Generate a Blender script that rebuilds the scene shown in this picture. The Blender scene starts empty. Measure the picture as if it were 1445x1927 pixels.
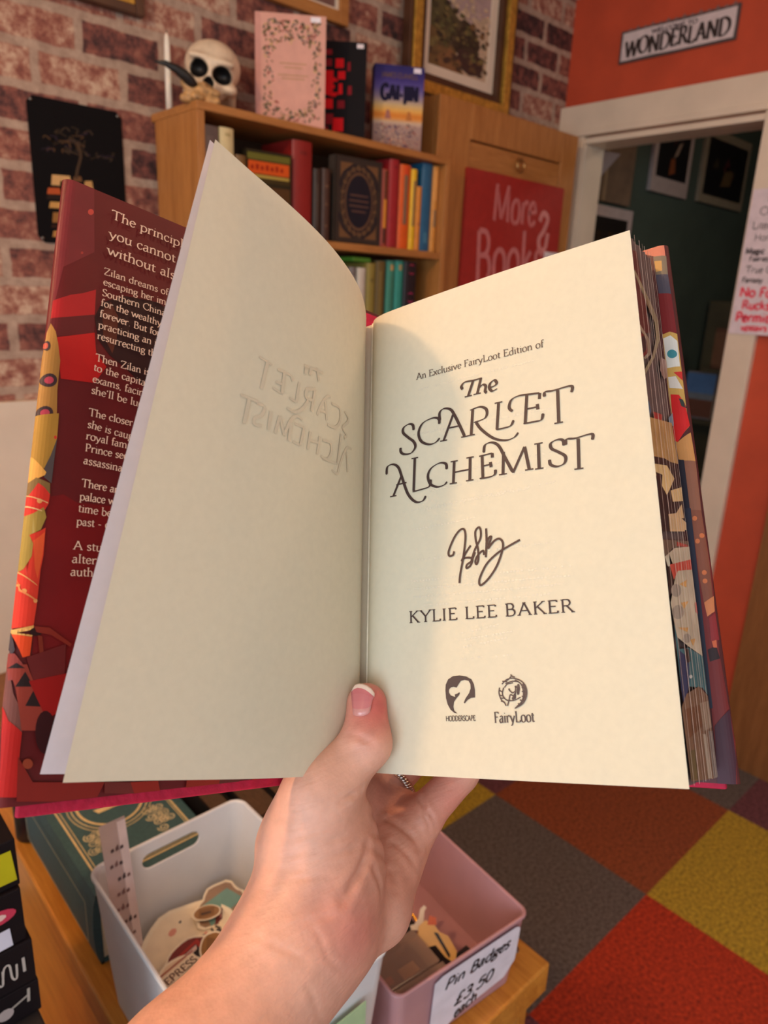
import bpy, bmesh, math, random
import numpy as np
from mathutils import Vector, Matrix, noise
from mathutils.geometry import tessellate_polygon
C = bpy.context.scene.collection
sc = bpy.context.scene
rnd = random.Random(7)

def lin(c):
    return tuple(((v/255)/12.92 if v/255 <= .04045 else ((v/255+.055)/1.055)**2.4) for v in c)

EXPO = 0.38
WORLDC, WORLDS = (1.0, .96, .94), .40
BULBS = [('ceiling_lamp', (-.73, .58, 2.3), 24, (1, .60, .30), .04), ('ceiling_lamp_far', (1.1, .0, 2.3), 6, (1, .66, .40), .07), ('back_room_fill', (3.0, .4, 2.25), 4, (1, .85, .68), .07)]  # last one: unseen fill added to brighten the room beyond the doorway
WINDOWS = [((-1.2, -1.6, 1.7), (.3, .3, 1.3), (1.3, 1.2), 9, (.80, .91, 1)), ((-2.2, -.5, 1.35), (.3, .4, 1.0), (1.3, 1.2), 24, (.66, .84, 1))]
# ---------------------------------------------------------------- camera, world, lamps, exposure
cam_d = bpy.data.cameras.new('camera'); cam = bpy.data.objects.new('camera', cam_d); C.objects.link(cam)
R_, U_, B_ = [.73923, -.67209, .04289], [.16362, .24101, .95663], [-.65328, -.70015, .28813]
cam.matrix_world = Matrix(((R_[0], U_[0], B_[0], 0), (R_[1], U_[1], B_[1], 0), (R_[2], U_[2], B_[2], 1.452), (0, 0, 0, 1)))
cam_d.sensor_width = 36; cam_d.sensor_fit = 'AUTO'; cam_d.lens = 36*1350/1927
cam_d.clip_start = .02
cam_d.dof.use_dof = True; cam_d.dof.focus_distance = .33; cam_d.dof.aperture_fstop = 12.5
sc.camera = cam
sc.view_settings.view_transform = 'Standard'; sc.view_settings.look = 'None'
sc.view_settings.gamma = 1; sc.view_settings.use_curve_mapping = False
sc.view_settings.exposure = EXPO
wd = bpy.data.worlds.new('world'); sc.world = wd; wd.use_nodes = True
wd.node_tree.nodes['Background'].inputs[0].default_value = (*WORLDC, 1)
wd.node_tree.nodes['Background'].inputs[1].default_value = WORLDS
def bulb(name, loc, power, col, r):
    l = bpy.data.lights.new(name, 'POINT'); l.energy = power; l.color = col; l.shadow_soft_size = r
    o = bpy.data.objects.new(name, l); o.location = loc; C.objects.link(o)
for a in BULBS: bulb(*a)
for (loc, tgt, size, power, col) in WINDOWS:      # daylight through the shop windows behind the photographer
    wl = bpy.data.lights.new('window_daylight', 'AREA'); wl.shape = 'RECTANGLE'; wl.size = size[0]; wl.size_y = size[1]; wl.energy = power; wl.color = col
    wo = bpy.data.objects.new('window_daylight', wl); wo.location = loc
    wo.rotation_euler = (Vector(tgt)-Vector(loc)).to_track_quat('-Z', 'Y').to_euler(); C.objects.link(wo)

# ---------------------------------------------------------------- materials
MATS = {}
def nt(name):
    m = bpy.data.materials.new(name); m.use_nodes = True; t = m.node_tree
    return m, t, t.nodes['Principled BSDF'], t.nodes, t.links
def mat(name, col, rough=.5, var=.06, scale=30, bump=0, metal=0, sss=0, stretch=None, coat=0, trans=0, spec=None):
    """plain procedural material: a noise varies the colour a little"""
    if name in MATS: return MATS[name]
    m, t, b, N, L = nt(name); MATS[name] = m
    tc = N.new('ShaderNodeTexCoord'); mp = N.new('ShaderNodeMapping'); nz = N.new('ShaderNodeTexNoise')
    L.new(tc.outputs['Object'], mp.inputs['Vector']); L.new(mp.outputs[0], nz.inputs['Vector'])
    mp.inputs['Scale'].default_value = stretch or (1, 1, 1)
    nz.inputs['Scale'].default_value = scale; nz.inputs['Detail'].default_value = 6
    r = N.new('ShaderNodeValToRGB'); c = lin(col)
    r.color_ramp.elements[0].position = .3; r.color_ramp.elements[1].position = .7
    r.color_ramp.elements[0].color = (*[max(0, v*(1-var*2)) for v in c], 1); r.color_ramp.elements[1].color = (*[min(1, v*(1+var*2)) for v in c], 1)
    L.new(nz.outputs[0], r.inputs[0]); L.new(r.outputs[0], b.inputs['Base Color'])
    b.inputs['Roughness'].default_value = rough; b.inputs['Metallic'].default_value = metal
    if spec is not None: b.inputs['Specular IOR Level'].default_value = spec
    if coat: b.inputs['Coat Weight'].default_value = coat; b.inputs['Coat Roughness'].default_value = .15
    if sss:
        b.inputs['Subsurface Weight'].default_value = sss; b.inputs['Subsurface Scale'].default_value = .004
    if trans: b.inputs['Transmission Weight'].default_value = trans
    if bump:
        bp = N.new('ShaderNodeBump'); bp.inputs['Strength'].default_value = bump; bp.inputs['Distance'].default_value = .002
        L.new(nz.outputs[0], bp.inputs['Height']); L.new(bp.outputs[0], b.inputs['Normal'])
    return m
def wood(name, c1, c2, stretch=(14, 14, 1.2), rough=.45):
    if name in MATS: return MATS[name]
    m, t, b, N, L = nt(name); MATS[name] = m
    tc = N.new('ShaderNodeTexCoord'); mp = N.new('ShaderNodeMapping'); nz = N.new('ShaderNodeTexNoise'); n2 = N.new('ShaderNodeTexNoise')
    mp.inputs['Scale'].default_value = stretch
    L.new(tc.outputs['Object'], mp.inputs['Vector']); L.new(mp.outputs[0], nz.inputs['Vector']); L.new(mp.outputs[0], n2.inputs['Vector'])
    nz.inputs['Scale'].default_value = 4; nz.inputs['Detail'].default_value = 8; nz.inputs['Distortion'].default_value = .6
    n2.inputs['Scale'].default_value = 22; n2.inputs['Detail'].default_value = 3
    mx = N.new('ShaderNodeMath'); mx.operation = 'MULTIPLY_ADD'; mx.inputs[1].default_value = .4
    L.new(n2.outputs[0], mx.inputs[0]); 
    ml = N.new('ShaderNodeMath'); ml.operation = 'MULTIPLY'; ml.inputs[1].default_value = .6; L.new(nz.outputs[0], ml.inputs[0]); L.new(ml.outputs[0], mx.inputs[2])
    r = N.new('ShaderNodeValToRGB'); r.color_ramp.elements[0].position = .34; r.color_ramp.elements[1].position = .66
    r.color_ramp.elements[0].color = (*lin(c1), 1); r.color_ramp.elements[1].color = (*lin(c2), 1)
    L.new(mx.outputs[0], r.inputs[0]); L.new(r.outputs[0], b.inputs['Base Color']); b.inputs['Roughness'].default_value = rough
    bp = N.new('ShaderNodeBump'); bp.inputs['Strength'].default_value = .08; bp.inputs['Distance'].default_value = .001
    L.new(mx.outputs[0], bp.inputs['Height']); L.new(bp.outputs[0], b.inputs['Normal'])
    return m
def printed(name, rough=.5, var=.1, scale=60, bump=0, coat=0, trans=0, metal=0, sss=0, spec=None):
    """printed / painted surface: the colours are kept per face in the colour attribute"""
    if name in MATS: return MATS[name]
    m, t, b, N, L = nt(name); MATS[name] = m
    at = N.new('ShaderNodeAttribute'); at.attribute_name = 'Col'
    tc = N.new('ShaderNodeTexCoord'); nz = N.new('ShaderNodeTexNoise'); nz.inputs['Scale'].default_value = scale; nz.inputs['Detail'].default_value = 5
    L.new(tc.outputs['Object'], nz.inputs['Vector'])
    mr = N.new('ShaderNodeMapRange'); mr.inputs[1].default_value = .3; mr.inputs[2].default_value = .7; mr.inputs[3].default_value = 1-var; mr.inputs[4].default_value = 1+var
    L.new(nz.outputs[0], mr.inputs[0])
    mx = N.new('ShaderNodeVectorMath'); mx.operation = 'SCALE'; L.new(at.outputs['Color'], mx.inputs[0]); L.new(mr.outputs[0], mx.inputs['Scale'])
    L.new(mx.outputs[0], b.inputs['Base Color']); b.inputs['Roughness'].default_value = rough; b.inputs['Metallic'].default_value = metal
    if spec is not None: b.inputs['Specular IOR Level'].default_value = spec
    if coat: b.inputs['Coat Weight'].default_value = coat; b.inputs['Coat Roughness'].default_value = .2
    if sss: b.inputs['Subsurface Weight'].default_value = sss; b.inputs['Subsurface Scale'].default_value = .004; b.inputs['Subsurface Radius'].default_value = (1, .35, .2)
    if bump:
        bp = N.new('ShaderNodeBump'); bp.inputs['Strength'].default_value = bump; bp.inputs['Distance'].default_value = .002
        L.new(nz.outputs[0], bp.inputs['Height']); L.new(bp.outputs[0], b.inputs['Normal'])
    if trans:                                         # thin paper lets some light through
        tr = N.new('ShaderNodeBsdfTranslucent'); L.new(mx.outputs[0], tr.inputs[0])
        ms = N.new('ShaderNodeMixShader'); ms.inputs[0].default_value = trans
        L.new(b.outputs[0], ms.inputs[1]); L.new(tr.outputs[0], ms.inputs[2]); L.new(ms.outputs[0], N['Material Output'].inputs[0])
    return m
def brick_wallpaper():
    m, t, b, N, L = nt('brick_wallpaper')
    tc = N.new('ShaderNodeTexCoord'); mp = N.new('ShaderNodeMapping'); mp.vector_type = 'POINT'
    mp.inputs['Rotation'].default_value = (math.radians(90), 0, 0)
    sx = N.new('ShaderNodeSeparateXYZ'); L.new(tc.outputs['Object'], sx.inputs[0])
    cx = N.new('ShaderNodeCombineXYZ')
    wob = N.new('ShaderNodeTexNoise'); wob.inputs['Scale'].default_value = 22; wob.inputs['Detail'].default_value = 4; L.new(tc.outputs['Object'], wob.inputs['Vector'])
    wm = N.new('ShaderNodeVectorMath'); wm.operation = 'MULTIPLY_ADD'; wm.inputs[1].default_value = (.014, .012, 0); wm.inputs[2].default_value = (-.007, -.006, 0)
    L.new(wob.outputs['Color'], wm.inputs[0])
    L.new(sx.outputs[0], cx.inputs[0]); L.new(sx.outputs[2], cx.inputs[1])
    ad = N.new('ShaderNodeVectorMath'); ad.operation = 'ADD'; L.new(cx.outputs[0], ad.inputs[0]); L.new(wm.outputs[0], ad.inputs[1])
    of = N.new('ShaderNodeVectorMath'); of.operation = 'ADD'; of.inputs[1].default_value = (-.02, .022, 0); L.new(ad.outputs[0], of.inputs[0])
    br = N.new('ShaderNodeTexBrick'); br.inputs['Scale'].default_value = 1
    br.inputs['Brick Width'].default_value = .178; br.inputs['Row Height'].default_value = .0735; br.inputs['Mortar Size'].default_value = .0105; br.inputs['Mortar Smooth'].default_value = .35
    br.inputs['Color1'].default_value = (0, 0, 0, 1); br.inputs['Color2'].default_value = (1, 1, 1, 1); br.inputs['Mortar'].default_value = (.5, .5, .5, 1)
    L.new(of.outputs[0], br.inputs['Vector'])
    n1 = N.new('ShaderNodeTexNoise'); n1.inputs['Scale'].default_value = 34; n1.inputs['Detail'].default_value = 10; n1.inputs['Roughness'].default_value = .72
    L.new(tc.outputs['Object'], n1.inputs['Vector'])
    n3 = N.new('ShaderNodeTexNoise'); n3.inputs['Scale'].default_value = 3.2; n3.inputs['Detail'].default_value = 3; L.new(tc.outputs['Object'], n3.inputs['Vector'])
    # tone = brick random + local mottling
    s1 = N.new('ShaderNodeMath'); s1.operation = 'MULTIPLY_ADD'; s1.inputs[1].default_value = 2.3; s1.inputs[2].default_value = -1.15; L.new(n1.outputs[0], s1.inputs[0])
    s2 = N.new('ShaderNodeMath'); s2.operation = 'MULTIPLY_ADD'; s2.inputs[1].default_value = .62; L.new(br.outputs['Color'], s2.inputs[0]); 
    s3 = N.new('ShaderNodeMath'); s3.operation = 'ADD'; s3.inputs[1].default_value = .20; L.new(s1.outputs[0], s3.inputs[0]); L.new(s3.outputs[0], s2.inputs[2])
    r = N.new('ShaderNodeValToRGB'); cr = r.color_ramp
    stops = [(0, (46, 30, 30)), (.2, (82, 48, 46)), (.38, (118, 68, 60)), (.55, (140, 84, 70)), (.7, (160, 108, 90)), (.84, (182, 144, 122)), (1, (200, 172, 148))]
    cr.elements[0].position, cr.elements[0].color = stops[0][0], (*lin(stops[0][1]), 1)
    cr.elements[1].position, cr.elements[1].color = stops[-1][0], (*lin(stops[-1][1]), 1)
    for p, c in stops[1:-1]:
        e = cr.elements.new(p); e.color = (*lin(c), 1)
    L.new(s2.outputs[0], r.inputs[0])
    mo = N.new('ShaderNodeValToRGB'); mo.color_ramp.elements[0].position = .3; mo.color_ramp.elements[1].position = .7
    mo.color_ramp.elements[0].color = (*lin((146, 120, 104)), 1); mo.color_ramp.elements[1].color = (*lin((190, 166, 146)), 1); L.new(n1.outputs[0], mo.inputs[0])
    mx = N.new('ShaderNodeMix'); mx.data_type = 'RGBA'
    L.new(br.outputs['Fac'], mx.inputs[0]); L.new(r.outputs[0], mx.inputs[6]); L.new(mo.outputs[0], mx.inputs[7])
    L.new(mx.outputs[2], b.inputs['Base Color']); b.inputs['Roughness'].default_value = .75
    return m

# ---------------------------------------------------------------- mesh builder
class MB:
    def __init__(s): s.v, s.f, s.m, s.c, s.s = [], [], [], [], []
    def add(s, vs, fs, col=(200, 200, 200), m=0, smooth=False):
        o = len(s.v); s.v += [tuple(v) for v in vs]; cl = lin(col)
        for f in fs: s.f.append([i+o for i in f]); s.m.append(m); s.c.append(cl); s.s.append(smooth)
        return s
    def box(s, x0, x1, y0, y1, z0, z1, col=(200, 200, 200), m=0):
        return s.add([(x, y, z) for x in (x0, x1) for y in (y0, y1) for z in (z0, z1)],
                     [(0, 1, 3, 2), (4, 6, 7, 5), (0, 4, 5, 1), (2, 3, 7, 6), (0, 2, 6, 4), (1, 5, 7, 3)], col, m)
    def quad(s, a, b, c, d, col=(200, 200, 200), m=0): return s.add([a, b, c, d], [(0, 1, 2, 3)], col, m)
    def tube(s, pts, rad, n=10, col=(200, 200, 200), m=0, cap=True):
        pts = [Vector(p) for p in pts]; k = len(pts); rad = rad if hasattr(rad, '__len__') else [rad]*k
        vs, fs = [], []; nrm = None
        for i, p in enumerate(pts):
            t = (pts[min(i+1, k-1)]-pts[max(i-1, 0)]).normalized()
            if nrm is None: nrm = t.orthogonal().normalized()
            nrm = (nrm-t*nrm.dot(t)).normalized(); bn = t.cross(nrm)
            vs += [p+(nrm*math.cos(2*math.pi*j/n)+bn*math.sin(2*math.pi*j/n))*rad[i] for j in range(n)]
        for i in range(k-1):
            fs += [(i*n+j, i*n+(j+1) % n, (i+1)*n+(j+1) % n, (i+1)*n+j) for j in range(n)]
        if cap: fs += [tuple(range(n))[::-1], tuple(range((k-1)*n, k*n))]
        return s.add(vs, fs, col, m, True)
    def lathe(s, prof, cx, cy, n=24, col=(200, 200, 200), m=0):
        vs = [(cx+r*math.cos(2*math.pi*j/n), cy+r*math.sin(2*math.pi*j/n), z) for r, z in prof for j in range(n)]
        fs = [(i*n+j, i*n+(j+1) % n, (i+1)*n+(j+1) % n, (i+1)*n+j) for i in range(len(prof)-1) for j in range(n)]
        return s.add(vs, fs+[tuple(range(n))[::-1], tuple(range((len(prof)-1)*n, len(prof)*n))], col, m, True)
    def poly(s, pts3, col, m=0):
        pts3 = [Vector(p) for p in pts3]
        return s.add(pts3, [tuple(t) for t in tessellate_polygon([pts3])], col, m)
    def build(s, name, mats, parent=None, loc=(0, 0, 0), bevel=0, seg=2, solid=0):
        me = bpy.data.meshes.new(name); L = Vector(loc)
        me.from_pydata([Vector(v)-L for v in s.v], [], s.f)
        for x in (mats if isinstance(mats, (list, tuple)) else [mats]): me.materials.append(x)
        me.polygons.foreach_set('material_index', s.m); me.polygons.foreach_set('use_smooth', s.s)
        a = me.color_attributes.new('Col', 'FLOAT_COLOR', 'CORNER'); cols = []
        for p in me.polygons: cols += list((*s.c[p.index], 1))*p.loop_total
        a.data.foreach_set('color', cols); me.update()
        o = bpy.data.objects.new(name, me); C.objects.link(o)
        if parent: o.parent = parent
        else: o.location = loc
        if solid: md = o.modifiers.new('thickness', 'SOLIDIFY'); md.thickness = solid; md.offset = 0
        if bevel: md = o.modifiers.new('rounded_edges', 'BEVEL'); md.width = bevel; md.segments = seg; md.limit_method = 'ANGLE'; md.angle_limit = .6
        return o
def thing(name, label, cat, loc=(0, 0, 0), rz=0, group=None):
    o = bpy.data.objects.new(name, None); o.empty_display_size = .02; C.objects.link(o); o.location = loc; o.rotation_euler = (0, 0, rz)
    return tag(o, label, cat, group)
def tag(o, label, cat, group=None):
    o['label'] = label; o['category'] = cat
    if group: o['group'] = group
    return o
def struct(o): o['kind'] = 'structure'; return o
WHITE_V = Vector((0, 0, 0))

# ---------------------------------------------------------------- pen lettering
GL = {}
def _g(ch, adv, *strokes): GL[ch] = (adv, [(s[0] == '~', 's' in s.split(' ')[0], 'e' in s.split(' ')[0], [tuple(float(q) for q in p.split(',')) for p in s.split(' ')[1:]]) for s in strokes])
_g('A', .68, '-se .07,0 .33,.7', '-e .33,.7 .61,0', '- .17,.25 .5,.25')
_g('B', .58, '-se .13,0 .13,.7', '~ .13,.7 .36,.68 .44,.53 .36,.39 .13,.37', '~ .13,.37 .42,.35 .5,.18 .4,.02 .13,0')
_g('C', .64, '~ .6,.55 .48,.68 .34,.69 .13,.55 .07,.35 .13,.14 .34,0 .5,.02 .6,.15')
_g('D', .74, '-se .13,0 .13,.7', '~ .13,.7 .42,.68 .65,.5 .65,.2 .42,.02 .13,0')
_g('E', .54, '-se .13,0 .13,.7', '- .13,.69 .46,.69', '- .13,.37 .4,.37', '- .13,.01 .49,.01', '- .46,.69 .46,.6', '- .49,.01 .49,.12')
_g('F', .5, '-se .13,0 .13,.7', '- .13,.69 .46,.69', '- .13,.37 .4,.37', '- .46,.69 .46,.6')
_g('G', .7, '~ .6,.55 .48,.68 .34,.69 .13,.55 .07,.35 .13,.14 .34,0 .5,.02 .6,.12', '-s .6,.3 .6,.08')
_g('H', .74, '-se .13,0 .13,.7', '-se .61,0 .61,.7', '- .13,.37 .61,.37')
_g('I', .28, '-se .14,0 .14,.7')
_g('J', .34, '-e .2,.1 .2,.7', '~ .2,.1 .16,-.08 .04,-.12')
_g('K', .64, '-se .13,0 .13,.7', '-e .13,.33 .52,.7', '-e .24,.42 .58,0')
_g('L', .52, '-se .13,0 .13,.7', '- .13,.01 .48,.01', '- .48,.01 .49,.13')
_g('M', .84, '-s .1,0 .15,.7', '- .15,.7 .41,.05', '- .41,.05 .68,.7', '-s .72,0 .68,.7')
_g('N', .74, '-s .12,0 .12,.7', '- .12,.7 .62,0', '-e .62,0 .62,.7')
_g('O', .76, '~ .38,.7 .15,.6 .07,.35 .15,.1 .38,0 .61,.1 .69,.35 .61,.6 .38,.7')
_g('P', .54, '-se .13,0 .13,.7', '~ .13,.7 .38,.68 .47,.52 .38,.35 .13,.32')
_g('R', .62, '-se .13,0 .13,.7', '~ .13,.7 .38,.68 .46,.53 .38,.38 .13,.36', '-e .3,.37 .58,0')
_g('S', .48, '~ .4,.58 .34,.68 .22,.69 .1,.6 .12,.46 .26,.36 .4,.26 .42,.1 .26,0 .12,.02 .07,.13')
_g('T', .62, '-s .31,0 .31,.7', '- .03,.69 .59,.69', '- .03,.69 .03,.6', '- .59,.69 .59,.6')
_g('U', .7, '-e .12,.2 .12,.7', '~ .12,.22 .18,.05 .35,0 .52,.05 .58,.22', '-e .58,.2 .58,.7')
_g('V', .66, '-s .04,.7 .33,0', '-e .33,0 .62,.7')
_g('W', .94, '-s .04,.7 .26,0', '- .26,0 .47,.68', '- .47,.68 .69,0', '-e .69,0 .9,.7')
_g('Y', .6, '-s .02,.7 .3,.33', '-e .3,.33 .58,.7', '-s .3,0 .3,.33')
_g('Z', .58, '- .06,.69 .52,.69', '- .52,.69 .05,.01', '- .05,.01 .53,.01', '- .06,.69 .06,.6', '- .53,.01 .54,.12')
_g('a', .42, '~ .08,.37 .18,.44 .29,.4 .3,.3', '-e .3,.34 .3,.02', '~ .3,.27 .16,.24 .06,.16 .08,.04 .18,-.01 .3,.09', '- .3,.04 .38,.0')
_g('b', .5, '-e .1,.02 .1,.72', '~ .1,.33 .22,.44 .38,.38 .44,.22 .38,.06 .24,-.01 .1,.07')
_g('c', .4, '~ .35,.34 .3,.43 .2,.44 .09,.36 .06,.21 .1,.07 .22,-.01 .36,.08')
_g('d', .5, '-e .4,.0 .4,.72', '~ .4,.33 .28,.44 .12,.38 .06,.21 .12,.05 .25,-.01 .4,.09')
_g('e', .42, '~ .06,.24 .36,.27 .34,.38 .22,.45 .1,.37 .06,.21 .11,.06 .23,-.01 .37,.09')
_g('f', .28, '~ .3,.66 .22,.72 .13,.64 .12,.45 .12,.02', '- .02,.43 .26,.43', '- .04,.01 .2,.01')
_g('g', .46, '~ .22,.45 .1,.4 .08,.3 .12,.2 .22,.17 .32,.2 .35,.3 .32,.4 .22,.45', '- .32,.41 .45,.43', '~ .13,.19 .09,.1 .16,.05 .32,.04 .4,-.04 .36,-.16 .2,-.21 .06,-.15 .08,-.05 .16,.03')
_g('h', .5, '-se .1,0 .1,.72', '~ .1,.32 .22,.44 .34,.42 .39,.3 .39,.18', '-s .39,0 .39,.28')
_g('i', .24, '-se .12,0 .12,.43', '- .1,.6 .14,.62')
_g('k', .48, '-se .1,0 .1,.72', '- .1,.2 .36,.43', '-e .2,.28 .44,0')
_g('l', .24, '-se .12,0 .12,.72')
_g('m', .76, '-se .1,0 .1,.43', '~ .1,.32 .2,.44 .32,.42 .36,.3', '-s .36,0 .36,.3', '~ .36,.32 .46,.44 .6,.42 .64,.3', '-s .64,0 .64,.3')
_g('n', .5, '-se .1,0 .1,.43', '~ .1,.32 .22,.44 .34,.42 .39,.3', '-s .39,0 .39,.3')
_g('o', .48, '~ .24,.45 .1,.38 .06,.22 .1,.06 .24,-.01 .38,.06 .42,.22 .38,.38 .24,.45')
_g('p', .5, '-se .1,-.22 .1,.43', '~ .1,.33 .22,.44 .38,.38 .44,.22 .38,.06 .24,-.01 .1,.07')
_g('r', .36, '-se .1,0 .1,.43', '~ .1,.3 .2,.42 .28,.44 .34,.4')
_g('s', .36, '~ .3,.36 .25,.43 .16,.44 .08,.37 .11,.28 .24,.2 .31,.11 .24,.01 .14,-.01 .06,.07')
_g('t', .3, '~ .13,.56 .13,.3 .13,.1 .18,.01 .29,.04', '- .03,.43 .28,.43')
_g('u', .5, '-e .1,.15 .1,.43', '~ .1,.17 .14,.03 .24,-.01 .38,.1', '-e .39,0 .39,.43', '- .39,.01 .47,.01')
_g('v', .46, '-s .04,.43 .23,0', '-e .23,0 .42,.43')
_g('w', .68, '-s .03,.43 .2,0', '- .2,0 .34,.42', '- .34,.42 .49,0', '-e .49,0 .65,.43')
_g('x', .46, '-se .05,.43 .4,0', '-se .05,0 .4,.43')
_g('y', .46, '-s .04,.43 .24,.02', '~ .42,.43 .24,.0 .15,-.18 .05,-.2')
_g('z', .42, '- .06,.42 .36,.42', '- .36,.42 .05,.01', '- .05,.01 .37,.01')
_g('0', .5, '~ .25,.68 .12,.58 .07,.35 .12,.1 .25,0 .38,.1 .43,.35 .38,.58 .25,.68')
_g('3', .48, '~ .08,.6 .2,.69 .36,.62 .36,.46 .2,.37 .38,.3 .42,.14 .3,.0 .14,.0 .06,.1')
_g('5', .48, '- .4,.68 .14,.68', '- .14,.68 .1,.38', '~ .1,.38 .24,.43 .4,.36 .42,.18 .34,.03 .18,-.01 .07,.07')
_g('£', .52, '~ .44,.6 .36,.69 .24,.66 .2,.5 .22,.2 .06,.02', '- .06,.02 .46,.02', '- .08,.34 .38,.34')
_g('.', .22, '- .09,.02 .12,.02'); _g(',', .22, '- .12,.03 .08,-.09'); _g('-', .36, '- .06,.24 .3,.24'); _g("'", .2, '- .11,.7 .09,.56'); _g('!', .26, '- .13,.7 .13,.22', '- .12,.02 .14,.02')

def crom(p, k=6):
    if len(p) < 3: return p
    out = []
    q = [p[0]]+list(p)+[p[-1]]
    if p[0] == p[-1]: q[0] = p[-2]; q[-1] = p[1]
    for i in range(1, len(q)-2):
        a, b, c, d = q[i-1:i+3]
        for j in range(k):
            t = j/k
            out.append(tuple(.5*(2*b[n]+(c[n]-a[n])*t+(2*a[n]-5*b[n]+4*c[n]-d[n])*t*t+(3*b[n]-a[n]-3*c[n]+d[n])*t**3) for n in (0, 1)))
    return out+[tuple(p[-1])]
STROKE = [0]
def ribbon(mb, S, pts, thick, thin, col, m=0, nib=.26, maxseg=None, taper=False):
    """one pen stroke laid on the surface S(u, v); the pen's width follows its direction"""
    pts = [Vector(p) for p in pts]
    if maxseg:
        q = [pts[0]]
        for a, b in zip(pts, pts[1:]):
            n = max(1, int((b-a).length/maxseg))
            q += [a.lerp(b, (i+1)/n) for i in range(n)]
        pts = q
    k = len(pts); vs = []; STROKE[0] += 1; hh = (STROKE[0] % 7)*.00003
    for i, p in enumerate(pts):
        t = pts[min(i+1, k-1)]-pts[max(i-1, 0)]
        if t.length < 1e-9: t = Vector((1, 0))
        t.normalize(); w = thin+(thick-thin)*abs(math.sin(math.atan2(t.y, t.x)-nib))
        if taper and (i == 0 or i == k-1): w *= .45
        n = Vector((-t.y, t.x))*w/2
        vs += [S(*(p+n), hh), S(*(p-n), hh)]
    return mb.add(vs, [(2*i, 2*i+1, 2*i+3, 2*i+2) for i in range(k-1)], col, m)
def clip_half(P, ax, val, keep_less):
    out = []
    for i in range(len(P)):
        a, b = P[i-1], P[i]; ia, ib = (a[ax] <= val) == keep_less or a[ax] == val, (b[ax] <= val) == keep_less or b[ax] == val
        if ia != ib:
            t = (val-a[ax])/(b[ax]-a[ax]); out.append((a[0]+(b[0]-a[0])*t, a[1]+(b[1]-a[1])*t))
        if ib: out.append(b)
    return out
def decal(mb, S, P, col, us, vs, m=0):
    """a printed shape that follows a bent surface: cut along the surface's own grid"""
    P = [tuple(p) for p in P]
    for u0, u1 in zip(us, us[1:]):
        Q = clip_half(clip_half(P, 0, u0, False), 0, u1, True) if P else []
        if len(Q) < 3: continue
        for v0, v1 in zip(vs, vs[1:]):
            R = clip_half(clip_half(Q, 1, v0, False), 1, v1, True)
            if len(R) < 3: continue
            flat = [Vector((u, v, 0)) for u, v in R]
            mb.add([S(u, v) for u, v in R], [tuple(t) for t in tessellate_polygon([flat])], col, m, True)
def width(text, track=0): return sum(GL.get(ch, (.28, 0))[0]+track for ch in text)
def write(mb, S, text, p0, p1, cap, col, m=0, thick=.1, thin=.035, serif=True, slant=0, nib=.26, track=0, maxseg=None, natural=False, jit=0):
    """a line of lettering on S from p0 to p1 (surface metres); cap = capital height"""
    p0, p1 = Vector(p0), Vector(p1); ax = p1-p0; L = ax.length; ax.normalize(); up = Vector((-ax.y, ax.x))
    s = cap/.7; sx = s if natural else L/width(text, track); x = 0
    for ch in text:
        if ch == ' ': x += .28+track; continue
        adv, st = GL[ch]; jy = rnd.uniform(-jit, jit) if jit else 0
        def T(p, x=x): return p0+ax*((x+p[0]+p[1]*slant)*sx)+up*((p[1]+jy)*s)
        for sm, s0, s1, P in st:
            Q = [T(p) for p in (crom(P) if sm else P)]
            ribbon(mb, S, Q, thick*s, thin*s, col, m, nib, maxseg)
            if serif:
                for fl, e in ((s0, P[0]), (s1, P[-1])):
                    if fl: ribbon(mb, S, [T((e[0]-.085, e[1]+(.012 if e[1] < .2 else -.012))), T((e[0]+.085, e[1]+(.012 if e[1] < .2 else -.012)))], thin*s*1.0, thin*s*1.0, col, m, nib)
        x += adv+track
def plane(o, ux, uy, off=0.0004):
    o, ux, uy = Vector(o), Vector(ux), Vector(uy); n = ux.cross(uy).normalized()
    return lambda u, v, h=0: o+ux*u+uy*v+n*(off+h)

# ---------------------------------------------------------------- smooth-blended solids (one continuous skin)
def sd_cone(X, Y, Z, a, b, r1, r2):
    a, b = np.array(a, np.float32), np.array(b, np.float32); d = b-a; L2 = float(d@d)
    t = np.clip(((X-a[0])*d[0]+(Y-a[1])*d[1]+(Z-a[2])*d[2])/L2, 0, 1)
    return np.sqrt((X-a[0]-t*d[0])**2+(Y-a[1]-t*d[1])**2+(Z-a[2]-t*d[2])**2)-(r1+(r2-r1)*t)
def sd_ell(X, Y, Z, c, r):
    k0 = np.sqrt(((X-c[0])/r[0])**2+((Y-c[1])/r[1])**2+((Z-c[2])/r[2])**2)
    return (k0-1)*min(r)
def smin(a, b, k):
    h = np.clip(.5+.5*(b-a)/k, 0, 1); return b*(1-h)+a*h-k*h*(1-h)
def smax(a, b, k): return -smin(-a, -b, k)
def field(prims, lo, hi, vox):
    ax = [np.arange(lo[i], hi[i]+vox, vox, dtype=np.float32) for i in range(3)]
    X, Y, Z = np.meshgrid(*ax, indexing='ij'); F = None
    for p in prims:
        if p[0] == 'c': q = sd_cone(X, Y, Z, *p[1:5])
        else: q = sd_ell(X, Y, Z, p[1], p[2])
        k = p[-1]
        if p[0] == 'x': F = smax(F, -q, k)
        else: F = q if F is None else smin(F, q, k)
    return F, np.array(lo)
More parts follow.
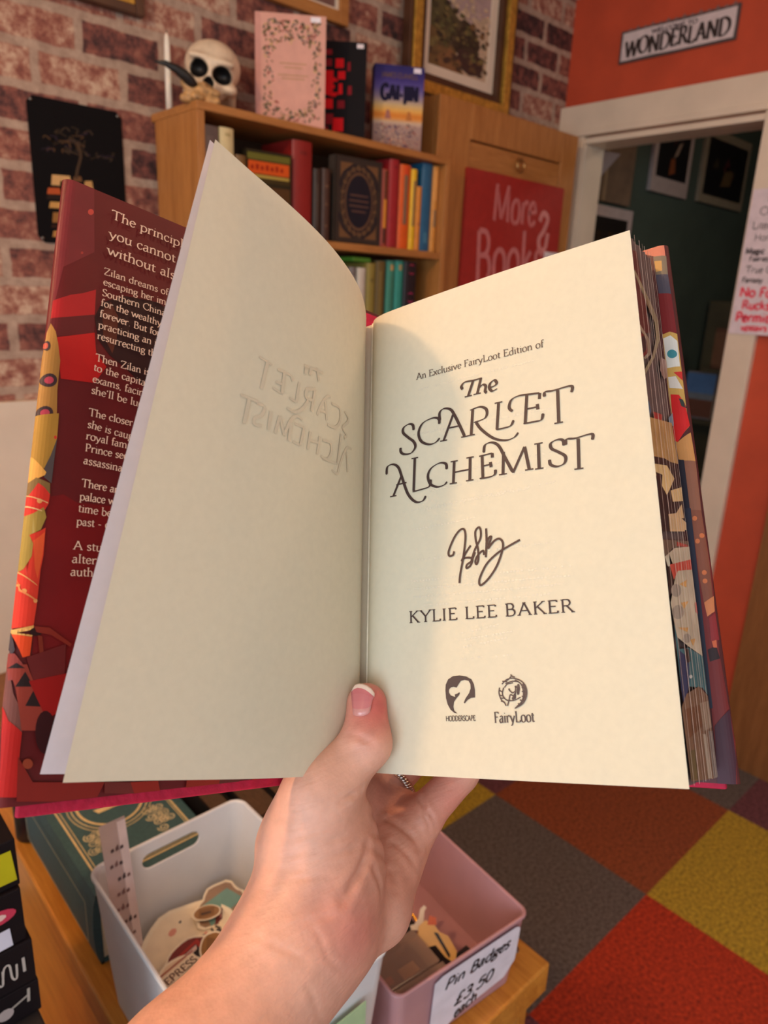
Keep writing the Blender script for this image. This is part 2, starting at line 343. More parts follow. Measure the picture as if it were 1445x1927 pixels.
def surface_nets(F, lo, vox):
    n = np.array(F.shape)-1
    s = F < 0
    acc = np.zeros((*n, 3), np.float32); cnt = np.zeros(n, np.float32)
    cs = [(i, j, k) for i in (0, 1) for j in (0, 1) for k in (0, 1)]
    def sl(o): return tuple(slice(o[i], o[i]+n[i]) for i in range(3))
    for a in cs:
        for ax in range(3):
            if a[ax]: continue
            b = list(a); b[ax] = 1; b = tuple(b)
            fa, fb = F[sl(a)], F[sl(b)]; x = (fa < 0) != (fb < 0)
            t = np.where(x, fa/np.where(x, fa-fb, 1), 0)
            p = [np.where(x, a[i]+(t if i == ax else 0), 0) for i in range(3)]
            for i in range(3): acc[..., i] += p[i]
            cnt += x
    act = cnt > 0; idx = -np.ones(n, np.int64); idx[act] = np.arange(act.sum())
    cell = np.argwhere(act); V = (cell+acc[act]/cnt[act][:, None])*vox+lo
    faces = []
    for ax in range(3):
        o1, o2 = [(1, 2), (2, 0), (0, 1)][ax]
        x = s.take(range(0, n[ax]), axis=ax) != s.take(range(1, n[ax]+1), axis=ax)
        q = np.argwhere(x); q = q[(q[:, o1] > 0) & (q[:, o2] > 0) & (q[:, o1] < n[o1]) & (q[:, o2] < n[o2])]
        e1 = np.zeros(3, int); e1[o1] = 1; e2 = np.zeros(3, int); e2[o2] = 1
        g = lambda c: idx[c[:, 0], c[:, 1], c[:, 2]]
        quad = np.stack([g(q-e1-e2), g(q-e2), g(q), g(q-e1)], 1)
        fl = s[q[:, 0], q[:, 1], q[:, 2]]
        quad[~fl] = quad[~fl][:, ::-1]; faces.append(quad)
    return V, np.concatenate(faces)
def relax(V, Fq, it=2):
    e = np.concatenate([Fq[:, [0, 1]], Fq[:, [1, 2]], Fq[:, [2, 3]], Fq[:, [3, 0]]]); e = np.concatenate([e, e[:, ::-1]])
    for _ in range(it):
        a = np.zeros_like(V); c = np.zeros(len(V)); np.add.at(a, e[:, 0], V[e[:, 1]]); np.add.at(c, e[:, 0], 1)
        V = V*.4+a/c[:, None]*.6
    return V
def solid(name, prims, lo, hi, vox, mats, parent=None, loc=(0, 0, 0), colf=None, shape=None, it=2):
    F, l = field(prims, lo, hi, vox); V, Q = surface_nets(F, l, vox); V = relax(V, Q, it)
    if shape is not None: V = shape(V, Q)
    me = bpy.data.meshes.new(name); me.from_pydata((V-np.array(loc)).tolist(), [], Q.tolist())
    for x in (mats if isinstance(mats, (list, tuple)) else [mats]): me.materials.append(x)
    me.polygons.foreach_set('use_smooth', [True]*len(me.polygons))
    if colf is not None:
        a = me.color_attributes.new('Col', 'FLOAT_COLOR', 'POINT'); a.data.foreach_set('color', np.concatenate([colf(V), np.ones((len(V), 1))], 1).astype(np.float32).ravel())
    me.update(); o = bpy.data.objects.new(name, me); C.objects.link(o)
    if parent: o.parent = parent
    else: o.location = loc
    return o
# ---------------------------------------------------------------- the room
OAK = wood('oak_veneer', (158, 100, 48), (188, 128, 68)); OAKX = wood('oak_veneer_across', (158, 100, 48), (188, 128, 68), (1.2, 14, 14))
PINE = wood('varnished_pine', (178, 108, 34), (214, 146, 58), (14, 1.2, 14), .32); PINEZ = wood('varnished_pine_front', (170, 108, 44), (206, 144, 66), (14, 14, 1.2), .35)
WALNUT = wood('brown_counter_wood', (126, 78, 40), (150, 96, 52))
TRIM = mat('cream_gloss_paint', (226, 208, 186), .4, .03, 8); CEIL = mat('ceiling_paint', (232, 226, 218), .8, .03, 12)
ORANGE = mat('orange_wall_paint', (194, 74, 42), .7, .05, 9); GREEN = mat('dark_green_paint', (68, 82, 72), .75, .06, 6)
XD, YB = 2.31, 1.65
CARPET = printed('carpet_tiles', .95, .5, 120, .8)
mb = MB(); base = (1.5525, .605)
cols = {'grey': (98, 88, 82), 'rust': (140, 70, 34), 'red': (176, 52, 18), 'olive': (176, 146, 40), 'plum': (106, 60, 66)}
pick = {(0, -1): 'olive', (0, 0): 'rust', (-1, 0): 'grey', (-1, -1): 'red', (-1, 1): 'olive', (0, 1): 'plum', (1, 0): 'grey', (1, -1): 'plum', (-2, -1): 'plum', (-2, 0): 'rust', (0, -2): 'grey', (-1, -2): 'rust', (1, -2): 'red'}
ks = list(cols)
for i in range(-7, 7):
    for j in range(-6, 4):
        x0, y0 = base[0]+.5*i, base[1]+.5*j; y1 = min(y0+.5, 1.72)
        if y0 < 1.7: mb.quad((x0, y0, 0), (x0+.5, y0, 0), (x0+.5, y1, 0), (x0, y1, 0), cols[pick.get((i, j), ks[(i*7+j*3+20) % 5])])
struct(mb.build('floor', CARPET))
struct(MB().box(-2, XD+.1, YB, YB+.1, 0, 2.42).build('wall_back', brick_wallpaper()))
mb = MB(); mb.box(XD, XD+.1, -2, .957, 0, 2.42); mb.box(XD, XD+.1, .957, 1.548, 1.99, 2.42); mb.box(XD, XD+.1, 1.548, YB, 0, 2.42)
struct(mb.build('wall_right', ORANGE))
struct(MB().box(-2, 5, -2.5, 2.3, 2.42, 2.5).build('ceiling', CEIL))
struct(MB().box(-2, .787, YB-.02, YB, 0, 1.206).build('trim_1', TRIM))             # painted lower wall
struct(MB().box(XD-.02, XD, -.9, .745, 0, 1.2).box(XD-.03, XD, -.9, .735, 1.2, 1.23).build('trim_2', WALNUT))
mb = MB(); mb.box(XD-.026, XD, .872, YB, 2.0, 2.094); mb.box(XD-.036, XD, .872, YB, 1.995, 2.012); mb.box(XD-.02, XD+.1, .955, 1.546, 1.972, 1.99)
mb.box(XD-.026, XD, .875, .957, 0, 2.0); mb.box(XD-.014, XD+.1, .957, .962, 0, 1.98)
mb.box(XD-.026, XD, 1.546, YB, 0, 2.0); mb.box(XD-.014, XD+.1, 1.540, 1.546, 0, 1.98)
struct(mb.build('door_1', TRIM, bevel=.002))
struct(MB().box(XD+.1, 5, 1.7, 1.8, 0, 2.42).build('wall_far_left', GREEN))
struct(MB().box(4.9, 5, -.4, 1.7, 0, 2.42).build('wall_far', GREEN)); struct(MB().box(XD+.1, 5, -.5, -.4, 0, 2.42).build('wall_far_right', GREEN))

# ---------------------------------------------------------------- things on the walls
PR = printed('printed_board', .45, .08, 40); PRG = printed('printed_gloss', .6, .06, 40, spec=.12)
GOLD = mat('gilt', (196, 150, 62), .38, .15, 60, .3, .5); DKW = mat('dark_frame_wood', (74, 44, 26), .45, .15, 20)
BLK = mat('black_plastic', (22, 20, 22), .4, .1, 30)
IRON = mat('steel', (150, 146, 140), .35, .05, 30, metal=1)

# black tin sign with a tree growing from a pile of books
t = thing('tin_sign', 'black tin sign of a tree above piled books on the brick wallpaper', 'sign', (.625, 1.648, 1.53))
o = Vector((.531, 1.6465, 1.528)); W_, H_ = .190, .272; S = plane(o, (1, 0, 0), (0, 0, 1), .0004)
mb = MB(); r = .012
out = [(r, 0), (W_-r, 0), (W_, r), (W_, H_-r), (W_-r, H_), (r, H_), (0, H_-r), (0, r)]
mb.poly([S(*p) for p in out], (11, 9, 12)); mb.poly([S(*p, -.002) for p in out], (11, 9, 12))
for a, b in zip(out, out[1:]+out[:1]): mb.quad(S(*a), S(*b), S(*b, -.002), S(*a, -.002), (11, 9, 12))
for (u0, v0, u1, v1, c) in [(.028, .012, .066, .024, (176, 128, 70)), (.026, .03, .07, .036, (58, 34, 24)), (.03, .04, .062, .06, (150, 104, 56)), (.026, .068, .074, .080, (198, 150, 84)), (.022, .084, .072, .094, (40, 30, 26)), (.024, .094, .052, .106, (180, 84, 44)), (.05, .11, .09, .122, (70, 50, 36)), (.034, .112, .075, .132, (206, 164, 108)), (.1, .112, .12, .128, (190, 148, 92)), (.078, .124, .098, .134, (110, 76, 48))]:
    mb.poly([S(u0, v0, .0003), S(u1, v0+.002, .0003), S(u1-.002, v1+.002, .0003), S(u0+.003, v1, .0003)], c)
for k in range(44):
    a = rnd.uniform(.1, 3.0); rr = rnd.uniform(.01, .062); cx, cy = .095+math.cos(a)*rr*1.25, .165+math.sin(a)*rr*.95
    ribbon(mb, lambda u, v, h=0: S(u, v, .0003+h), crom([(cx, cy), (cx+rnd.uniform(-.012, .012), cy+.006), (cx+rnd.uniform(-.02, .02), cy+rnd.uniform(-.008, .01))], 4), .003, .0012, rnd.choice([(58, 46, 34), (70, 56, 44), (50, 38, 50), (84, 60, 40)]))
ribbon(mb, lambda u, v, h=0: S(u, v, .0004+h), crom([(.085, .13), (.09, .15), (.098, .175), (.094, .2)]), .006, .004, (74, 56, 42))
mb.build('panel', PRG, t, t.location)
for u, v in ((.008, .008), (W_-.008, .008), (.008, H_-.008), (W_-.008, H_-.008)): MB().tube([S(u, v), S(u, v, .002)], .003, 8).build('screw', IRON, t, t.location)

def frame(name, label, x0, x1, z0, z1, y, bands, art, depth=.025):
    """picture frame: bands = (width, colour material, height) from the outside in, then the picture"""
    t = thing(name, label, 'picture', ((x0+x1)/2, y, z0)); a, b, c, d = x0, x1, z0, z1; k = 0
    for w_, m_, h in bands:
        mb = MB(); mb.box(a, a+w_, y-h, y, c, d).box(b-w_, b, y-h, y, c, d).box(a+w_, b-w_, y-h, y, c, c+w_).box(a+w_, b-w_, y-h, y, d-w_, d)
        mb.build(('moulding', 'inner_moulding', 'slip', 'mount')[min(k, 3)] if m_ is not TRIM else 'mount', m_, t, t.location, bevel=.002 if m_ is not TRIM else 0); k += 1
        a += w_; b -= w_; c += w_; d -= w_
    mb = MB(); mb.quad((a, y-.004, c), (b, y-.004, c), (b, y-.004, d), (a, y-.004, d), (200, 180, 150)); art(mb, a, b, c, d, y-.0045)
    mb.build('picture_print', PR, t, t.location); return t
def art_hills(mb, a, b, c, d, y):
    P = lambda u, v, h=0: (a+(b-a)*u, y-h, c+(d-c)*v)
    def pg(pts, col, h): mb.poly([P(*p, h) for p in pts], col)
    pg([(0, 0), (1, 0), (1, 1), (0, 1)], (196, 168, 140), 0)
    pg([(.3, .7), (.6, .62), (1, .75), (1, 1), (.2, 1)], (176, 150, 146), .0002)
    pg([(0, .25), (0, .82), (.12, .84), (.3, .72), (.45, .6), (.6, .55), (.62, .3)], (88, 78, 48), .0004)
    pg([(.3, .25), (.42, .55), (.58, .62), (.75, .55), (.86, .38), (.8, .26), (.6, .2)], (62, 50, 36), .0006)
    pg([(0, 0), (0, .42), (.25, .38), (.45, .22), (.6, 0)], (110, 84, 50), .0008)
    pg([(.45, .1), (.5, .28), (.95, .26), (.9, .06), (.7, .02)], (66, 46, 40), .001)
    for k in range(240):
        u, v = rnd.random(), rnd.uniform(.05, .98); s = rnd.uniform(.02, .07)
        col = rnd.choice([(96, 90, 54), (70, 62, 40), (54, 46, 34), (122, 104, 62), (84, 70, 50)]) if v < .82-.5*abs(u-.15) and v > .2 else (rnd.choice([(206, 180, 150), (182, 156, 150), (190, 164, 136)]) if v > .6 else rnd.choice([(120, 88, 54), (96, 72, 46), (70, 52, 42)]))
        u, v = min(.97, max(.03, u)), min(.96, max(.03, v)); mb.poly([P(min(1, max(0, u+s*math.cos(a_)*rnd.uniform(.5, 1))), min(1, max(0, v+s*.6*math.sin(a_)*rnd.uniform(.5, 1))), .0014+.00001*k) for a_ in np.linspace(0, 5.4, 7)], col)
    pg([(.15, .12), (.35, .25), (.55, .12), (.5, 0), (.2, 0)], (132, 92, 58), .0012)
frame('picture_frame', 'gilt framed landscape with hills and water on top of the tall oak cabinet', 1.505, 1.945, 1.984, 2.40, 1.625,
      [(.012, DKW, .03), (.030, GOLD, .036), (.022, DKW, .024), (.030, TRIM, .008)], art_hills)
def art_plain(c1, c2):
    def fn(mb, a, b, c, d, y):
        mb.poly([(a, y-.0003, c), (b, y-.0003, c), (b, y-.0003, d), (a, y-.0003, d)], c1)
        mb.poly([(a+(b-a)*.3, y-.0006, c+(d-c)*.1), (a+(b-a)*.7, y-.0006, c+(d-c)*.12), (a+(b-a)*.6, y-.0006, c+(d-c)*.6), (a+(b-a)*.45, y-.0006, c+(d-c)*.65)], c2)
    return fn
frame('picture_frame', 'light oak picture frame above the pink flowered book', .95, 1.322, 2.10, 2.40, 1.648, [(.028, OAKX, .02), (.006, TRIM, .012)], art_plain((120, 84, 76), (96, 66, 62)))
frame('picture_frame', 'dark picture frame with gilt edge high on the brick wallpaper left of the skull', .46, .776, 1.985, 2.38, 1.648, [(.018, DKW, .022), (.012, GOLD, .016)], art_plain((150, 110, 60), (190, 150, 80)))

# WONDERLAND sign over the doorway
t = thing('wall_sign', 'small white lettered sign on the orange wall above the doorway', 'sign', (XD, 1.27, 2.19))
S = plane((XD-.008, 1.458, 2.197), (0, -1, 0), (0, 0, 1), .0003)
mb = MB(); mb.box(XD-.008, XD-.001, 1.086, 1.458, 2.197, 2.288, (84, 74, 74))
mb.poly([S(*p, .0003) for p in [(.007, .006), (.12, .008), (.2, .006), (.364, .007), (.365, .04), (.364, .084), (.2, .083), (.1, .085), (.007, .084)]], (216, 200, 200))
write(mb, lambda u, v, h=0: S(u, v, .0006+h), 'WONDERLAND', (.02, .016), (.352, .018), .045, (48, 36, 34), thick=.15, thin=.06, jit=.04)
write(mb, lambda u, v, h=0: S(u, v, .0006+h), 'WELCOME TO', (.105, .066), (.25, .066), .011, (60, 44, 52), thick=.24, thin=.14)
for k in range(14): mb.poly([S(.02+.025*k, .086, .001), S(.04+.025*k, .085, .001), S(.032+.025*k, .095+.004*(k % 2), .001)], (120, 96, 92))
mb.build('board', PR, t, t.location)

# handwritten notice taped to the door jamb
t = thing('notice', 'white handwritten notice with black and pink lines on the door jamb', 'notice', (XD-.028, .82, 1.39))
yA, zA = .951, 1.389; S = plane((XD-.0304, yA, zA), (0, -1, 0), (0, 0, 1), .0002)
mb = MB(); mb.box(XD-.0302, XD-.0288, yA-.2, yA, zA, 1.79, (226, 210, 216))
PK, BK = (232, 66, 88), (46, 36, 36)
for txt, u, v, cap, col, th in [('Kids', .045, .365, .018, (50, 40, 90), .09), ('Classics', .028, .331, .022, BK, .07), ('Literature', .014, .294, .020, BK, .08), ('Horror', .026, .262, .018, BK, .08), ('Magic', .008, .226, .016, BK, .16), ('Faeries', .022, .206, .014, BK, .14), ('True Crime', .018, .174, .018, BK, .09), ('Fantasy', .012, .147, .014, BK, .15), ('No Food', .012, .107, .026, PK, .17), ('Rucksacks', .024, .072, .024, PK, .17), ('Permitted', .012, .036, .026, PK, .19), ('upstairs', .034, .012, .017, PK, .2)]:
    write(mb, S, txt, (u, v), (u+width(txt)*cap/.7, v), cap, col, thick=th, thin=th, serif=False, natural=True)
mb.build('paper', PR, t, t.location)

# pictures in the room beyond
def print_on_far_wall(name, label, x0, x1, z0, z1, mount, low, art, cols):
    t = thing(name, label, 'picture', ((x0+x1)/2, 1.695, z0)); mb = MB(); mb.box(x0, x1, 1.682, 1.698, z0, z1, mount)
    y = 1.6815; a, b, c, d = x0+.03, x1-.03, z0+low, z1-.035
    mb.poly([(a, y, c), (b, y, c), (b, y, d), (a, y, d)], (14, 12, 16))
    for pts, col in cols: mb.poly([(a+(b-a)*u, y-.0005, c+(d-c)*v) for u, v in pts], col)
    mb.build('mounted_print', PR, t, t.location)
print_on_far_wall('art_print', 'dark print with a wide pale lower margin on the green wall', 3.008, 3.335, 1.925, 2.30, (186, 170, 164), .06, None, [([(.4, .05), (.6, .1), (.55, .3), (.42, .28)], (130, 70, 36)), ([(.5, .3), (.62, .35), (.75, .55), (.62, .5)], (160, 140, 124)), ([(.45, .45), (.6, .6), (.7, .9), (.55, .85)], (70, 22, 22))])
print_on_far_wall('art_print', 'dark print with an even pale border deep on the green wall', 3.45, 3.925, 1.932, 2.24, (150, 138, 116), .035, None, [([(.4, .2), (.65, .25), (.7, .5), (.5, .6)], (92, 72, 44)), ([(.15, .5), (.3, .5), (.25, .7)], (60, 52, 34)), ([(.42, .5), (.6, .5), (.52, .75)], (80, 30, 34))])
t = thing('picture_frame', 'white framed dark picture low inside the doorway on the left', 'picture', (2.75, 1.69, 1.5))
mb = MB(); mb.box(2.50, 2.905, 1.684, 1.699, 1.45, 1.83, (196, 180, 176)); mb.poly([(2.53, 1.683, 1.48), (2.87, 1.683, 1.48), (2.87, 1.683, 1.79), (2.53, 1.683, 1.79)], (26, 20, 18))
for k in range(9): mb.poly([(2.55+.03*k, 1.6825, 1.70-.01*(k % 3)), (2.58+.03*k, 1.6825, 1.69), (2.60+.03*k, 1.6825, 1.72+.01*(k % 2)), (2.56+.03*k, 1.6825, 1.74)], rnd.choice([(84, 62, 28), (60, 44, 26), (44, 34, 30)]))
mb.build('framed_print', PR, t, t.location)
t = thing('notice_board', 'tan wooden board with a pale vertical seam inside the doorway', 'board', (2.7, 1.69, 1.84))
MB().box(2.47, 2.655, 1.682, 1.699, 1.845, 2.09).box(2.672, 2.865, 1.682, 1.699, 1.845, 2.09).build('board', mat('tan_board', (122, 98, 76), .7, .12, 12), t, t.location)
MB().box(2.655, 2.672, 1.68, 1.699, 1.845, 2.09).build('batten', mat('pale_batten', (160, 134, 100), .6), t, t.location)
mb = MB(); mb.add([(2.48, 1.672, 2.005), (2.735, 1.672, 2.02), (2.62, 1.672, 1.93), (2.55, 1.672, 1.86), (2.48, 1.672, 1.83), (2.48, 1.678, 2.005), (2.735, 1.678, 2.02), (2.62, 1.678, 1.93), (2.55, 1.678, 1.86), (2.48, 1.678, 1.83)], [(0, 1, 2, 3, 4), (9, 8, 7, 6, 5), (0, 5, 6, 1), (1, 6, 7, 2), (2, 7, 8, 3), (3, 8, 9, 4), (4, 9, 5, 0)], (176, 166, 170))
tag(mb.build('hanging_paper', PR, None, (2.6, 1.675, 1.83)), 'pale triangular hanging paper in front of the tan board', 'paper')
tag(MB().box(2.50, 2.62, 1.66, 1.699, 2.04, 2.075, (22, 26, 24)).build('black_box', PR, None, (2.56, 1.68, 2.04)), 'small black box above the hanging paper inside the doorway', 'box')
# far bookcase with two books
t = thing('far_bookcase', 'dark shelf unit far beyond the doorway', 'bookcase', (3.6, 1.3, 0))
DK = mat('dark_stained_shelf', (70, 64, 42), .6, .1, 10)
for z in (.30, .62, .94): MB().box(3.49, 3.75, .9, 1.68, z-.02, z).build('shelf', DK, t, t.location)
MB().box(3.49, 3.75, .9, 1.55, 1.168, 1.186).build('shelf', DK, t, t.location)
MB().box(3.49, 3.75, .88, .9, 0, 1.5).build('side_panel', DK, t, t.location); MB().box(3.75, 3.77, .88, 1.68, 0, 1.5).build('back_panel', DK, t, t.location)
def far_book(label, y0, y1, z0, z1, col, parts):
    t = thing('book', label, 'book', (3.53, (y0+y1)/2, z0)); mb = MB(); mb.box(3.52, 3.523, y0, y1, z0, z1, col).box(3.542, 3.545, y0, y1, z0, z1, col).box(3.52, 3.545, y1-.003, y1, z0, z1, col)
    for a, b, c in parts: mb.poly([(3.5194, y0, z0+(z1-z0)*a), (3.5194, y1, z0+(z1-z0)*a), (3.5194, y1, z0+(z1-z0)*b), (3.5194, y0, z0+(z1-z0)*b)], c)
    mb.build('cover', PR, t, t.location); MB().box(3.5232, 3.5418, y0+.003, y1-.0032, z0+.003, z1-.003).build('page_block', mat('far_pages', (200, 180, 150), .9), t, t.location)
far_book('blue and brown paperback facing out on the far dark shelf', 1.487, 1.63, .9405, 1.165, (120, 116, 120), [(.04, .42, (110, 70, 54)), (.42, .55, (120, 130, 140)), (.55, .97, (84, 124, 176))])
far_book('brown book facing out one shelf above the blue paperback, far beyond the doorway', 1.40, 1.527, 1.1865, 1.375, (96, 64, 44), [(.1, .9, (112, 78, 54))])

# ---------------------------------------------------------------- bookcase
t = thing('bookcase', 'oak veneer bookcase against the brick wallpaper under the skull', 'bookcase', (1.16, 1.55, 0))
BX0, BX1, BY, ZT = .788, 1.533, 1.442, 1.809
MB().box(BX0, BX0+.017, BY, YB-.021, 0, ZT-.016).build('side_panel', OAK, t, t.location, .0015)
MB().box(BX1-.017, BX1, BY, YB-.004, 0, ZT-.016).build('side_panel', OAK, t, t.location, .0015)
MB().box(BX0, BX1, BY, YB-.004, ZT-.016, ZT).build('top_panel', OAKX, t, t.location, .0015)
for z in (1.572, 1.30, .95, .6, .25): MB().box(BX0+.017, BX1-.017, BY+.002, YB-.012, z-.018, z).build('shelf', OAKX, t, t.location, .0015)
MB().box(BX0+.017, BX1-.017, YB-.012, YB-.004, .02, ZT-.016).build('back_panel', mat('bookcase_back', (70, 44, 24), .7, .1, 10), t, t.location)
PAGES = mat('book_pages', (222, 204, 170), .9, .1, 120, stretch=(1, 1, 14))
def spine_book(x0, x1, z0, z1, col, label, deco=None, y=1.462, depth=.13, group='books standing in the oak bookcase', lean=0):
    t = thing('book', label, 'book', ((x0+x1)/2, y, z0), 0, group); W_, H_ = x1-x0, z1-z0; r = min(.006, W_*.28)
    prof = [(x0, y+depth), (x0, y+r)]+[(x0+W_/2-W_/2*math.cos(a), y+r-r*math.sin(a)) for a in np.linspace(0, math.pi, 9)[1:-1]]+[(x1, y+r), (x1, y+depth)]
    k = len(prof); ins = [(x0+.0022, y+depth), (x0+.0022, y+r+.002)]+[(x0+W_/2-(W_/2-.0022)*math.cos(a), y+r+.002-r*math.sin(a)*.8) for a in np.linspace(0, math.pi, 9)[1:-1]]+[(x1-.0022, y+r+.002), (x1-.0022, y+depth)]
    mb = MB(); vs = [(px, py, z) for z in (z0, z1) for px, py in prof]+[(px, py, z) for z in (z0, z1) for px, py in ins]
    fs = [(i, i+1, k+i+1, k+i) for i in range(k-1)]+[(2*k+i+1, 2*k+i, 3*k+i, 3*k+i+1) for i in range(k-1)]
    fs += [(i+1, i, 2*k+i, 2*k+i+1) for i in range(k-1)]+[(k+i, k+i+1, 3*k+i+1, 3*k+i) for i in range(k-1)]+[(0, k, 3*k, 2*k), (k-1, 3*k-1, 4*k-1, 2*k-1)]
    mb.add(vs, fs, col)
    S = lambda u, v, h=.0006: Vector((x0+W_*u, y+r-r*math.sin(math.pi*min(1, max(0, u)))-h, z0+H_*v))
    if deco: deco(mb, S)
    mb.build('cover', PR, t, t.location)
    MB().box(x0+.0024, x1-.0024, y+r+.003, y+depth-.003, z0+.002, z1-.003).build('page_block', PAGES, t, t.location); return t
def band(v0, v1, col, u0=.02, u1=.98):
    def fn(mb, S):
        n = 8
        for i in range(n): mb.quad(S(u0+(u1-u0)*i/n, v0), S(u0+(u1-u0)*(i+1)/n, v0), S(u0+(u1-u0)*(i+1)/n, v1), S(u0+(u1-u0)*i/n, v1), col)
    return fn
def multi(*fs): 
    def fn(mb, S):
        for f_ in fs: f_(mb, S)
    return fn
Z1 = 1.5722
spine_book(.806, .850, Z1, 1.772, (112, 96, 90), 'grey cloth spine at the left end of the upper bookcase row', multi(band(.1, .9, (122, 104, 98), .2, .8)))
spine_book(.852, .886, Z1, 1.774, (214, 196, 146), 'cream spine beside the grey one on the upper bookcase row', multi(band(.92, .95, (180, 160, 110)), band(.1, .14, (170, 150, 104))))
spine_book(.889, .915, Z1, 1.727, (116, 84, 44), 'short brown spine left of the orange banded book', multi(band(.7, .9, (150, 112, 60))))
spine_book(1.037, 1.092, Z1, 1.780, (140, 30, 26), 'broad dark red spine in the middle of the upper bookcase row', multi(band(.86, .9, (120, 24, 22)), band(.1, .14, (120, 24, 22))))
spine_book(1.096, 1.119, Z1, 1.728, (52, 38, 30), 'thin dark brown spine right of the broad red one', multi(band(.2, .8, (62, 46, 36), .3, .7)))
spine_book(1.121, 1.146, Z1, 1.732, (70, 46, 36), 'thin brown ribbed spine beside the ornate dark book', multi(band(.75, .78, (110, 78, 56)), band(.2, .23, (110, 78, 56)), band(.5, .53, (104, 72, 52))))
spine_book(1.308, 1.333, Z1, 1.756, (168, 72, 52), 'orange and dark spine just right of the ornate dark book', multi(band(.62, .98, (90, 48, 26)), band(.25, .62, (214, 142, 42), .25, 1), band(.05, .25, (70, 34, 26), .3, .95)))
spine_book(1.335, 1.369, Z1, 1.783, (160, 34, 40), 'bright red spine near the right of the upper bookcase row', multi(band(.9, .93, (130, 26, 34)), band(.0, .02, (130, 26, 34))))
spine_book(1.372, 1.410, Z1, 1.776, (222, 92, 26), 'orange spine with a grey brown panel on the upper bookcase row', multi(band(.3, .88, (132, 100, 76)), band(.88, .98, (220, 74, 30))))
spine_book(1.412, 1.433, Z1, 1.770, (232, 186, 34), 'yellow spine with a grey brown panel on the upper bookcase row', multi(band(.3, .86, (134, 104, 74))))
spine_book(1.434, 1.452, Z1, 1.731, (216, 136, 48), 'short tan orange spine next to the blue one', multi(band(.4, .44, (180, 100, 40))))
spine_book(1.453, 1.490, Z1, 1.790, (28, 92, 128), 'tall blue spine near the right end of the upper bookcase row', multi(band(.1, .22, (60, 120, 150), .2, .8), band(.45, .85, (70, 130, 156), .75, .95)))
spine_book(1.492, 1.514, Z1, 1.788, (214, 146, 66), 'yellow tan spine at the right end of the upper bookcase row', multi(band(.3, .5, (130, 110, 84), .3, .9), band(.6, .95, (226, 160, 84), .2, .7)))
# face-out books
def face_book(label, cx, cy, z0, w_, h_, th, rz, col, spine, deco, name='book', group='books shown face out at the bookcase'):
    t = thing(name, label, 'book', (cx, cy, z0), rz, group); mb = MB()
    e = .0022
    mb.box(-w_/2, w_/2, 0, e, 0, h_, col); mb.box(-w_/2, w_/2, th-e, th, 0, h_, col); mb.box(-w_/2, -w_/2+e, 0, th, 0, h_, spine)
    S = plane((-w_/2, 0, 0), (1, 0, 0), (0, 0, 1), .0004); SS = plane((-w_/2, th, 0), (0, -1, 0), (0, 0, 1), .0004)
    deco(mb, S, w_, h_, SS, th); mb.build('cover', PRG, t, (0, 0, 0))
    MB().box(-w_/2+e, w_/2-.003, e, th-e, .003, h_-.003).build('page_block', PAGES, t, (0, 0, 0)); return t
def rect(mb, S, u0, v0, u1, v1, c, h=0): mb.poly([S(u0, v0, h), S(u1, v0, h), S(u1, v1, h), S(u0, v1, h)], c)
def d_orange(mb, S, w_, h_, SS, th):
    rect(mb, S, .004, .02, w_-.004, .10, (84, 56, 30), .0002); rect(mb, S, .004, .108, w_-.004, .16, (66, 52, 26), .0002)
    rect(mb, S, .006, .125, w_-.006, .150, (206, 84, 28), .0004); rect(mb, S, .006, .117, w_-.006, .123, (176, 150, 70), .0004); rect(mb, S, .004, .153, w_-.004, .166, (104, 100, 40), .0004)
    for k in range(7): rect(mb, S, .012+.012*k, .133, .019+.012*k, .141+.003*(k % 2), (150, 40, 20), .0006)
face_book('green and orange banded book facing out beside the broad red spine', .972, 1.464, Z1, .112, .172, .03, -.12, (48, 40, 24), (40, 34, 22), d_orange)
def d_ornate(mb, S, w_, h_, SS, th):
    g, n_ = (116, 82, 54), (36, 32, 40); cx, cy = w_/2, h_*.5
    rect(mb, S, .006, .006, w_-.006, h_-.006, (62, 50, 44), .0001)
    for x, y, sx, sy in ((.014, .014, 1, 1), (w_-.014, .014, -1, 1), (.014, h_-.014, 1, -1), (w_-.014, h_-.014, -1, -1)):
        mb.poly([S(x, y, .0003), S(x+sx*.038, y, .0003), S(x+sx*.012, y+sy*.018, .0003), S(x, y+sy*.04, .0003)][::1], g)
    def el(rx, ry, c, h): mb.poly([S(cx+rx*math.cos(a), cy+ry*math.sin(a), h) for a in np.linspace(0, 2*math.pi, 28)[:-1]], c)
    el(.054, .078, (98, 70, 50), .0004); el(.050, .073, (60, 46, 42), .0006); el(.044, .066, (104, 74, 54), .0008); el(.040, .060, n_, .001)
    for k in range(20):
        a = k*math.pi/10; ribbon(mb, lambda u, v, h=0: S(u, v, .0009+h), crom([(cx+.047*math.cos(a), cy+.070*math.sin(a)), (cx+.052*math.cos(a+.1), cy+.076*math.sin(a+.1)), (cx+.056*math.cos(a+.05), cy+.082*math.sin(a+.05))]), .003, .002, (124, 92, 62))
    for v, hw in ((.012, .028), (.0, .03), (-.012, .03), (-.024, .022)): rect(mb, S, cx-hw, cy+v, cx+hw, cy+v+.004, (92, 66, 58), .0012)
    for sx in (-1, 1):
        for sy in (-1, 1): ribbon(mb, lambda u, v, h=0: S(u, v, .0007+h), crom([(cx+sx*.012, cy+sy*.082), (cx+sx*.03, cy+sy*.074), (cx+sx*.05, cy+sy*.058), (cx+sx*.058, cy+sy*.03)]), .006, .004, (40, 34, 40))
face_book('dark ornate book with a gilt oval frame facing out on the bookcase', 1.232, 1.462, Z1, .143, .196, .03, -.04, (58, 48, 42), (74, 62, 54), d_ornate)
Z2 = 1.3002
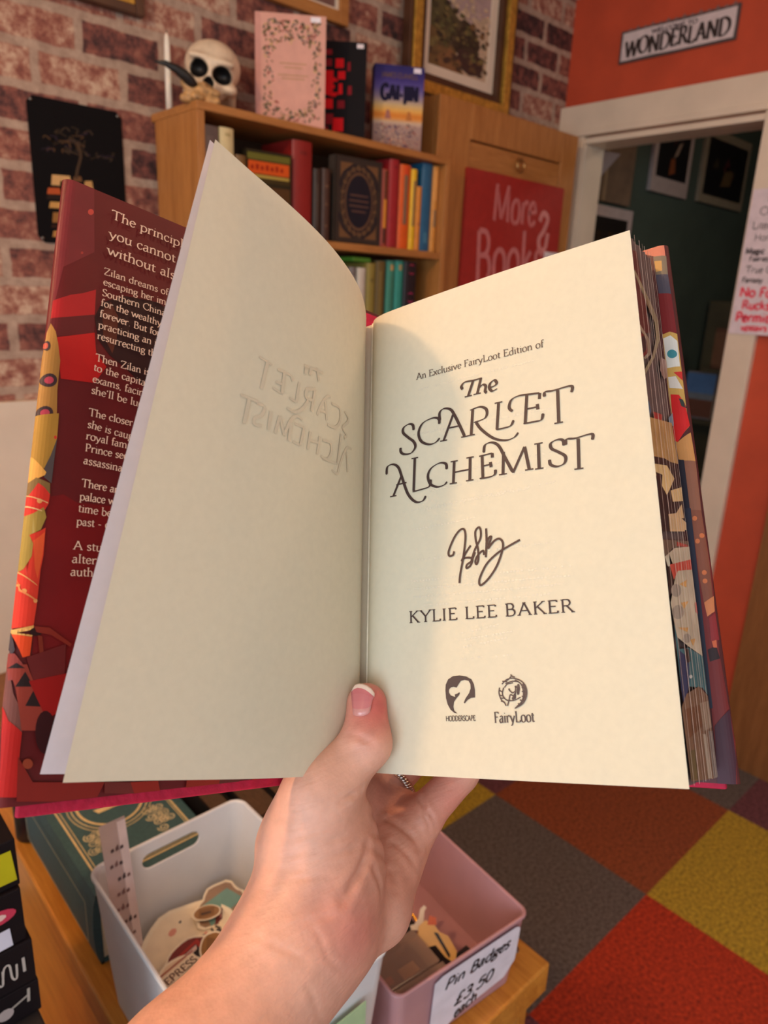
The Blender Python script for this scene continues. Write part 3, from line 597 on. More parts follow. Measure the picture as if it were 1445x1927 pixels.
spine_book(1.10, 1.15, Z2, 1.50, (90, 70, 56), 'brown spine left of the white ones on the lower bookcase row')
spine_book(1.212, 1.233, Z2, 1.518, (120, 112, 108), 'grey spine left of the white one on the lower bookcase row', multi(band(.3, .9, (180, 172, 164), .4, .8)))
spine_book(1.238, 1.267, Z2, 1.518, (206, 196, 180), 'white spine with a dark title on the lower bookcase row', multi(band(.35, .55, (70, 60, 60), .3, .7)))
spine_book(1.270, 1.300, Z2, 1.531, (142, 126, 58), 'olive spine under the green leaflet on the lower bookcase row', multi(band(.8, .84, (110, 96, 44))))
spine_book(1.302, 1.334, Z2, 1.538, (104, 84, 40), 'brown olive spine left of the teal pair', multi(band(.1, .9, (124, 104, 50), .15, .5)))
spine_book(1.340, 1.368, Z2, 1.541, (58, 132, 112), 'teal spine with a gilt top on the lower bookcase row, left of its twin', multi(band(.9, .96, (190, 150, 90)), band(.3, .44, (196, 122, 66)), band(.5, .85, (90, 120, 84), .6, .95)))
spine_book(1.370, 1.399, Z2, 1.543, (44, 142, 128), 'plain teal spine on the lower bookcase row, beside the black one', multi(band(.9, .96, (170, 150, 100)), band(.3, .44, (190, 118, 66))))
def dots(mb, S):
    for v, c in ((.92, (176, 40, 76)), (.62, (196, 46, 110)), (.4, (96, 84, 90)), (.2, (130, 90, 70))):
        mb.poly([S(.5+.3*math.cos(a), v+.055*math.sin(a), .0009) for a in np.linspace(0, 2*math.pi, 13)[:-1]], c)
spine_book(1.404, 1.449, Z2, 1.543, (26, 22, 28), 'black spine with pink dots at the right of the lower bookcase row', dots)
tag(MB().box(1.226, 1.286, 1.47, 1.56, 1.5325, 1.5435, (84, 140, 44)).build('leaflet', PR, None, (1.25, 1.5, 1.5325), .002), 'bright green leaflet lying flat on the lower row of books', 'leaflet')

# ---------------------------------------------------------------- on top of the bookcase
ZT += .0004
def d_pink(mb, S, w_, h_, SS, th):
    rect(mb, S, .001, .001, .013, h_-.001, (206, 150, 138), .0001)
    for k in range(620):
        u, v = rnd.uniform(.02, w_-.012), rnd.uniform(.014, h_-.012)
        ex, ey = (u-w_*.54)/(w_*.30), (v-h_*.46)/(h_*.30)
        if abs(ex)**3+abs(ey)**3 < 1+rnd.uniform(-.25, .3): continue
        c = rnd.choice([(104, 98, 62), (88, 90, 66), (120, 102, 66), (160, 84, 74), (206, 168, 122), (84, 100, 92)]); s = rnd.uniform(.0028, .0058); a = rnd.uniform(0, 6.28)
        mb.poly([S(u+s*math.cos(a), v+s*math.sin(a), .0003), S(u+s*.45*math.cos(a+1.57), v+s*.45*math.sin(a+1.57), .0003), S(u-s*math.cos(a), v-s*math.sin(a), .0003), S(u-s*.45*math.cos(a+1.57), v-s*.45*math.sin(a+1.57), .0003)], c)
    for v, hw in ((.128, .03), (.12, .02), (.105, .034), (.098, .026), (.024, .02)): rect(mb, S, w_*.54-hw, v, w_*.54+hw, v+.0022, (190, 150, 112), .0003)
    rect(mb, S, w_-.034, h_-.013, w_-.012, h_-.003, (238, 232, 238), .0005)
b = face_book('pink cloth book covered in leaf sprays standing beside the skull', 1.054, 1.501, ZT, .156, .225, .034, -.65, (216, 162, 146), (206, 150, 138), d_pink)
def d_red(mb, S, w_, h_, SS, th):
    R1, R2 = (226, 20, 28), (136, 24, 34)
    for u0, v0, u1, v1, c in [(.01, .152, .022, .176, R2), (.03, .182, .046, .194, R2), (.028, .158, .046, .174, R2), (.054, .156, .074, .176, R1), (.012, .128, .05, .150, R1), (.06, .132, .078, .15, R1), (.014, .096, .022, .13, R1), (.026, .1, .034, .126, R1), (.038, .096, .052, .104, R1), (.038, .112, .050, .118, R1), (.038, .124, .052, .130, R1), (.062, .1, .072, .124, R1), (.018, .068, .05, .09, R1), (.06, .07, .078, .088, R2), (.01, .044, .026, .062, R2), (.032, .034, .052, .058, R2), (.05, .02, .076, .05, R1), (.014, .012, .04, .03, R2), (.082, .15, .09, .17, R2), (.084, .1, .094, .12, R2)]:
        mb.poly([S(u0+.008, v0, .0003), S(u1+.008, v0+.001, .0003), S(u1+.0075, v1, .0003), S(u0+.0085, v1-.001, .0003)], c)
    write(mb, lambda u, v, h=0: S(u, v, .0006+h), 'ME', (.02, .098), (.066, .098), .034, R1, thick=.2, thin=.14, serif=False)
    rect(mb, S, w_-.024, h_-.013, w_-.008, h_-.004, (236, 226, 230), .0005)
face_book('black book with scarlet block lettering between the pink and blue books', 1.205, 1.521, ZT, .136, .212, .03, -.69, (22, 17, 20), (18, 14, 17), d_red)
def d_gai(mb, S, w_, h_, SS, th):
    rows = [(198, (50, 46, 104)), (170, (66, 54, 122)), (150, (96, 84, 148)), (128, (150, 132, 150)), (110, (212, 180, 130)), (98, (232, 176, 92)), (86, (222, 132, 52)), (78, (226, 150, 76)), (70, (206, 176, 150)), (60, (170, 140, 130)), (0, (150, 116, 104))]
    for (a, c), (b_, c2) in zip(rows, rows[1:]):
        n = 4
        for k in range(n):
            f0, f1 = k/n, (k+1)/n; cc = tuple(c[i]+(c2[i]-c[i])*f0 for i in range(3))
            rect(mb, S, .0005, (a+(b_-a)*f1)/1000*h_/.198, w_-.0005, (a+(b_-a)*f0)/1000*h_/.198, cc, .0001); rect(mb, SS, .001, (a+(b_-a)*f1)/1000*h_/.198, th-.001, (a+(b_-a)*f0)/1000*h_/.198, cc, .0001)
    for k in range(150):
        u, v = rnd.uniform(.004, w_-.008), rnd.uniform(.004, .062); s = rnd.uniform(.002, .006)
        rect(mb, S, u, v, min(w_-.001, u+s), v+s*.7, rnd.choice([(92, 64, 76), (190, 120, 96), (70, 70, 106), (210, 176, 150), (140, 60, 56), (110, 90, 84)]), .0003+.000002*k)
    for u, v, c in ((.03, .075, (170, 110, 100)), (.085, .074, (190, 116, 60))): mb.poly([S(u, v, .0004), S(u+.016, v, .0004), S(u+.011, v+.02, .0004), S(u+.004, v+.02, .0004)], c)
    write(mb, lambda u, v, h=0: S(u, v, .0006+h), 'GAI-JIN', (.018, .118), (.114, .118), .034, (30, 26, 54), thick=.2, thin=.14, serif=False)
    write(mb, lambda u, v, h=0: S(u, v, .0006+h), 'JAMES CLAVELL', (.018, .168), (.112, .168), .011, (104, 80, 76), thick=.15, thin=.1, serif=False)
    rect(mb, S, w_-.028, h_-.014, w_-.009, h_-.003, (240, 232, 244), .0008)
face_book('blue and gold paperback with bold dark title on the right of the bookcase top', 1.386, 1.500, ZT, .128, .196, .042, -.56, (70, 56, 118), (46, 42, 96), d_gai)
tag(MB().box(1.462, 1.53, 1.60, 1.64, ZT, 1.94).build('dark_folder', BLK, None, (1.5, 1.62, ZT)), 'dark folder standing behind the blue paperback against the wallpaper', 'folder')
# candle
t = thing('candle', 'white taper candle on the left end of the bookcase top', 'candle', (.803, 1.588, ZT))
MB().lathe([(.0068, ZT), (.0066, ZT+.06), (.0058, ZT+.125), (.0045, ZT+.14), (.002, ZT+.146)], .803, 1.588, 16).build('wax', mat('white_wax', (236, 226, 210), .5, .03, 20, sss=.2), t, t.location)
MB().tube([(.803, 1.588, ZT+.144), (.8035, 1.588, ZT+.152)], .0008, 6).build('wick', BLK, t, t.location)
# skull
eyes = [(-.0245, -.058, .064), (.0255, -.054, .060)]
pr = [('e', (0, .014, .080), (.058, .064, .050), .01), ('e', (0, -.026, .048), (.043, .034, .040), .02), ('c', (-.002, -.050, .032), (-.002, -.056, .010), .0195, .0155, .010),
      ('e', (-.043, -.036, .040), (.014, .018, .011), .006), ('e', (.043, -.034, .038), (.014, .018, .011), .006), ('c', (.044, -.03, .04), (.047, .01, .014), .010, .009, .006), ('c', (-.044, -.03, .04), (-.047, .01, .014), .010, .009, .006),
      ('e', (0, .034, .03), (.042, .045, .03), .015), ('e', (-.026, -.046, .086), (.022, .014, .007), .008), ('e', (.026, -.044, .083), (.022, .014, .007), .008),
      ('x', eyes[0], (.0205, .03, .0172), .003), ('x', eyes[1], (.0205, .03, .0165), .003), ('x', (-.0055, -.070, .040), (.0062, .022, .0125), .003), ('x', (.0045, -.070, .040), (.0062, .022, .0125), .003), ('x', (-.035, -.052, .014), (.013, .022, .014), .004), ('x', (.035, -.050, .014), (.012, .022, .014), .004)]
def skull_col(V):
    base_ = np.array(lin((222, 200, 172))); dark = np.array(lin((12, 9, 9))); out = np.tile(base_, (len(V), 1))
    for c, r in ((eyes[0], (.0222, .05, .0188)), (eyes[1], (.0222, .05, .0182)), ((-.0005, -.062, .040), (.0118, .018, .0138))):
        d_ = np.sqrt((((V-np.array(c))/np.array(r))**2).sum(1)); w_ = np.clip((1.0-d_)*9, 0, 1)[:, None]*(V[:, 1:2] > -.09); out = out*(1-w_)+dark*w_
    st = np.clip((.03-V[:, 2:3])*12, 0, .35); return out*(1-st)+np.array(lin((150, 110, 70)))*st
sk = solid('skull', pr, (-.075, -.095, -.016), (.075, .095, .14), .0022, printed('bone', .5, .12, 60, .15), colf=skull_col, it=3)
sk.location = (.874, 1.548, ZT+.0135); sk.rotation_euler = (.10, .13, -.56)
tag(sk, 'pale ornamental skull on the left part of the bookcase top', 'skull')
# little beaked ornament with a black curved horn
t = thing('ornament', 'small tan ornament with a curved black horn between the candle and the skull', 'ornament', (.806, 1.466, ZT), -.3)
solid('body', [('e', (0, 0, .018), (.028, .015, .017), .004), ('c', (.010, -.004, .026), (.036, -.012, .018), .012, .0055, .006), ('e', (-.022, .002, .034), (.013, .011, .012), .006), ('x', (.018, -.018, .032), (.007, .009, .006), .003), ('c', (-.03, 0, .005), (.036, -.008, .004), .008, .007, .005), ('e', (-.004, -.012, .008), (.014, .010, .008), .004)],
      (-.055, -.035, -.004), (.06, .03, .06), .0018, mat('tan_resin', (176, 134, 84), .5, .25, 90, .3), t)
MB().tube([(-.008, -.004, .026), (-.017, -.008, .034), (-.030, -.012, .043), (-.046, -.014, .051), (-.066, -.014, .057), (-.086, -.014, .057)], [.009, .0105, .0105, .008, .005, .0018], 12).build('horn', mat('black_horn', (22, 19, 18), .5, .2, 60), t)

# ---------------------------------------------------------------- tall cabinet with the red sign
t = thing('cabinet', 'tall oak cabinet in the corner beside the doorway', 'cabinet', (1.86, 1.57, 0)); YC = 1.50
X0, X1, ZC = 1.538, 2.19, 1.974
mb = MB(); mb.box(X0, X1, YC+.018, YB-.004, 0, ZC)
mb.build('carcass', OAK, t, t.location, .002)
mb = MB(); mb.box(X0, 1.668, YC, YC+.018, 0, ZC); mb.box(2.108, X1, YC, YC+.018, 0, ZC); mb.box(1.668, 2.108, YC, YC+.018, 1.884, ZC)
mb.build('face_frame', OAK, t, t.location, .002)
dr = MB().box(1.672, 2.104, YC+.003, YC+.0175, .08, 1.879).build('door', OAKX, t, t.location, .002)
h = MB(); h.tube([(1.888, YC-.002, 1.862), (1.888, YC-.012, 1.862)], .007, 10); rr = [(1.888+.017*math.sin(a), YC-.012, 1.845+.017*math.cos(a)) for a in np.linspace(0, 2*math.pi, 20)]
h.tube(rr, .0028, 8, cap=False); h.build('ring_handle', mat('brass', (196, 160, 104), .3, .1, 40, metal=1), dr, t.location)
t = thing('hanging_sign', 'red board with hand painted words More Books on the tall cabinet', 'sign', (1.886, YC-.01, 1.15))
mb = MB(); mb.box(1.652, 2.12, YC-.014, YC-.002, 1.12, 1.809, (160, 40, 33)); S = plane((1.652, YC-.014, 1.12), (1, 0, 0), (0, 0, 1), .0004)
q = lambda x, z: (x*1.0417-1.652, 1.452+(z-1.452)*1.0417-1.12)
CH = (196, 116, 114)
write(mb, S, 'More', q(1.700, 1.672), q(1.905, 1.676), .10, CH, thick=.085, thin=.085, serif=False, maxseg=.02)
write(mb, lambda u, v, h=0: S(u+.006, v-.004, .0002+h), 'More', q(1.700, 1.672), q(1.905, 1.676), .10, (176, 80, 76), thick=.03, thin=.03, serif=False)
write(mb, S, 'Books', q(1.64, 1.50), q(1.965, 1.52), .145, CH, thick=.075, thin=.075, serif=False)
ribbon(mb, S, crom([q(1.925, 1.69), q(1.94, 1.715), q(1.965, 1.70), q(1.95, 1.665), q(1.93, 1.64), q(1.94, 1.61), q(1.965, 1.615), q(1.972, 1.66)]), .018, .016, (204, 132, 128))
mb.build('board', PR, t, t.location)
tag(MB().box(2.046, 2.12, YC-.018, YC-.0145, 1.58, 1.612, (226, 214, 214)).build('price_tag', PR, None, (2.08, YC-.016, 1.58)), 'small white tag on the lower right of the red board', 'tag')

# low bench under the painted wall panel, far left
t = thing('bench', 'brown wooden bench below the painted panel at the far left', 'bench', (.1, 1.5, 0))
MB().box(-.5, .6, 1.36, 1.628, .565, .60).build('seat', WALNUT, t, t.location, .003)
for x in (-.45, .55): MB().box(x, x+.04, 1.38, 1.62, 0, .565).build('leg', WALNUT, t, t.location)

# measured shapes of the open book and the hand (metres)
DATA = {}
DATA['book_o'] = [0.18488,0.20789,1.24438]
DATA['left_top'] = [[0.07976,0.09804,0.19054],[0.07542,0.09176,0.19496],[0.07025,0.08648,0.19974],[0.06389,0.08107,0.20507],[0.05559,0.07538,0.21133],[0.0434,0.06921,0.21939],[0.02822,0.06364,0.22833],[0.01274,0.05971,0.23655],[-0.00294,0.05686,0.2443],[-0.01952,0.05443,0.25219],[-0.03587,0.05174,0.26013]]
DATA['left_bot'] = [[0.00434,0.00628,-0.00441],[0,0,0],[-0.00846,-0.00113,0.00393],[-0.0179,-0.00219,0.00829],[-0.02906,-0.00312,0.01339],[-0.04376,-0.00376,0.02003],[-0.06057,-0.00375,0.02752],[-0.07671,-0.0032,0.03464],[-0.09257,-0.00251,0.0416],[-0.10923,-0.00199,0.04895],[-0.12594,-0.00196,0.05639]]
DATA['right'] = [[0.07542,0.09176,0.19496],[0.10554,-0.039,0.23828],[0,0,0],[0.0473,-0.1255,0.04351]]
DATA['right_n'] = [-0.92191,-0.08728,0.37745]
DATA['white'] = [[-0.03455,0.05795,0.26084],[-0.12886,0.01122,0.05323]]
DATA['flap'] = [[0.08374,0.11189,0.20547],[-0.06653,0.1152,0.24763],[0.01125,0.01239,-0.00978],[-0.14041,0.01524,0.04339]]
DATA['block_back'] = [[0.10989,0.09824,0.18665],[0.14183,-0.03218,0.22954],[0.03364,0.00257,-0.01311],[0.08271,-0.1228,0.02971]]
DATA['bflap'] = [[0.11603,0.10177,0.19171],[0.14973,-0.03122,0.23589],[0.03736,0.00285,-0.01456],[0.09,-0.12698,0.02567]]
DATA['title'] = [[1,"",[[0.41959,0.76217],[0.41485,0.76925],[0.42816,0.77678],[0.45996,0.77593],[0.49263,0.77675]]],[0,"e",[[0.45994,0.77556],[0.43896,0.74451]]],[0,"e",[[0.48826,0.77665],[0.47233,0.74513]]],[1,"",[[0.47873,0.75646],[0.49341,0.76179],[0.50423,0.75766],[0.50159,0.74697],[0.5074,0.74249]]],[1,"",[[0.51792,0.75203],[0.53566,0.75318],[0.54393,0.75822],[0.53665,0.76551],[0.5223,0.76133],[0.51731,0.75212],[0.52699,0.74343],[0.54534,0.74597]]],[1,"",[[0.22131,0.6972],[0.21802,0.70915],[0.20055,0.71319],[0.17929,0.70797],[0.17708,0.69659],[0.20019,0.68236],[0.22088,0.67124],[0.22755,0.65834],[0.21016,0.64694],[0.18237,0.6472],[0.16696,0.65418],[0.16559,0.66392]]],[1,"",[[0.32579,0.69804],[0.32359,0.70961],[0.30036,0.71439],[0.25946,0.70798],[0.24189,0.68905],[0.2517,0.66893],[0.2818,0.65805],[0.30844,0.65884],[0.32655,0.66687]]],[0,"e",[[0.37946,0.71202],[0.34065,0.6597]]],[1,"e",[[0.32806,0.70529],[0.32741,0.72238],[0.34429,0.72968],[0.37032,0.72443],[0.38579,0.70935],[0.4037,0.6849],[0.42118,0.65902]]],[0,"",[[0.35541,0.68438],[0.40686,0.68452]]],[0,"e",[[0.45399,0.71362],[0.44489,0.6592]]],[1,"",[[0.44331,0.71316],[0.48084,0.71564],[0.50348,0.70649],[0.49737,0.68986],[0.45523,0.68488]]],[1,"",[[0.46329,0.68499],[0.48348,0.66626],[0.52393,0.64367],[0.56436,0.63484],[0.59348,0.63747],[0.60855,0.64584]]],[0,"s",[[0.54706,0.71598],[0.53716,0.66061]]],[1,"",[[0.53416,0.66025],[0.5666,0.66064],[0.58542,0.66296],[0.59559,0.673]]],[0,"",[[0.64416,0.71891],[0.63344,0.66238]]],[1,"",[[0.59379,0.69126],[0.58297,0.70048],[0.59191,0.71536],[0.61854,0.72066],[0.65833,0.71872],[0.68625,0.71731]]],[0,"",[[0.68625,0.71731],[0.68386,0.7054]]],[0,"",[[0.6396,0.69028],[0.67778,0.69018]]],[0,"",[[0.67617,0.69597],[0.6772,0.68469]]],[1,"",[[0.62715,0.66175],[0.66363,0.66144],[0.68592,0.66283],[0.69272,0.67473]]],[1,"",[[0.70072,0.70763],[0.70395,0.71694],[0.73021,0.71639],[0.78572,0.71817],[0.7857,0.70518]]],[0,"e",[[0.74368,0.71554],[0.73978,0.65002]]],[0,"e",[[0.16954,0.60188],[0.13392,0.55888]]],[1,"",[[0.10449,0.60992],[0.10791,0.62684],[0.13294,0.63011],[0.1563,0.62017],[0.17159,0.59604],[0.19536,0.55851],[0.22544,0.53874],[0.25397,0.53786],[0.26739,0.54764]]],[0,"",[[0.14717,0.58248],[0.19014,0.58385]]],[0,"s",[[0.22507,0.63405],[0.21913,0.56274]]],[1,"",[[0.21438,0.56094],[0.25591,0.56321],[0.28237,0.56671],[0.28805,0.58079]]],[1,"",[[0.34955,0.5968],[0.34687,0.6087],[0.32313,0.61291],[0.29013,0.60517],[0.27647,0.58993],[0.28579,0.57151],[0.31153,0.56303],[0.33728,0.56434],[0.35028,0.57035]]],[0,"es",[[0.37885,0.61091],[0.37338,0.56466]]],[0,"es",[[0.43825,0.61273],[0.43406,0.56515]]],[0,"",[[0.37767,0.58757],[0.43672,0.58827]]],[0,"",[[0.4809,0.6129],[0.48053,0.56539]]],[0,"",[[0.47053,0.6115],[0.5168,0.61335]]],[0,"",[[0.5168,0.61335],[0.51668,0.60422]]],[0,"",[[0.48048,0.58996],[0.51094,0.59113]]],[0,"",[[0.50953,0.59583],[0.51107,0.58517]]],[1,"",[[0.46916,0.5654],[0.50603,0.56544],[0.52277,0.5694],[0.52583,0.57848]]],[0,"e",[[0.55543,0.61203],[0.54986,0.56681]]],[1,"",[[0.48726,0.61755],[0.49319,0.6329],[0.51734,0.63555],[0.54023,0.62594],[0.55857,0.60125],[0.58419,0.56694]]],[0,"",[[0.58419,0.56694],[0.6265,0.61471]]],[0,"e",[[0.6265,0.61471],[0.63745,0.56787]]],[0,"es",[[0.67164,0.61655],[0.66911,0.56677]]],[1,"",[[0.75022,0.60375],[0.74784,0.61471],[0.7296,0.61746],[0.71027,0.61223],[0.7118,0.60196],[0.73209,0.59306],[0.7519,0.58264],[0.74776,0.56984],[0.72624,0.56541],[0.70563,0.57081],[0.70304,0.58109]]],[1,"",[[0.75556,0.60449],[0.75996,0.615],[0.78694,0.61423],[0.8348,0.61725],[0.83578,0.60567]]],[0,"e",[[0.79448,0.6127],[0.78975,0.5548]]]]
DATA['sign'] = [[1,"",[[0.37006,0.42474],[0.36548,0.41757],[0.35216,0.41685],[0.35104,0.42735],[0.37252,0.45297],[0.39444,0.4665],[0.40913,0.46549],[0.41175,0.44744],[0.40178,0.40961],[0.38966,0.37802],[0.38614,0.36071]]],[1,"",[[0.42904,0.43303],[0.41279,0.42075],[0.39523,0.40409],[0.40695,0.40932],[0.43007,0.40803],[0.43327,0.40201],[0.42398,0.39231],[0.41198,0.38915],[0.41391,0.39576],[0.42971,0.40221],[0.44354,0.41895]]],[1,"",[[0.4298,0.40366],[0.44392,0.42478],[0.46305,0.44412],[0.46568,0.46013],[0.45953,0.46736],[0.44723,0.45991],[0.44761,0.44217],[0.45408,0.42417],[0.45373,0.40379],[0.44706,0.39487],[0.44343,0.40145],[0.4533,0.41254],[0.47152,0.42021],[0.47342,0.41139]]],[1,"",[[0.48469,0.46324],[0.48429,0.4369],[0.4796,0.40669]]],[1,"",[[0.48487,0.43104],[0.49071,0.44233],[0.501,0.44603],[0.49406,0.43338],[0.48677,0.42279]]],[1,"",[[0.48932,0.4235],[0.51025,0.43671],[0.52781,0.43992],[0.53845,0.43202],[0.53569,0.41639],[0.51635,0.38888],[0.49014,0.36739],[0.46443,0.35433],[0.45457,0.3562],[0.45793,0.36893],[0.48215,0.39357],[0.51816,0.41169],[0.55322,0.42249],[0.59502,0.43356]]]]
DATA['hod'] = [[0.32661,0.15699],[0.32804,0.16772],[0.3367,0.17753],[0.35339,0.18333],[0.37625,0.1844],[0.3987,0.18245],[0.41593,0.17701],[0.42331,0.16816],[0.42638,0.15674],[0.42589,0.14399],[0.41231,0.14311],[0.40102,0.13926],[0.39114,0.13295],[0.38807,0.13487],[0.39487,0.14276],[0.40649,0.15152],[0.41239,0.16029],[0.41223,0.16821],[0.40623,0.17442],[0.39355,0.17627],[0.38058,0.17458],[0.37218,0.1684],[0.3654,0.16221],[0.35572,0.16349],[0.34589,0.16264],[0.33917,0.15874],[0.33828,0.1534],[0.3436,0.14806],[0.35164,0.14593],[0.35969,0.14487],[0.35829,0.14947],[0.36644,0.1507],[0.37303,0.15334],[0.3762,0.15245],[0.37276,0.14804],[0.36278,0.14187],[0.35504,0.13569],[0.35236,0.12687],[0.35526,0.11986],[0.36561,0.11466],[0.35664,0.11514],[0.34241,0.12156],[0.33307,0.13122],[0.32799,0.14274]]
DATA['loot'] = [[1,"",[[0.55104,0.12452],[0.57518,0.13269],[0.58807,0.14619],[0.58806,0.16142],[0.57594,0.17253],[0.55277,0.17782],[0.53171,0.17624],[0.51443,0.16772]]],[1,"",[[0.55564,0.12673],[0.57419,0.13775],[0.57998,0.15296],[0.574,0.16743],[0.55548,0.17488]]],[1,"",[[0.55263,0.12588],[0.56627,0.13098],[0.58152,0.14451],[0.58396,0.15804]]],[1,"",[[0.56012,0.12759],[0.57872,0.13944],[0.58539,0.15465],[0.57848,0.16826]]],[1,"",[[0.51907,0.16167],[0.51448,0.14965],[0.52279,0.14109],[0.53448,0.1382],[0.55235,0.13941],[0.57043,0.14451]]],[1,"",[[0.50638,0.16171],[0.50406,0.15138],[0.51065,0.13937],[0.51938,0.13597]]],[1,"",[[0.52849,0.17368],[0.53778,0.17706],[0.54577,0.18304]]],[1,"",[[0.54293,0.18478],[0.5486,0.18129],[0.55597,0.18037]]],[1,"",[[0.50901,0.13766],[0.51931,0.13511],[0.52479,0.12917]]],[1,"",[[0.54912,0.17012],[0.53099,0.16764],[0.52148,0.16166]]],[1,"",[[0.56704,0.17173],[0.54637,0.17271],[0.52505,0.16853]]],[1,"",[[0.50598,0.15654],[0.51627,0.15308]]],[1,"",[[0.50681,0.14794],[0.51721,0.14622]]],[1,"",[[0.51092,0.1428],[0.51993,0.1428]]],[1,"",[[0.51636,0.17289],[0.53135,0.17194]]],[1,"",[[0.57492,0.16147],[0.58878,0.15972]]],[1,"",[[0.57429,0.15467],[0.58872,0.15295]]],[1,"",[[0.57351,0.1462],[0.58646,0.14451]]],[1,"",[[0.56704,0.13943],[0.58147,0.13776]]],[1,"",[[0.56057,0.13266],[0.57518,0.13269]]],[1,"",[[0.55637,0.16153],[0.5554,0.15386],[0.55295,0.14621]]],[1,"",[[0.55429,0.15471],[0.54607,0.15217],[0.5361,0.15732]]],[1,"",[[0.5528,0.14451],[0.53984,0.14877],[0.53458,0.1394],[0.52926,0.12918]]],[1,"",[[0.5512,0.14315],[0.54526,0.14281],[0.54777,0.13771]]],[1,"",[[0.56657,0.16661],[0.56727,0.15809],[0.56209,0.1496]]],[1,"",[[0.56355,0.16577],[0.56123,0.1564],[0.56518,0.15129]]],[1,"",[[0.53471,0.15852],[0.53755,0.1568]]]]
DATA['lootpoly'] = [[[0.55305,0.16411],[0.55907,0.16528],[0.56021,0.16152],[0.55418,0.16017]],[[0.56223,0.16749],[0.56758,0.16797],[0.56889,0.15978],[0.5665,0.14959],[0.5605,0.14824],[0.55813,0.15471],[0.56006,0.15981]],[[0.55518,0.15471],[0.55717,0.15386],[0.55552,0.14196],[0.54652,0.14026],[0.54222,0.14195],[0.54874,0.14876]],[[0.5333,0.15956],[0.53784,0.16023],[0.53849,0.15731],[0.53397,0.15681]]]
DATA['rt'] = [["An Exclusive FairyLoot Edition of",[0.23396,0.81083,0.70985,0.81042],0.0033,"serif"],["KYLIE LEE BAKER",[0.19648,0.2888,0.74705,0.29295],0.0052,"serif"],["HODDERSCAPE",[0.32656,0.10034,0.42553,0.10214],0.0021,"sans"],["FairyLoot",[0.48484,0.09887,0.60881,0.10185],0.0042,"serif"]]
DATA['ghost'] = [[0.24236,0.7873,0.67896,0.78728],[0.17357,0.52023,0.72011,0.53743],[0.26889,0.55839,0.7068,0.56678],[0.25756,0.51947,0.63513,0.53162],[0.19444,0.47876,0.45216,0.48805],[0.2246,0.41545,0.70712,0.42359],[0.19333,0.37307,0.74944,0.37664],[0.18294,0.35714,0.75509,0.35885],[0.21323,0.33965,0.71406,0.34428],[0.25273,0.32212,0.68031,0.3282],[0.37423,0.26435,0.51742,0.27769],[0.37356,0.25114,0.5588,0.26374],[0.39112,0.23866,0.54094,0.2524],[0.38083,0.21573,0.55502,0.22095],[0.42047,0.5897,0.72685,0.59613],[0.21857,0.68668,0.71981,0.68218]]
DATA['ghostleft'] = [[0,"",[[0.71742,0.70423],[0.66593,0.70186]]],[0,"",[[0.68466,0.70262],[0.68844,0.65174]]],[0,"",[[0.61517,0.70271],[0.61008,0.66257]]],[0,"",[[0.61517,0.70271],[0.64245,0.70033]]],[0,"",[[0.61658,0.6786],[0.63978,0.67752]]],[0,"",[[0.61008,0.66257],[0.64913,0.66445]]],[1,"",[[0.6148,0.70182],[0.5878,0.70313],[0.57539,0.69539]]],[0,"",[[0.54686,0.7009],[0.54582,0.66171]]],[0,"",[[0.54582,0.66171],[0.57644,0.66311]]],[0,"",[[0.47185,0.70635],[0.4735,0.66221]]],[1,"",[[0.47185,0.70635],[0.50881,0.69649],[0.50759,0.68035],[0.47105,0.68357]]],[1,"",[[0.49587,0.67718],[0.51747,0.65547],[0.54549,0.64273],[0.57967,0.64249]]],[1,"",[[0.38389,0.7137],[0.40111,0.71134],[0.4239,0.69362],[0.44324,0.6624]]],[0,"",[[0.41133,0.699],[0.38963,0.66382]]],[0,"",[[0.43111,0.67485],[0.40334,0.67753]]],[1,"",[[0.37355,0.70339],[0.32452,0.70645],[0.31226,0.68303],[0.33663,0.66276],[0.38146,0.65724]]],[1,"",[[0.28832,0.70919],[0.25761,0.7036],[0.25786,0.6922],[0.29061,0.67286],[0.25677,0.66543],[0.27037,0.65545]]],[0,"",[[0.75426,0.62521],[0.69241,0.62709]]],[0,"",[[0.7243,0.62505],[0.72526,0.58043]]],[1,"",[[0.69528,0.62452],[0.66559,0.62396],[0.66921,0.60795],[0.69217,0.59709],[0.68812,0.58679],[0.66244,0.59058]]],[0,"",[[0.63894,0.62253],[0.636,0.58878]]],[0,"",[[0.60242,0.62141],[0.60866,0.58808]]],[0,"",[[0.60242,0.62141],[0.57331,0.59195]]],[1,"",[[0.57331,0.59195],[0.55669,0.62418],[0.53416,0.63739],[0.50795,0.63644]]],[0,"",[[0.5539,0.62284],[0.55107,0.58599]]],[0,"",[[0.49556,0.62416],[0.49949,0.58905]]],[0,"",[[0.49556,0.62416],[0.53778,0.62255]]],[0,"",[[0.49949,0.58905],[0.53409,0.58864]]],[0,"",[[0.41535,0.6251],[0.41581,0.58867]]],[0,"",[[0.46364,0.6234],[0.46349,0.58877]]],[0,"",[[0.46271,0.60725],[0.41588,0.61144]]],[1,"",[[0.39744,0.6218],[0.35609,0.62478],[0.34346,0.60839],[0.36216,0.58952],[0.39743,0.59046]]],[0,"",[[0.29638,0.65819],[0.29905,0.59429]]],[0,"",[[0.29905,0.59429],[0.38516,0.58677]]],[1,"",[[0.20526,0.64595],[0.24705,0.63862],[0.28018,0.59824],[0.29283,0.57509],[0.32851,0.57537]]],[0,"",[[0.24489,0.63242],[0.22345,0.59254]]],[0,"",[[0.53912,0.73682],[0.44505,0.74769]]],[0,"",[[0.47792,0.74892],[0.45998,0.72645]]],[0,"",[[0.50581,0.74089],[0.50758,0.7258]]],[0,"",[[0.5284,0.73463],[0.5285,0.72221]]]]
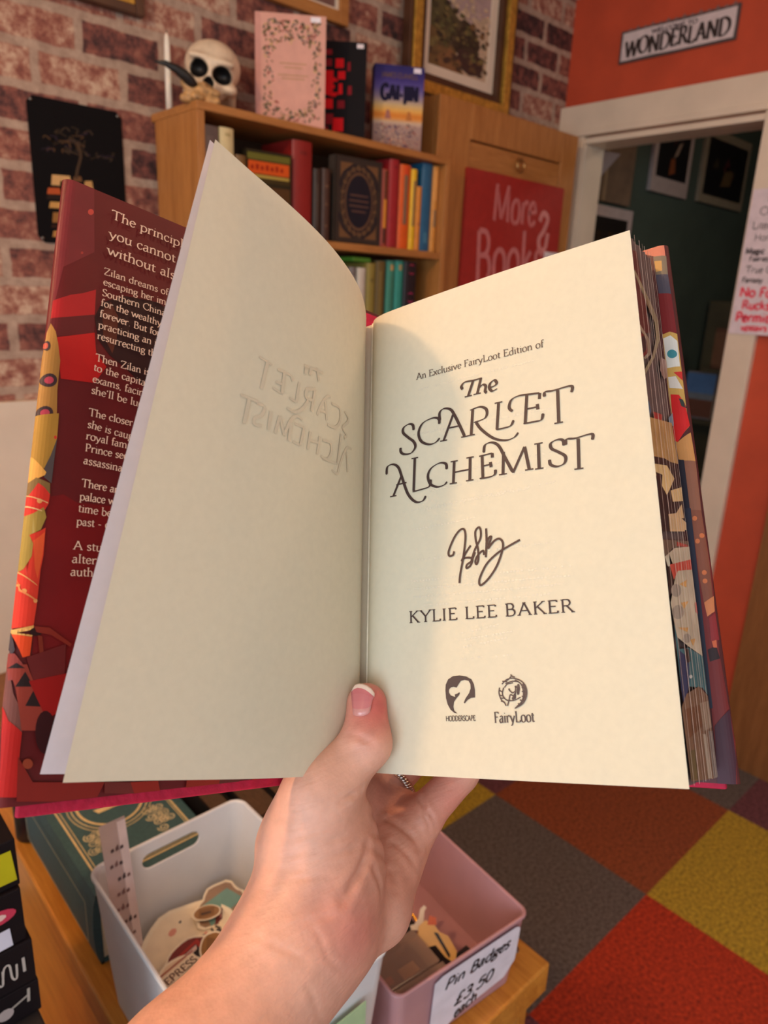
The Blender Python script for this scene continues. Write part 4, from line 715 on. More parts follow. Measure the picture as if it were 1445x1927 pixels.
DATA['ft'] = [["The principl",[0.88805,0.95266,0.67579,0.95038],0.0043],["you cannot",[0.88983,0.91396,0.69667,0.91487],0.0043],["without als",[0.89087,0.88177,0.69443,0.87977],0.0043],["Zilan dreams of",[0.89434,0.84121,0.71223,0.84406],0.0031],["escaping her im",[0.89395,0.82126,0.71667,0.82341],0.0031],["Southern China",[0.8949,0.80095,0.71613,0.80131],0.0031],["for the wealthy",[0.8953,0.78204,0.72661,0.77914],0.0031],["forever. But for",[0.89547,0.76154,0.72842,0.75945],0.0031],["practicing an i",[0.89693,0.74055,0.73665,0.73926],0.0031],["resurrecting th",[0.89708,0.72032,0.73761,0.71827],0.0031],["Then Zilan is",[0.89608,0.6807,0.75048,0.68065],0.0031],["to the capital",[0.89918,0.66297,0.75424,0.65914],0.0031],["exams, facin",[0.89916,0.6422,0.76263,0.64001],0.0031],["she'll be luc",[0.89991,0.6224,0.76483,0.6192],0.0031],["The closer",[0.90079,0.58371,0.78688,0.58222],0.0031],["she is caug",[0.90137,0.56326,0.78419,0.55805],0.0031],["royal fami",[0.90198,0.54326,0.79081,0.54122],0.0031],["Prince see",[0.90188,0.523,0.79332,0.52233],0.0031],["assassinat",[0.90295,0.50206,0.79665,0.50012],0.0031],["There ar",[0.90238,0.46439,0.8123,0.4632],0.0031],["palace w",[0.90387,0.44257,0.81668,0.44303],0.0031],["time be",[0.90506,0.42357,0.82362,0.42258],0.0031],["past - o",[0.90591,0.40224,0.82455,0.40283],0.0031],["A stu",[0.90806,0.36374,0.83893,0.3651],0.0032],["alter",[0.90828,0.34312,0.85043,0.344],0.0032],["auth",[0.90892,0.32308,0.85556,0.32445],0.0032]]
DATA['flapart'] = [[[124,18,20],[[0.97053,0.44152],[0.93814,0.44851],[0.90594,0.43884],[0.76698,0.44294],[0.84632,0.30319],[0.90221,0.16874],[0.96776,0.16904],[0.97478,0.24543],[0.97311,0.32784]]],[[122,40,42],[[1.00122,1.00002],[0.93643,1.00614],[0.92008,0.87959],[0.99235,0.83238],[1.00138,0.77061],[1.00612,0.76681],[1.01197,0.89351]]],[[205,75,62],[[0.93176,0.95491],[0.93197,0.95284],[0.93306,0.95076],[0.93489,0.94891],[0.93726,0.94751],[0.93986,0.94673],[0.94238,0.94667],[0.94453,0.94733],[0.94605,0.94863],[0.94675,0.95041],[0.94655,0.95247],[0.94548,0.95455],[0.94366,0.9564],[0.94131,0.95781],[0.9387,0.95859],[0.93616,0.95866],[0.934,0.95801],[0.93247,0.9567]]],[[170,60,50],[[0.94801,0.87062],[0.94809,0.86973],[0.94856,0.86884],[0.94937,0.86806],[0.9504,0.86748],[0.95154,0.86717],[0.95264,0.86717],[0.95359,0.86748],[0.95425,0.86807],[0.95456,0.86885],[0.95448,0.86974],[0.95401,0.87063],[0.95321,0.87141],[0.95218,0.87199],[0.95104,0.8723],[0.94993,0.8723],[0.94899,0.87199],[0.94832,0.87141]]],[[178,32,34],[[1.00597,0.76818],[0.96778,0.78675],[0.93957,0.79629],[0.90741,0.811],[0.90477,0.76063],[1.00624,0.73641]]],[[98,26,28],[[1.00613,0.73565],[0.90528,0.76461],[0.90104,0.73159],[0.99604,0.70472],[1.00656,0.72196]]],[[190,26,24],[[0.99451,0.70375],[0.9011,0.73211],[0.89301,0.69835],[0.86377,0.67736],[0.88974,0.64353],[0.97159,0.6364],[0.98309,0.68024]]],[[48,16,18],[[0.90477,0.76063],[0.88953,0.79164],[0.82903,0.81715],[0.74159,0.82603],[0.69675,0.81859],[0.7348,0.71567],[0.74957,0.65479],[0.80956,0.68217],[0.85882,0.69978],[0.89232,0.72264]]],[[95,42,28],[[0.88751,0.77551],[0.86674,0.79698],[0.84418,0.77418],[0.84326,0.73287],[0.85156,0.70392],[0.8781,0.73103]]],[[178,124,58],[[1.00494,0.72754],[0.99394,0.71428],[0.98627,0.6951],[0.9772,0.66597],[0.97688,0.61524],[0.96824,0.5409],[1.0196,0.53339],[1.01805,0.5834],[1.01416,0.66887],[1.0101,0.71078]]],[[62,42,44],[[0.97969,0.63238],[0.98014,0.62828],[0.98256,0.62432],[0.98664,0.62097],[0.99188,0.61865],[0.99763,0.61762],[1.00321,0.618],[1.00795,0.61974],[1.0113,0.62262],[1.01286,0.6263],[1.01246,0.63035],[1.01012,0.63428],[1.00612,0.63763],[1.00093,0.64],[0.99516,0.64108],[0.98951,0.64074],[0.98468,0.63902],[0.98127,0.63611]]],[[186,62,78],[[0.98724,0.631],[0.98749,0.6288],[0.98881,0.62666],[0.99105,0.62485],[0.99393,0.62359],[0.9971,0.62302],[1.00017,0.6232],[1.00279,0.62412],[1.00463,0.62567],[1.00548,0.62765],[1.00525,0.62984],[1.00395,0.63196],[1.00173,0.63377],[0.99887,0.63505],[0.9957,0.63564],[0.9926,0.63547],[0.98996,0.63455],[0.9881,0.63299]]],[[62,42,44],[[0.98089,0.57673],[0.98133,0.57274],[0.98372,0.56892],[0.98774,0.56574],[0.9929,0.56358],[0.99858,0.56269],[1.00408,0.56317],[1.00875,0.56495],[1.01206,0.56783],[1.0136,0.57145],[1.0132,0.57539],[1.0109,0.57918],[1.00695,0.58238],[1.00183,0.58458],[0.99615,0.58552],[0.99058,0.58508],[0.98582,0.5833],[0.98245,0.5804]]],[[186,62,78],[[0.98833,0.57553],[0.98858,0.57339],[0.98989,0.57133],[0.9921,0.56961],[0.99493,0.56843],[0.99805,0.56794],[1.00108,0.56818],[1.00366,0.56913],[1.00548,0.57067],[1.00632,0.57263],[1.00609,0.57475],[1.00481,0.5768],[1.00263,0.57852],[0.9998,0.57971],[0.99668,0.58023],[0.99363,0.57999],[0.99102,0.57905],[0.98918,0.57749]]],[[62,42,44],[[1.00136,0.68887],[1.0013,0.68589],[1.00197,0.68313],[1.00329,0.68091],[1.00511,0.6795],[1.00719,0.67908],[1.00929,0.67968],[1.01116,0.68124],[1.01257,0.68357],[1.01336,0.68638],[1.01343,0.68935],[1.01277,0.69211],[1.01146,0.69434],[1.00965,0.69576],[1.00757,0.6962],[1.00545,0.6956],[1.00357,0.69404],[1.00215,0.6917]]],[[196,80,62],[[1.00545,0.68854],[1.00541,0.68661],[1.00587,0.68482],[1.00675,0.68338],[1.00796,0.68246],[1.00934,0.68217],[1.01074,0.68256],[1.01198,0.68356],[1.01292,0.68506],[1.01343,0.68688],[1.01347,0.6888],[1.01302,0.69059],[1.01215,0.69204],[1.01094,0.69296],[1.00955,0.69325],[1.00815,0.69287],[1.0069,0.69187],[1.00597,0.69036]]],[[182,132,52],[[1.02497,0.56846],[0.96804,0.57762],[0.96637,0.53734],[0.9761,0.50222],[0.98831,0.48403],[1.00413,0.49146],[1.02279,0.4996]]],[[88,76,74],[[0.9662,0.53614],[0.96759,0.51295],[0.96869,0.4628],[0.98593,0.47019],[0.98704,0.48655],[0.97678,0.50691]]],[[215,60,45],[[0.9671,0.53772],[0.96716,0.53671],[0.96761,0.53577],[0.96841,0.535],[0.96944,0.53451],[0.97059,0.53434],[0.97172,0.53452],[0.9727,0.53504],[0.9734,0.53581],[0.97374,0.53676],[0.97368,0.53776],[0.97323,0.53871],[0.97244,0.53947],[0.97141,0.53997],[0.97025,0.54014],[0.96912,0.53996],[0.96814,0.53945],[0.96744,0.53867]]],[[238,168,78],[[1.02241,0.5013],[1.00288,0.49398],[0.98261,0.47883],[0.98515,0.47381],[1.02179,0.46014]]],[[140,105,58],[[1.02116,0.46022],[1.00064,0.46844],[0.97194,0.46243],[0.96942,0.44514],[0.99558,0.46064],[1.01749,0.4365],[1.02199,0.44517]]],[[226,54,40],[[0.99622,0.46056],[0.98225,0.45423],[0.96942,0.44514],[0.97048,0.4299],[0.97718,0.41999],[0.99224,0.4128],[1.01628,0.40845],[1.02397,0.41765],[1.01749,0.4365]]],[[176,142,62],[[1.02305,0.40781],[0.99864,0.41287],[0.98035,0.42382],[0.9723,0.40897],[0.98157,0.38875],[1.00172,0.37917],[0.99347,0.36642],[0.99373,0.34751],[1.00504,0.32808],[1.02455,0.32385],[1.02391,0.36407]]],[[226,58,38],[[1.00172,0.37917],[0.98141,0.38764],[0.97157,0.39303],[0.97007,0.35026],[0.97311,0.32784],[0.97343,0.27759],[0.9757,0.2454],[1.02454,0.24159],[1.027,0.3052],[1.02448,0.32342],[1.00498,0.32765],[0.99339,0.34731],[0.99316,0.36644]]],[[238,92,46],[[0.99383,0.37086],[0.97217,0.38615],[0.97198,0.35236],[0.97562,0.32769],[0.97741,0.31438],[0.98532,0.3293]]],[[236,160,90],[[0.98496,0.43304],[0.98509,0.43176],[0.98581,0.43058],[0.98704,0.42963],[0.98864,0.42903],[0.99041,0.42885],[0.99213,0.42911],[0.9936,0.42978],[0.99464,0.43078],[0.99514,0.43198],[0.99502,0.43325],[0.9943,0.43444],[0.99307,0.43539],[0.99148,0.436],[0.98971,0.43618],[0.98799,0.43592],[0.98651,0.43525],[0.98546,0.43425]]],[[236,160,90],[[0.99547,0.29604],[0.99557,0.29493],[0.99622,0.29393],[0.99733,0.29316],[0.99876,0.2927],[1.00034,0.29263],[1.00189,0.29294],[1.00321,0.2936],[1.00415,0.29452],[1.0046,0.2956],[1.00449,0.29671],[1.00385,0.29772],[1.00275,0.29849],[1.00132,0.29895],[0.99974,0.29902],[0.99819,0.29872],[0.99686,0.29806],[0.99591,0.29713]]],[[236,160,90],[[0.9729,0.28237],[0.97301,0.28133],[0.97363,0.28039],[0.97468,0.27967],[0.97605,0.27926],[0.97755,0.2792],[0.97902,0.2795],[0.98027,0.28012],[0.98115,0.28099],[0.98157,0.282],[0.98147,0.28304],[0.98085,0.28398],[0.9798,0.2847],[0.97845,0.28511],[0.97694,0.28518],[0.97547,0.28488],[0.97421,0.28426],[0.97332,0.28339]]],[[236,160,90],[[1.02021,0.30986],[1.02028,0.30905],[1.02074,0.30831],[1.02154,0.30774],[1.02257,0.3074],[1.02371,0.30734],[1.02482,0.30756],[1.02578,0.30804],[1.02646,0.30871],[1.02679,0.3095],[1.02672,0.31031],[1.02626,0.31105],[1.02547,0.31162],[1.02444,0.31196],[1.0233,0.31202],[1.02218,0.3118],[1.02122,0.31132],[1.02054,0.31065]]],[[236,160,90],[[1.00714,0.30409],[1.0072,0.30342],[1.00759,0.30282],[1.00824,0.30235],[1.0091,0.30208],[1.01004,0.30203],[1.01096,0.30222],[1.01175,0.30261],[1.01232,0.30316],[1.01258,0.30381],[1.01252,0.30447],[1.01214,0.30508],[1.01149,0.30554],[1.01064,0.30582],[1.00969,0.30587],[1.00877,0.30569],[1.00797,0.3053],[1.00741,0.30474]]],[[240,180,120],[[1.01863,0.43981],[0.97243,0.43202],[0.97216,0.43019],[1.01839,0.43824]]],[[240,190,130],[[1.02238,0.42347],[0.9834,0.41823],[0.98317,0.41665],[1.02203,0.42124]]],[[240,170,100],[[1.02511,0.32359],[0.97766,0.30562],[0.97746,0.30432],[1.02477,0.32145]]],[[236,140,80],[[1.02324,0.31184],[1.00584,0.29769],[0.97596,0.28397],[0.97725,0.28219],[1.00853,0.29541]]],[[238,176,96],[[1.02362,0.23953],[0.97589,0.24667],[0.975,0.24075],[1.00511,0.23519],[0.97592,0.23269],[0.97707,0.23014],[1.01674,0.23347]]],[[240,78,30],[[1.01733,0.23345],[0.97639,0.22973],[0.97725,0.20334],[0.99072,0.20073]]],[[46,16,14],[[0.95686,0.23779],[0.95735,0.23574],[0.95935,0.2339],[0.96262,0.23251],[0.96675,0.23171],[0.97124,0.23162],[0.97555,0.23223],[0.97916,0.23347],[0.98165,0.23519],[0.98273,0.23718],[0.98227,0.23921],[0.98032,0.24104],[0.9771,0.24245],[0.973,0.24326],[0.9685,0.24338],[0.96415,0.24278],[0.96049,0.24154],[0.95795,0.23981]]],[[140,42,28],[[0.97478,0.24543],[0.94172,0.24416],[0.88997,0.22148],[0.89266,0.2171],[0.937,0.23354],[0.96888,0.23708]]],[[132,44,26],[[0.96516,0.23293],[0.95554,0.23101],[0.94836,0.20361],[0.93085,0.19109],[0.94027,0.19105],[0.95704,0.20353]]],[[112,34,32],[[0.98412,0.20078],[0.90306,0.22126],[0.89899,0.16872],[0.96625,0.16904]]],[[120,70,62],[[1.03321,0.19108],[1.02601,0.19111],[0.99952,0.15065],[0.97557,0.11515],[0.97759,0.09734],[1.00266,0.11342],[1.02361,0.1324]]],[[74,60,64],[[1.02695,0.24194],[1.02302,0.23581],[1.00432,0.21132],[1.00834,0.20304],[1.02721,0.21102]]],[[150,60,52],[[1.02696,0.20592],[1.0041,0.20617],[0.98399,0.18633],[0.96928,0.16905],[1.00941,0.16924],[1.02528,0.18663]]],[[152,58,44],[[1.01653,0.18861],[0.98175,0.19131],[0.92857,0.11641],[0.94512,0.09922],[0.97879,0.10035],[0.99704,0.15818]]],[[40,24,24],[[1.01422,0.18557],[0.99999,0.19328],[0.98463,0.18564]]],[[40,24,24],[[0.99773,0.1602],[0.98392,0.18101],[0.96335,0.15991]]],[[40,24,24],[[0.97659,0.1337],[0.96265,0.1553],[0.94163,0.132]]],[[160,22,18],[[0.97435,0.16767],[0.88794,0.17971],[0.90521,0.12224],[0.93159,0.11598]]],[[186,28,22],[[1.02373,0.13314],[1.00285,0.11466],[0.97767,0.09784],[0.97784,0.07086],[0.97517,0.01254],[1.00438,0.01461]]],[[56,16,18],[[0.90769,0.09543],[0.90754,0.08519],[0.91005,0.07633],[0.91488,0.06993],[0.92142,0.06672],[0.92888,0.06707],[0.93637,0.07089],[0.943,0.07772],[0.94801,0.08675],[0.95081,0.09691],[0.95106,0.10703],[0.94872,0.11589],[0.94403,0.12244],[0.93755,0.12585],[0.93003,0.12568],[0.9224,0.12192],[0.9156,0.11501],[0.91049,0.1058]]],[[150,62,36],[[0.9493,0.0548],[0.94957,0.05247],[0.95107,0.0505],[0.95361,0.04911],[0.95688,0.04848],[0.96048,0.04868],[0.96398,0.04967],[0.96696,0.05135],[0.96907,0.05351],[0.97005,0.05588],[0.96979,0.0582],[0.96833,0.06017],[0.96582,0.06157],[0.96257,0.06222],[0.95896,0.06204],[0.95544,0.06105],[0.95242,0.05937],[0.95029,0.0572]]],[[132,30,20],[[0.98072,0.06613],[0.94595,0.03026],[0.84869,0.02423],[0.7904,0.02064],[0.80477,0.00109],[0.89271,0.00111],[0.9743,0.00704]]],[[112,40,34],[[0.7885,0.00508],[0.7904,0.02064],[0.70185,0.01521],[0.68196,0.00059],[0.71799,-0.00282]]],[[150,40,24],[[0.58236,0.0191],[0.48264,0.01637],[0.49195,-0.00616],[0.58527,-0.00578]]],[[150,36,22],[[0.7291,0.01687],[0.66003,0.01482],[0.65386,8e-05],[0.71834,0.00036]]],[[104,44,36],[[0.4879,0.01376],[0.42675,0.01151],[0.43129,-0.00823],[0.49195,-0.00616]]],[[168,48,28],[[0.39195,0.00539],[0.30795,0.00553],[0.30729,-0.01319],[0.39117,-0.01014]]]]
DATA['edgeart'] = [[[92,48,46],[[-0.02728,0.9586],[0.22781,0.97028],[0.43651,0.81276],[-0.04075,0.7906]]],[[150,138,108],[[-0.00693,0.91874],[0.07276,0.92176],[0.54156,0.88802],[0.85812,0.85797],[0.8253,0.81746],[0.48175,0.7647],[-0.04467,0.70393],[-0.07587,0.71004],[0.38994,0.76395],[0.65983,0.81016],[0.66634,0.84572],[0.36059,0.87552]]],[[110,34,34],[[0.32093,0.78416],[0.28763,0.77446],[0.23112,0.76482],[0.15903,0.75641],[0.08054,0.75025],[0.00503,0.74701],[-0.05894,0.74701],[-0.10443,0.75021],[-0.12661,0.7562],[-0.12304,0.7643],[-0.09388,0.7736],[-0.04199,0.78304],[0.02717,0.79153],[0.10579,0.79802],[0.18443,0.80168],[0.25306,0.802],[0.30258,0.79887],[0.32624,0.79266]]],[[46,38,42],[[0.21813,0.7796],[0.19589,0.77286],[0.15841,0.76617],[0.11058,0.76036],[0.05836,0.75611],[0.00802,0.75392],[-0.03463,0.75402],[-0.06479,0.75636],[-0.07912,0.76066],[-0.07599,0.76643],[-0.05564,0.77299],[-0.02021,0.77959],[0.02637,0.78544],[0.07872,0.78985],[0.13052,0.79224],[0.17526,0.79229],[0.20718,0.78997],[0.2221,0.78556]]],[[158,140,118],[[-0.06597,0.80604],[0.0527,0.81025],[0.34001,0.79587],[0.33211,0.76458],[0.09011,0.74458],[0.03733,0.74594],[0.2304,0.7633],[0.23569,0.78807]]],[[150,120,110],[[0.75785,0.77613],[1.0335,0.78089],[0.97014,0.74305],[0.78141,0.73278],[0.65655,0.74681]]],[[70,105,130],[[-0.00341,0.66153],[0.06361,0.66246],[0.09893,0.64465],[0.0044,0.63275]]],[[168,58,52],[[0.17034,0.64706],[0.5311,0.65306],[0.47384,0.63318],[0.20621,0.63209]]],[[96,140,160],[[0.77852,0.65338],[1.04326,0.67583],[0.97365,0.64394],[0.78009,0.64115]]],[[186,146,92],[[0.00709,0.6314],[0.90608,0.64809],[0.96009,0.56831],[0.01694,0.55588]]],[[36,30,32],[[0.01732,0.55872],[0.3911,0.56521],[0.90375,0.5639],[0.96248,0.5321],[1.00231,0.49101],[0.89231,0.43703],[-0.04667,0.42262],[-0.00664,0.50203]]],[[226,194,136],[[0.01663,0.54514],[0.48078,0.55348],[0.72291,0.53423],[0.3487,0.49504],[0.17253,0.51109],[0.00726,0.52467]]],[[228,196,140],[[0.51425,0.50712],[0.98521,0.52357],[0.9783,0.49651],[0.54864,0.48674]]],[[226,190,140],[[0.61847,0.46643],[0.90174,0.48912],[0.92872,0.46306],[0.73066,0.45827]]],[[226,190,140],[[0.32316,0.45833],[0.52678,0.44769],[0.92962,0.45134],[0.89231,0.43703],[0.31181,0.42821]]],[[34,28,30],[[0.0291,0.53025],[0.25859,0.5307],[0.18417,0.50626],[0.33016,0.4867],[0.13258,0.47157],[0.04147,0.49196]]],[[220,186,140],[[0.3133,0.45965],[0.61695,0.46649],[0.98921,0.45532],[0.96849,0.44031],[0.3386,0.43345]]],[[110,92,76],[[-0.00892,0.40895],[0.99117,0.42017],[0.99181,0.40853],[0.34421,0.39878],[0.06171,0.38023],[0.00393,0.3849]]],[[180,70,60],[[0.5169,0.41226],[0.93839,0.4122],[0.94603,0.40795],[0.49845,0.40443]]],[[206,192,166],[[0.02441,0.37979],[0.40182,0.39953],[0.99503,0.40973],[1.02677,0.36266],[1.03059,0.2719],[1.02239,0.20813],[0.50065,0.22711],[0.13426,0.24333],[0.04997,0.30044],[0.3589,0.35633],[0.08063,0.36433]]],[[214,86,70],[[0.15539,0.36729],[1.01428,0.38618],[1.01275,0.36684],[0.43257,0.35924],[0.24963,0.34175]]],[[44,34,32],[[0.07488,0.36159],[0.16151,0.36519],[0.24963,0.34175],[0.14827,0.32219],[0.02032,0.31076]]],[[168,156,140],[[0.47511,0.32451],[0.45399,0.32045],[0.41231,0.31674],[0.35561,0.31384],[0.29109,0.3121],[0.22665,0.3117],[0.16983,0.31267],[0.12705,0.31488],[0.10303,0.31806],[0.1004,0.32185],[0.11954,0.3258],[0.15845,0.32946],[0.21291,0.3324],[0.27675,0.33425],[0.3424,0.33477],[0.40175,0.33389],[0.44719,0.33168],[0.47277,0.32842]]],[[168,156,140],[[0.47502,0.2865],[0.45193,0.28217],[0.40618,0.27829],[0.34389,0.27534],[0.27303,0.27366],[0.20226,0.27343],[0.13986,0.27467],[0.09284,0.27719],[0.06633,0.28071],[0.06322,0.2848],[0.08394,0.28901],[0.12638,0.29284],[0.18596,0.29584],[0.25599,0.29764],[0.32818,0.29801],[0.3936,0.29687],[0.44384,0.29435],[0.47223,0.29074]]],[[168,156,140],[[0.62548,0.24102],[0.60959,0.23825],[0.57782,0.23582],[0.53427,0.23403],[0.48442,0.23308],[0.43435,0.23308],[0.38998,0.23403],[0.3564,0.23579],[0.33742,0.23816],[0.33516,0.24086],[0.34992,0.24357],[0.3801,0.24598],[0.42234,0.2478],[0.47176,0.2488],[0.5225,0.24886],[0.56832,0.24796],[0.60344,0.24619],[0.62335,0.24378]]],[[222,170,104],[[0.42113,0.33503],[0.73647,0.34589],[0.67052,0.33143]]],[[222,170,104],[[0.40078,0.30234],[0.69686,0.30667],[0.48803,0.29196]]],[[222,170,104],[[0.19479,0.25905],[0.58037,0.25983],[0.50382,0.25164]]],[[222,170,104],[[0.58443,0.23831],[0.79533,0.24111],[0.67245,0.22756]]],[[210,110,100],[[0.93428,0.30516],[1.03707,0.30852],[1.01114,0.28304],[0.91997,0.2883]]],[[66,118,124],[[0.07836,0.26531],[0.14418,0.24075],[0.16684,0.22263],[0.49553,0.22499],[1.01007,0.20816],[1.03904,0.13687],[0.83457,0.15477],[0.28926,0.16053],[0.11464,0.12892],[0.08162,0.17182]]],[[48,62,96],[[0.1255,0.22267],[0.45127,0.20657],[0.37418,0.16262],[0.11356,0.12843],[0.07966,0.15923]]],[[52,40,38],[[0.33125,0.2251],[0.48915,0.22235],[0.49373,0.20121],[0.3784,0.19889]]],[[128,98,76],[[0.03314,0.12837],[0.23467,0.14814],[0.69755,0.1582],[1.04889,0.136],[1.01327,-0.00041],[0.08702,0.01019]]],[[116,78,54],[[0.10389,0.12403],[0.64637,0.1271],[0.66617,0.09065],[0.15011,0.07649]]],[[156,134,112],[[0.65289,0.12965],[1.07401,0.13178],[1.06773,0.0864],[0.70191,0.08252]]],[[108,92,60],[[0.10765,0.05747],[0.31123,0.05707],[0.30513,0.01043],[0.1049,0.01155]]],[[180,164,144],[[0.63403,0.07816],[0.74433,0.07687],[0.77798,0.00354],[0.64103,0.00512]]],[[140,128,120],[[0.84233,0.08095],[1.10529,0.07803],[1.00323,0.00027],[0.83304,0.00261]]],[[210,210,205],[[0.49789,0.17549],[0.49201,0.17445],[0.48026,0.17356],[0.46409,0.17294],[0.4455,0.17265],[0.42673,0.17274],[0.41002,0.17319],[0.39736,0.17394],[0.39024,0.17491],[0.3895,0.17598],[0.39522,0.17702],[0.40675,0.1779],[0.42273,0.17853],[0.44127,0.17882],[0.46014,0.17874],[0.47705,0.1783],[0.48992,0.17754],[0.49716,0.17657]]]]
DATA['bflapart'] = [[[204,122,98],[[0.92203,1.00344],[0.98655,1.00433],[1.0026,0.99953],[1.00242,0.97383],[0.97217,0.98014],[0.94914,0.98829]]],[[124,110,92],[[0.96747,0.98112],[1.00442,0.9767],[1.00245,0.93718],[0.96876,0.94186]]],[[196,150,86],[[0.96847,0.97096],[0.99018,0.96781],[0.98813,0.94721],[0.96891,0.94775]]],[[78,72,84],[[0.96736,0.94214],[1.00245,0.93718],[1.00403,0.89674],[0.96933,0.90188]]],[[126,36,38],[[0.96794,0.90214],[1.00403,0.89674],[1.00497,0.81576],[0.96538,0.81899]]],[[206,160,84],[[0.96417,0.81759],[0.98672,0.81998],[1.00557,0.8141],[1.00404,0.68615],[1.00388,0.62899],[0.96224,0.59902],[0.9602,0.69471]]],[[226,218,206],[[0.96544,0.80945],[0.98756,0.81226],[1.00365,0.79965],[1.00181,0.74829],[0.96601,0.74902]]],[[64,138,146],[[0.99886,0.7729],[0.99745,0.77013],[0.99455,0.76794],[0.99048,0.76659],[0.98575,0.76625],[0.98091,0.76696],[0.97654,0.76865],[0.97318,0.7711],[0.97123,0.77402],[0.97095,0.77707],[0.97236,0.77986],[0.97529,0.78206],[0.97939,0.78341],[0.98416,0.78373],[0.98901,0.78299],[0.99336,0.78129],[0.99668,0.77884],[0.99859,0.77593]]],[[222,208,194],[[0.9649,0.73114],[0.98762,0.72959],[1.00199,0.70314],[0.96534,0.70944]]],[[206,50,44],[[0.98328,0.7379],[1.00523,0.73794],[1.0039,0.7197]]],[[216,34,34],[[0.96605,0.69642],[0.98949,0.69254],[1.0017,0.67432],[1.00664,0.63168],[0.96871,0.60225],[0.95923,0.60681]]],[[54,60,54],[[0.98815,0.6857],[0.99789,0.68236],[1.0052,0.66484],[0.99186,0.67006]]],[[206,142,82],[[0.96241,0.5999],[1.0062,0.61832],[1.00834,0.56295],[0.96509,0.56752]]],[[146,92,70],[[0.97951,0.56619],[1.00845,0.56352],[1.00583,0.4325],[0.9771,0.43419]]],[[118,38,36],[[0.97865,0.47327],[1.0063,0.47139],[1.01106,0.35905],[1.00413,0.22417],[1.01389,0.06925],[1.0051,-0.00089],[0.9603,-0.00145],[0.96674,0.11936]]],[[134,76,56],[[0.98079,0.47313],[1.0063,0.47139],[1.00873,0.37849],[1.00634,0.31542],[0.98352,0.30517],[0.97984,0.36032]]],[[206,112,66],[[0.99371,0.41497],[0.99305,0.41347],[0.99176,0.41218],[0.98999,0.41127],[0.98796,0.41085],[0.98591,0.41096],[0.98409,0.41159],[0.98271,0.41267],[0.98195,0.41406],[0.98189,0.41561],[0.98255,0.41712],[0.98385,0.4184],[0.98562,0.41931],[0.98766,0.41974],[0.98971,0.41962],[0.99153,0.41899],[0.9929,0.41791],[0.99366,0.41651]]],[[206,112,66],[[1.00585,0.4247],[1.00519,0.4232],[1.0039,0.42192],[1.00214,0.42102],[1.00012,0.42059],[0.99808,0.42071],[0.99626,0.42134],[0.99489,0.42242],[0.99414,0.42382],[0.99409,0.42537],[0.99475,0.42687],[0.99604,0.42816],[0.99781,0.42906],[0.99984,0.42948],[1.00188,0.42937],[1.00369,0.42873],[1.00506,0.42764],[1.00581,0.42624]]],[[206,112,66],[[1.00001,0.35812],[0.99936,0.35664],[0.99808,0.35536],[0.99634,0.35444],[0.99433,0.354],[0.99231,0.35408],[0.99051,0.35467],[0.98915,0.35571],[0.9884,0.35707],[0.98835,0.35859],[0.98901,0.36008],[0.99029,0.36136],[0.99204,0.36228],[0.99405,0.36272],[0.99607,0.36264],[0.99787,0.36204],[0.99922,0.36099],[0.99996,0.35963]]],[[206,112,66],[[0.99905,0.34301],[0.9984,0.34153],[0.99713,0.34025],[0.99539,0.33933],[0.99339,0.33888],[0.99137,0.33895],[0.98957,0.33954],[0.98822,0.34057],[0.98747,0.34192],[0.98742,0.34343],[0.98807,0.34492],[0.98935,0.3462],[0.99109,0.34712],[0.9931,0.34757],[0.99512,0.34749],[0.99691,0.3469],[0.99826,0.34587],[0.999,0.34451]]],[[206,112,66],[[0.99432,0.45652],[0.99366,0.455],[0.99236,0.45372],[0.99058,0.45281],[0.98853,0.4524],[0.98647,0.45253],[0.98463,0.45319],[0.98324,0.4543],[0.98247,0.45572],[0.98242,0.45728],[0.98309,0.4588],[0.98439,0.46009],[0.98618,0.46099],[0.98823,0.4614],[0.99029,0.46127],[0.99213,0.4606],[0.99351,0.4595],[0.99427,0.45808]]],[[204,122,76],[[0.98435,0.30515],[1.0082,0.31645],[1.00605,0.28967],[0.98773,0.28063]]],[[140,40,42],[[0.9913,0.27785],[1.00673,0.28695],[1.00737,0.24006],[0.98853,0.23763]]],[[48,26,28],[[0.9774,0.22307],[0.99913,0.22952],[1.00412,0.20832],[0.97943,0.20262]]],[[200,96,60],[[0.99057,0.2376],[1.00129,0.24014],[1.00062,0.22686],[0.99249,0.22693]]],[[70,34,46],[[0.96959,0.09366],[1.00925,0.12254],[1.00877,0.03899],[1.002,-0.00102],[0.95807,-0.00278]]],[[38,34,46],[[0.96537,0.56897],[0.98049,0.56669],[0.9788,0.43409],[0.95742,0.43534]]],[[44,44,60],[[0.96459,0.47712],[0.98178,0.47593],[0.97091,0.12407],[0.96272,0.12344]]]]
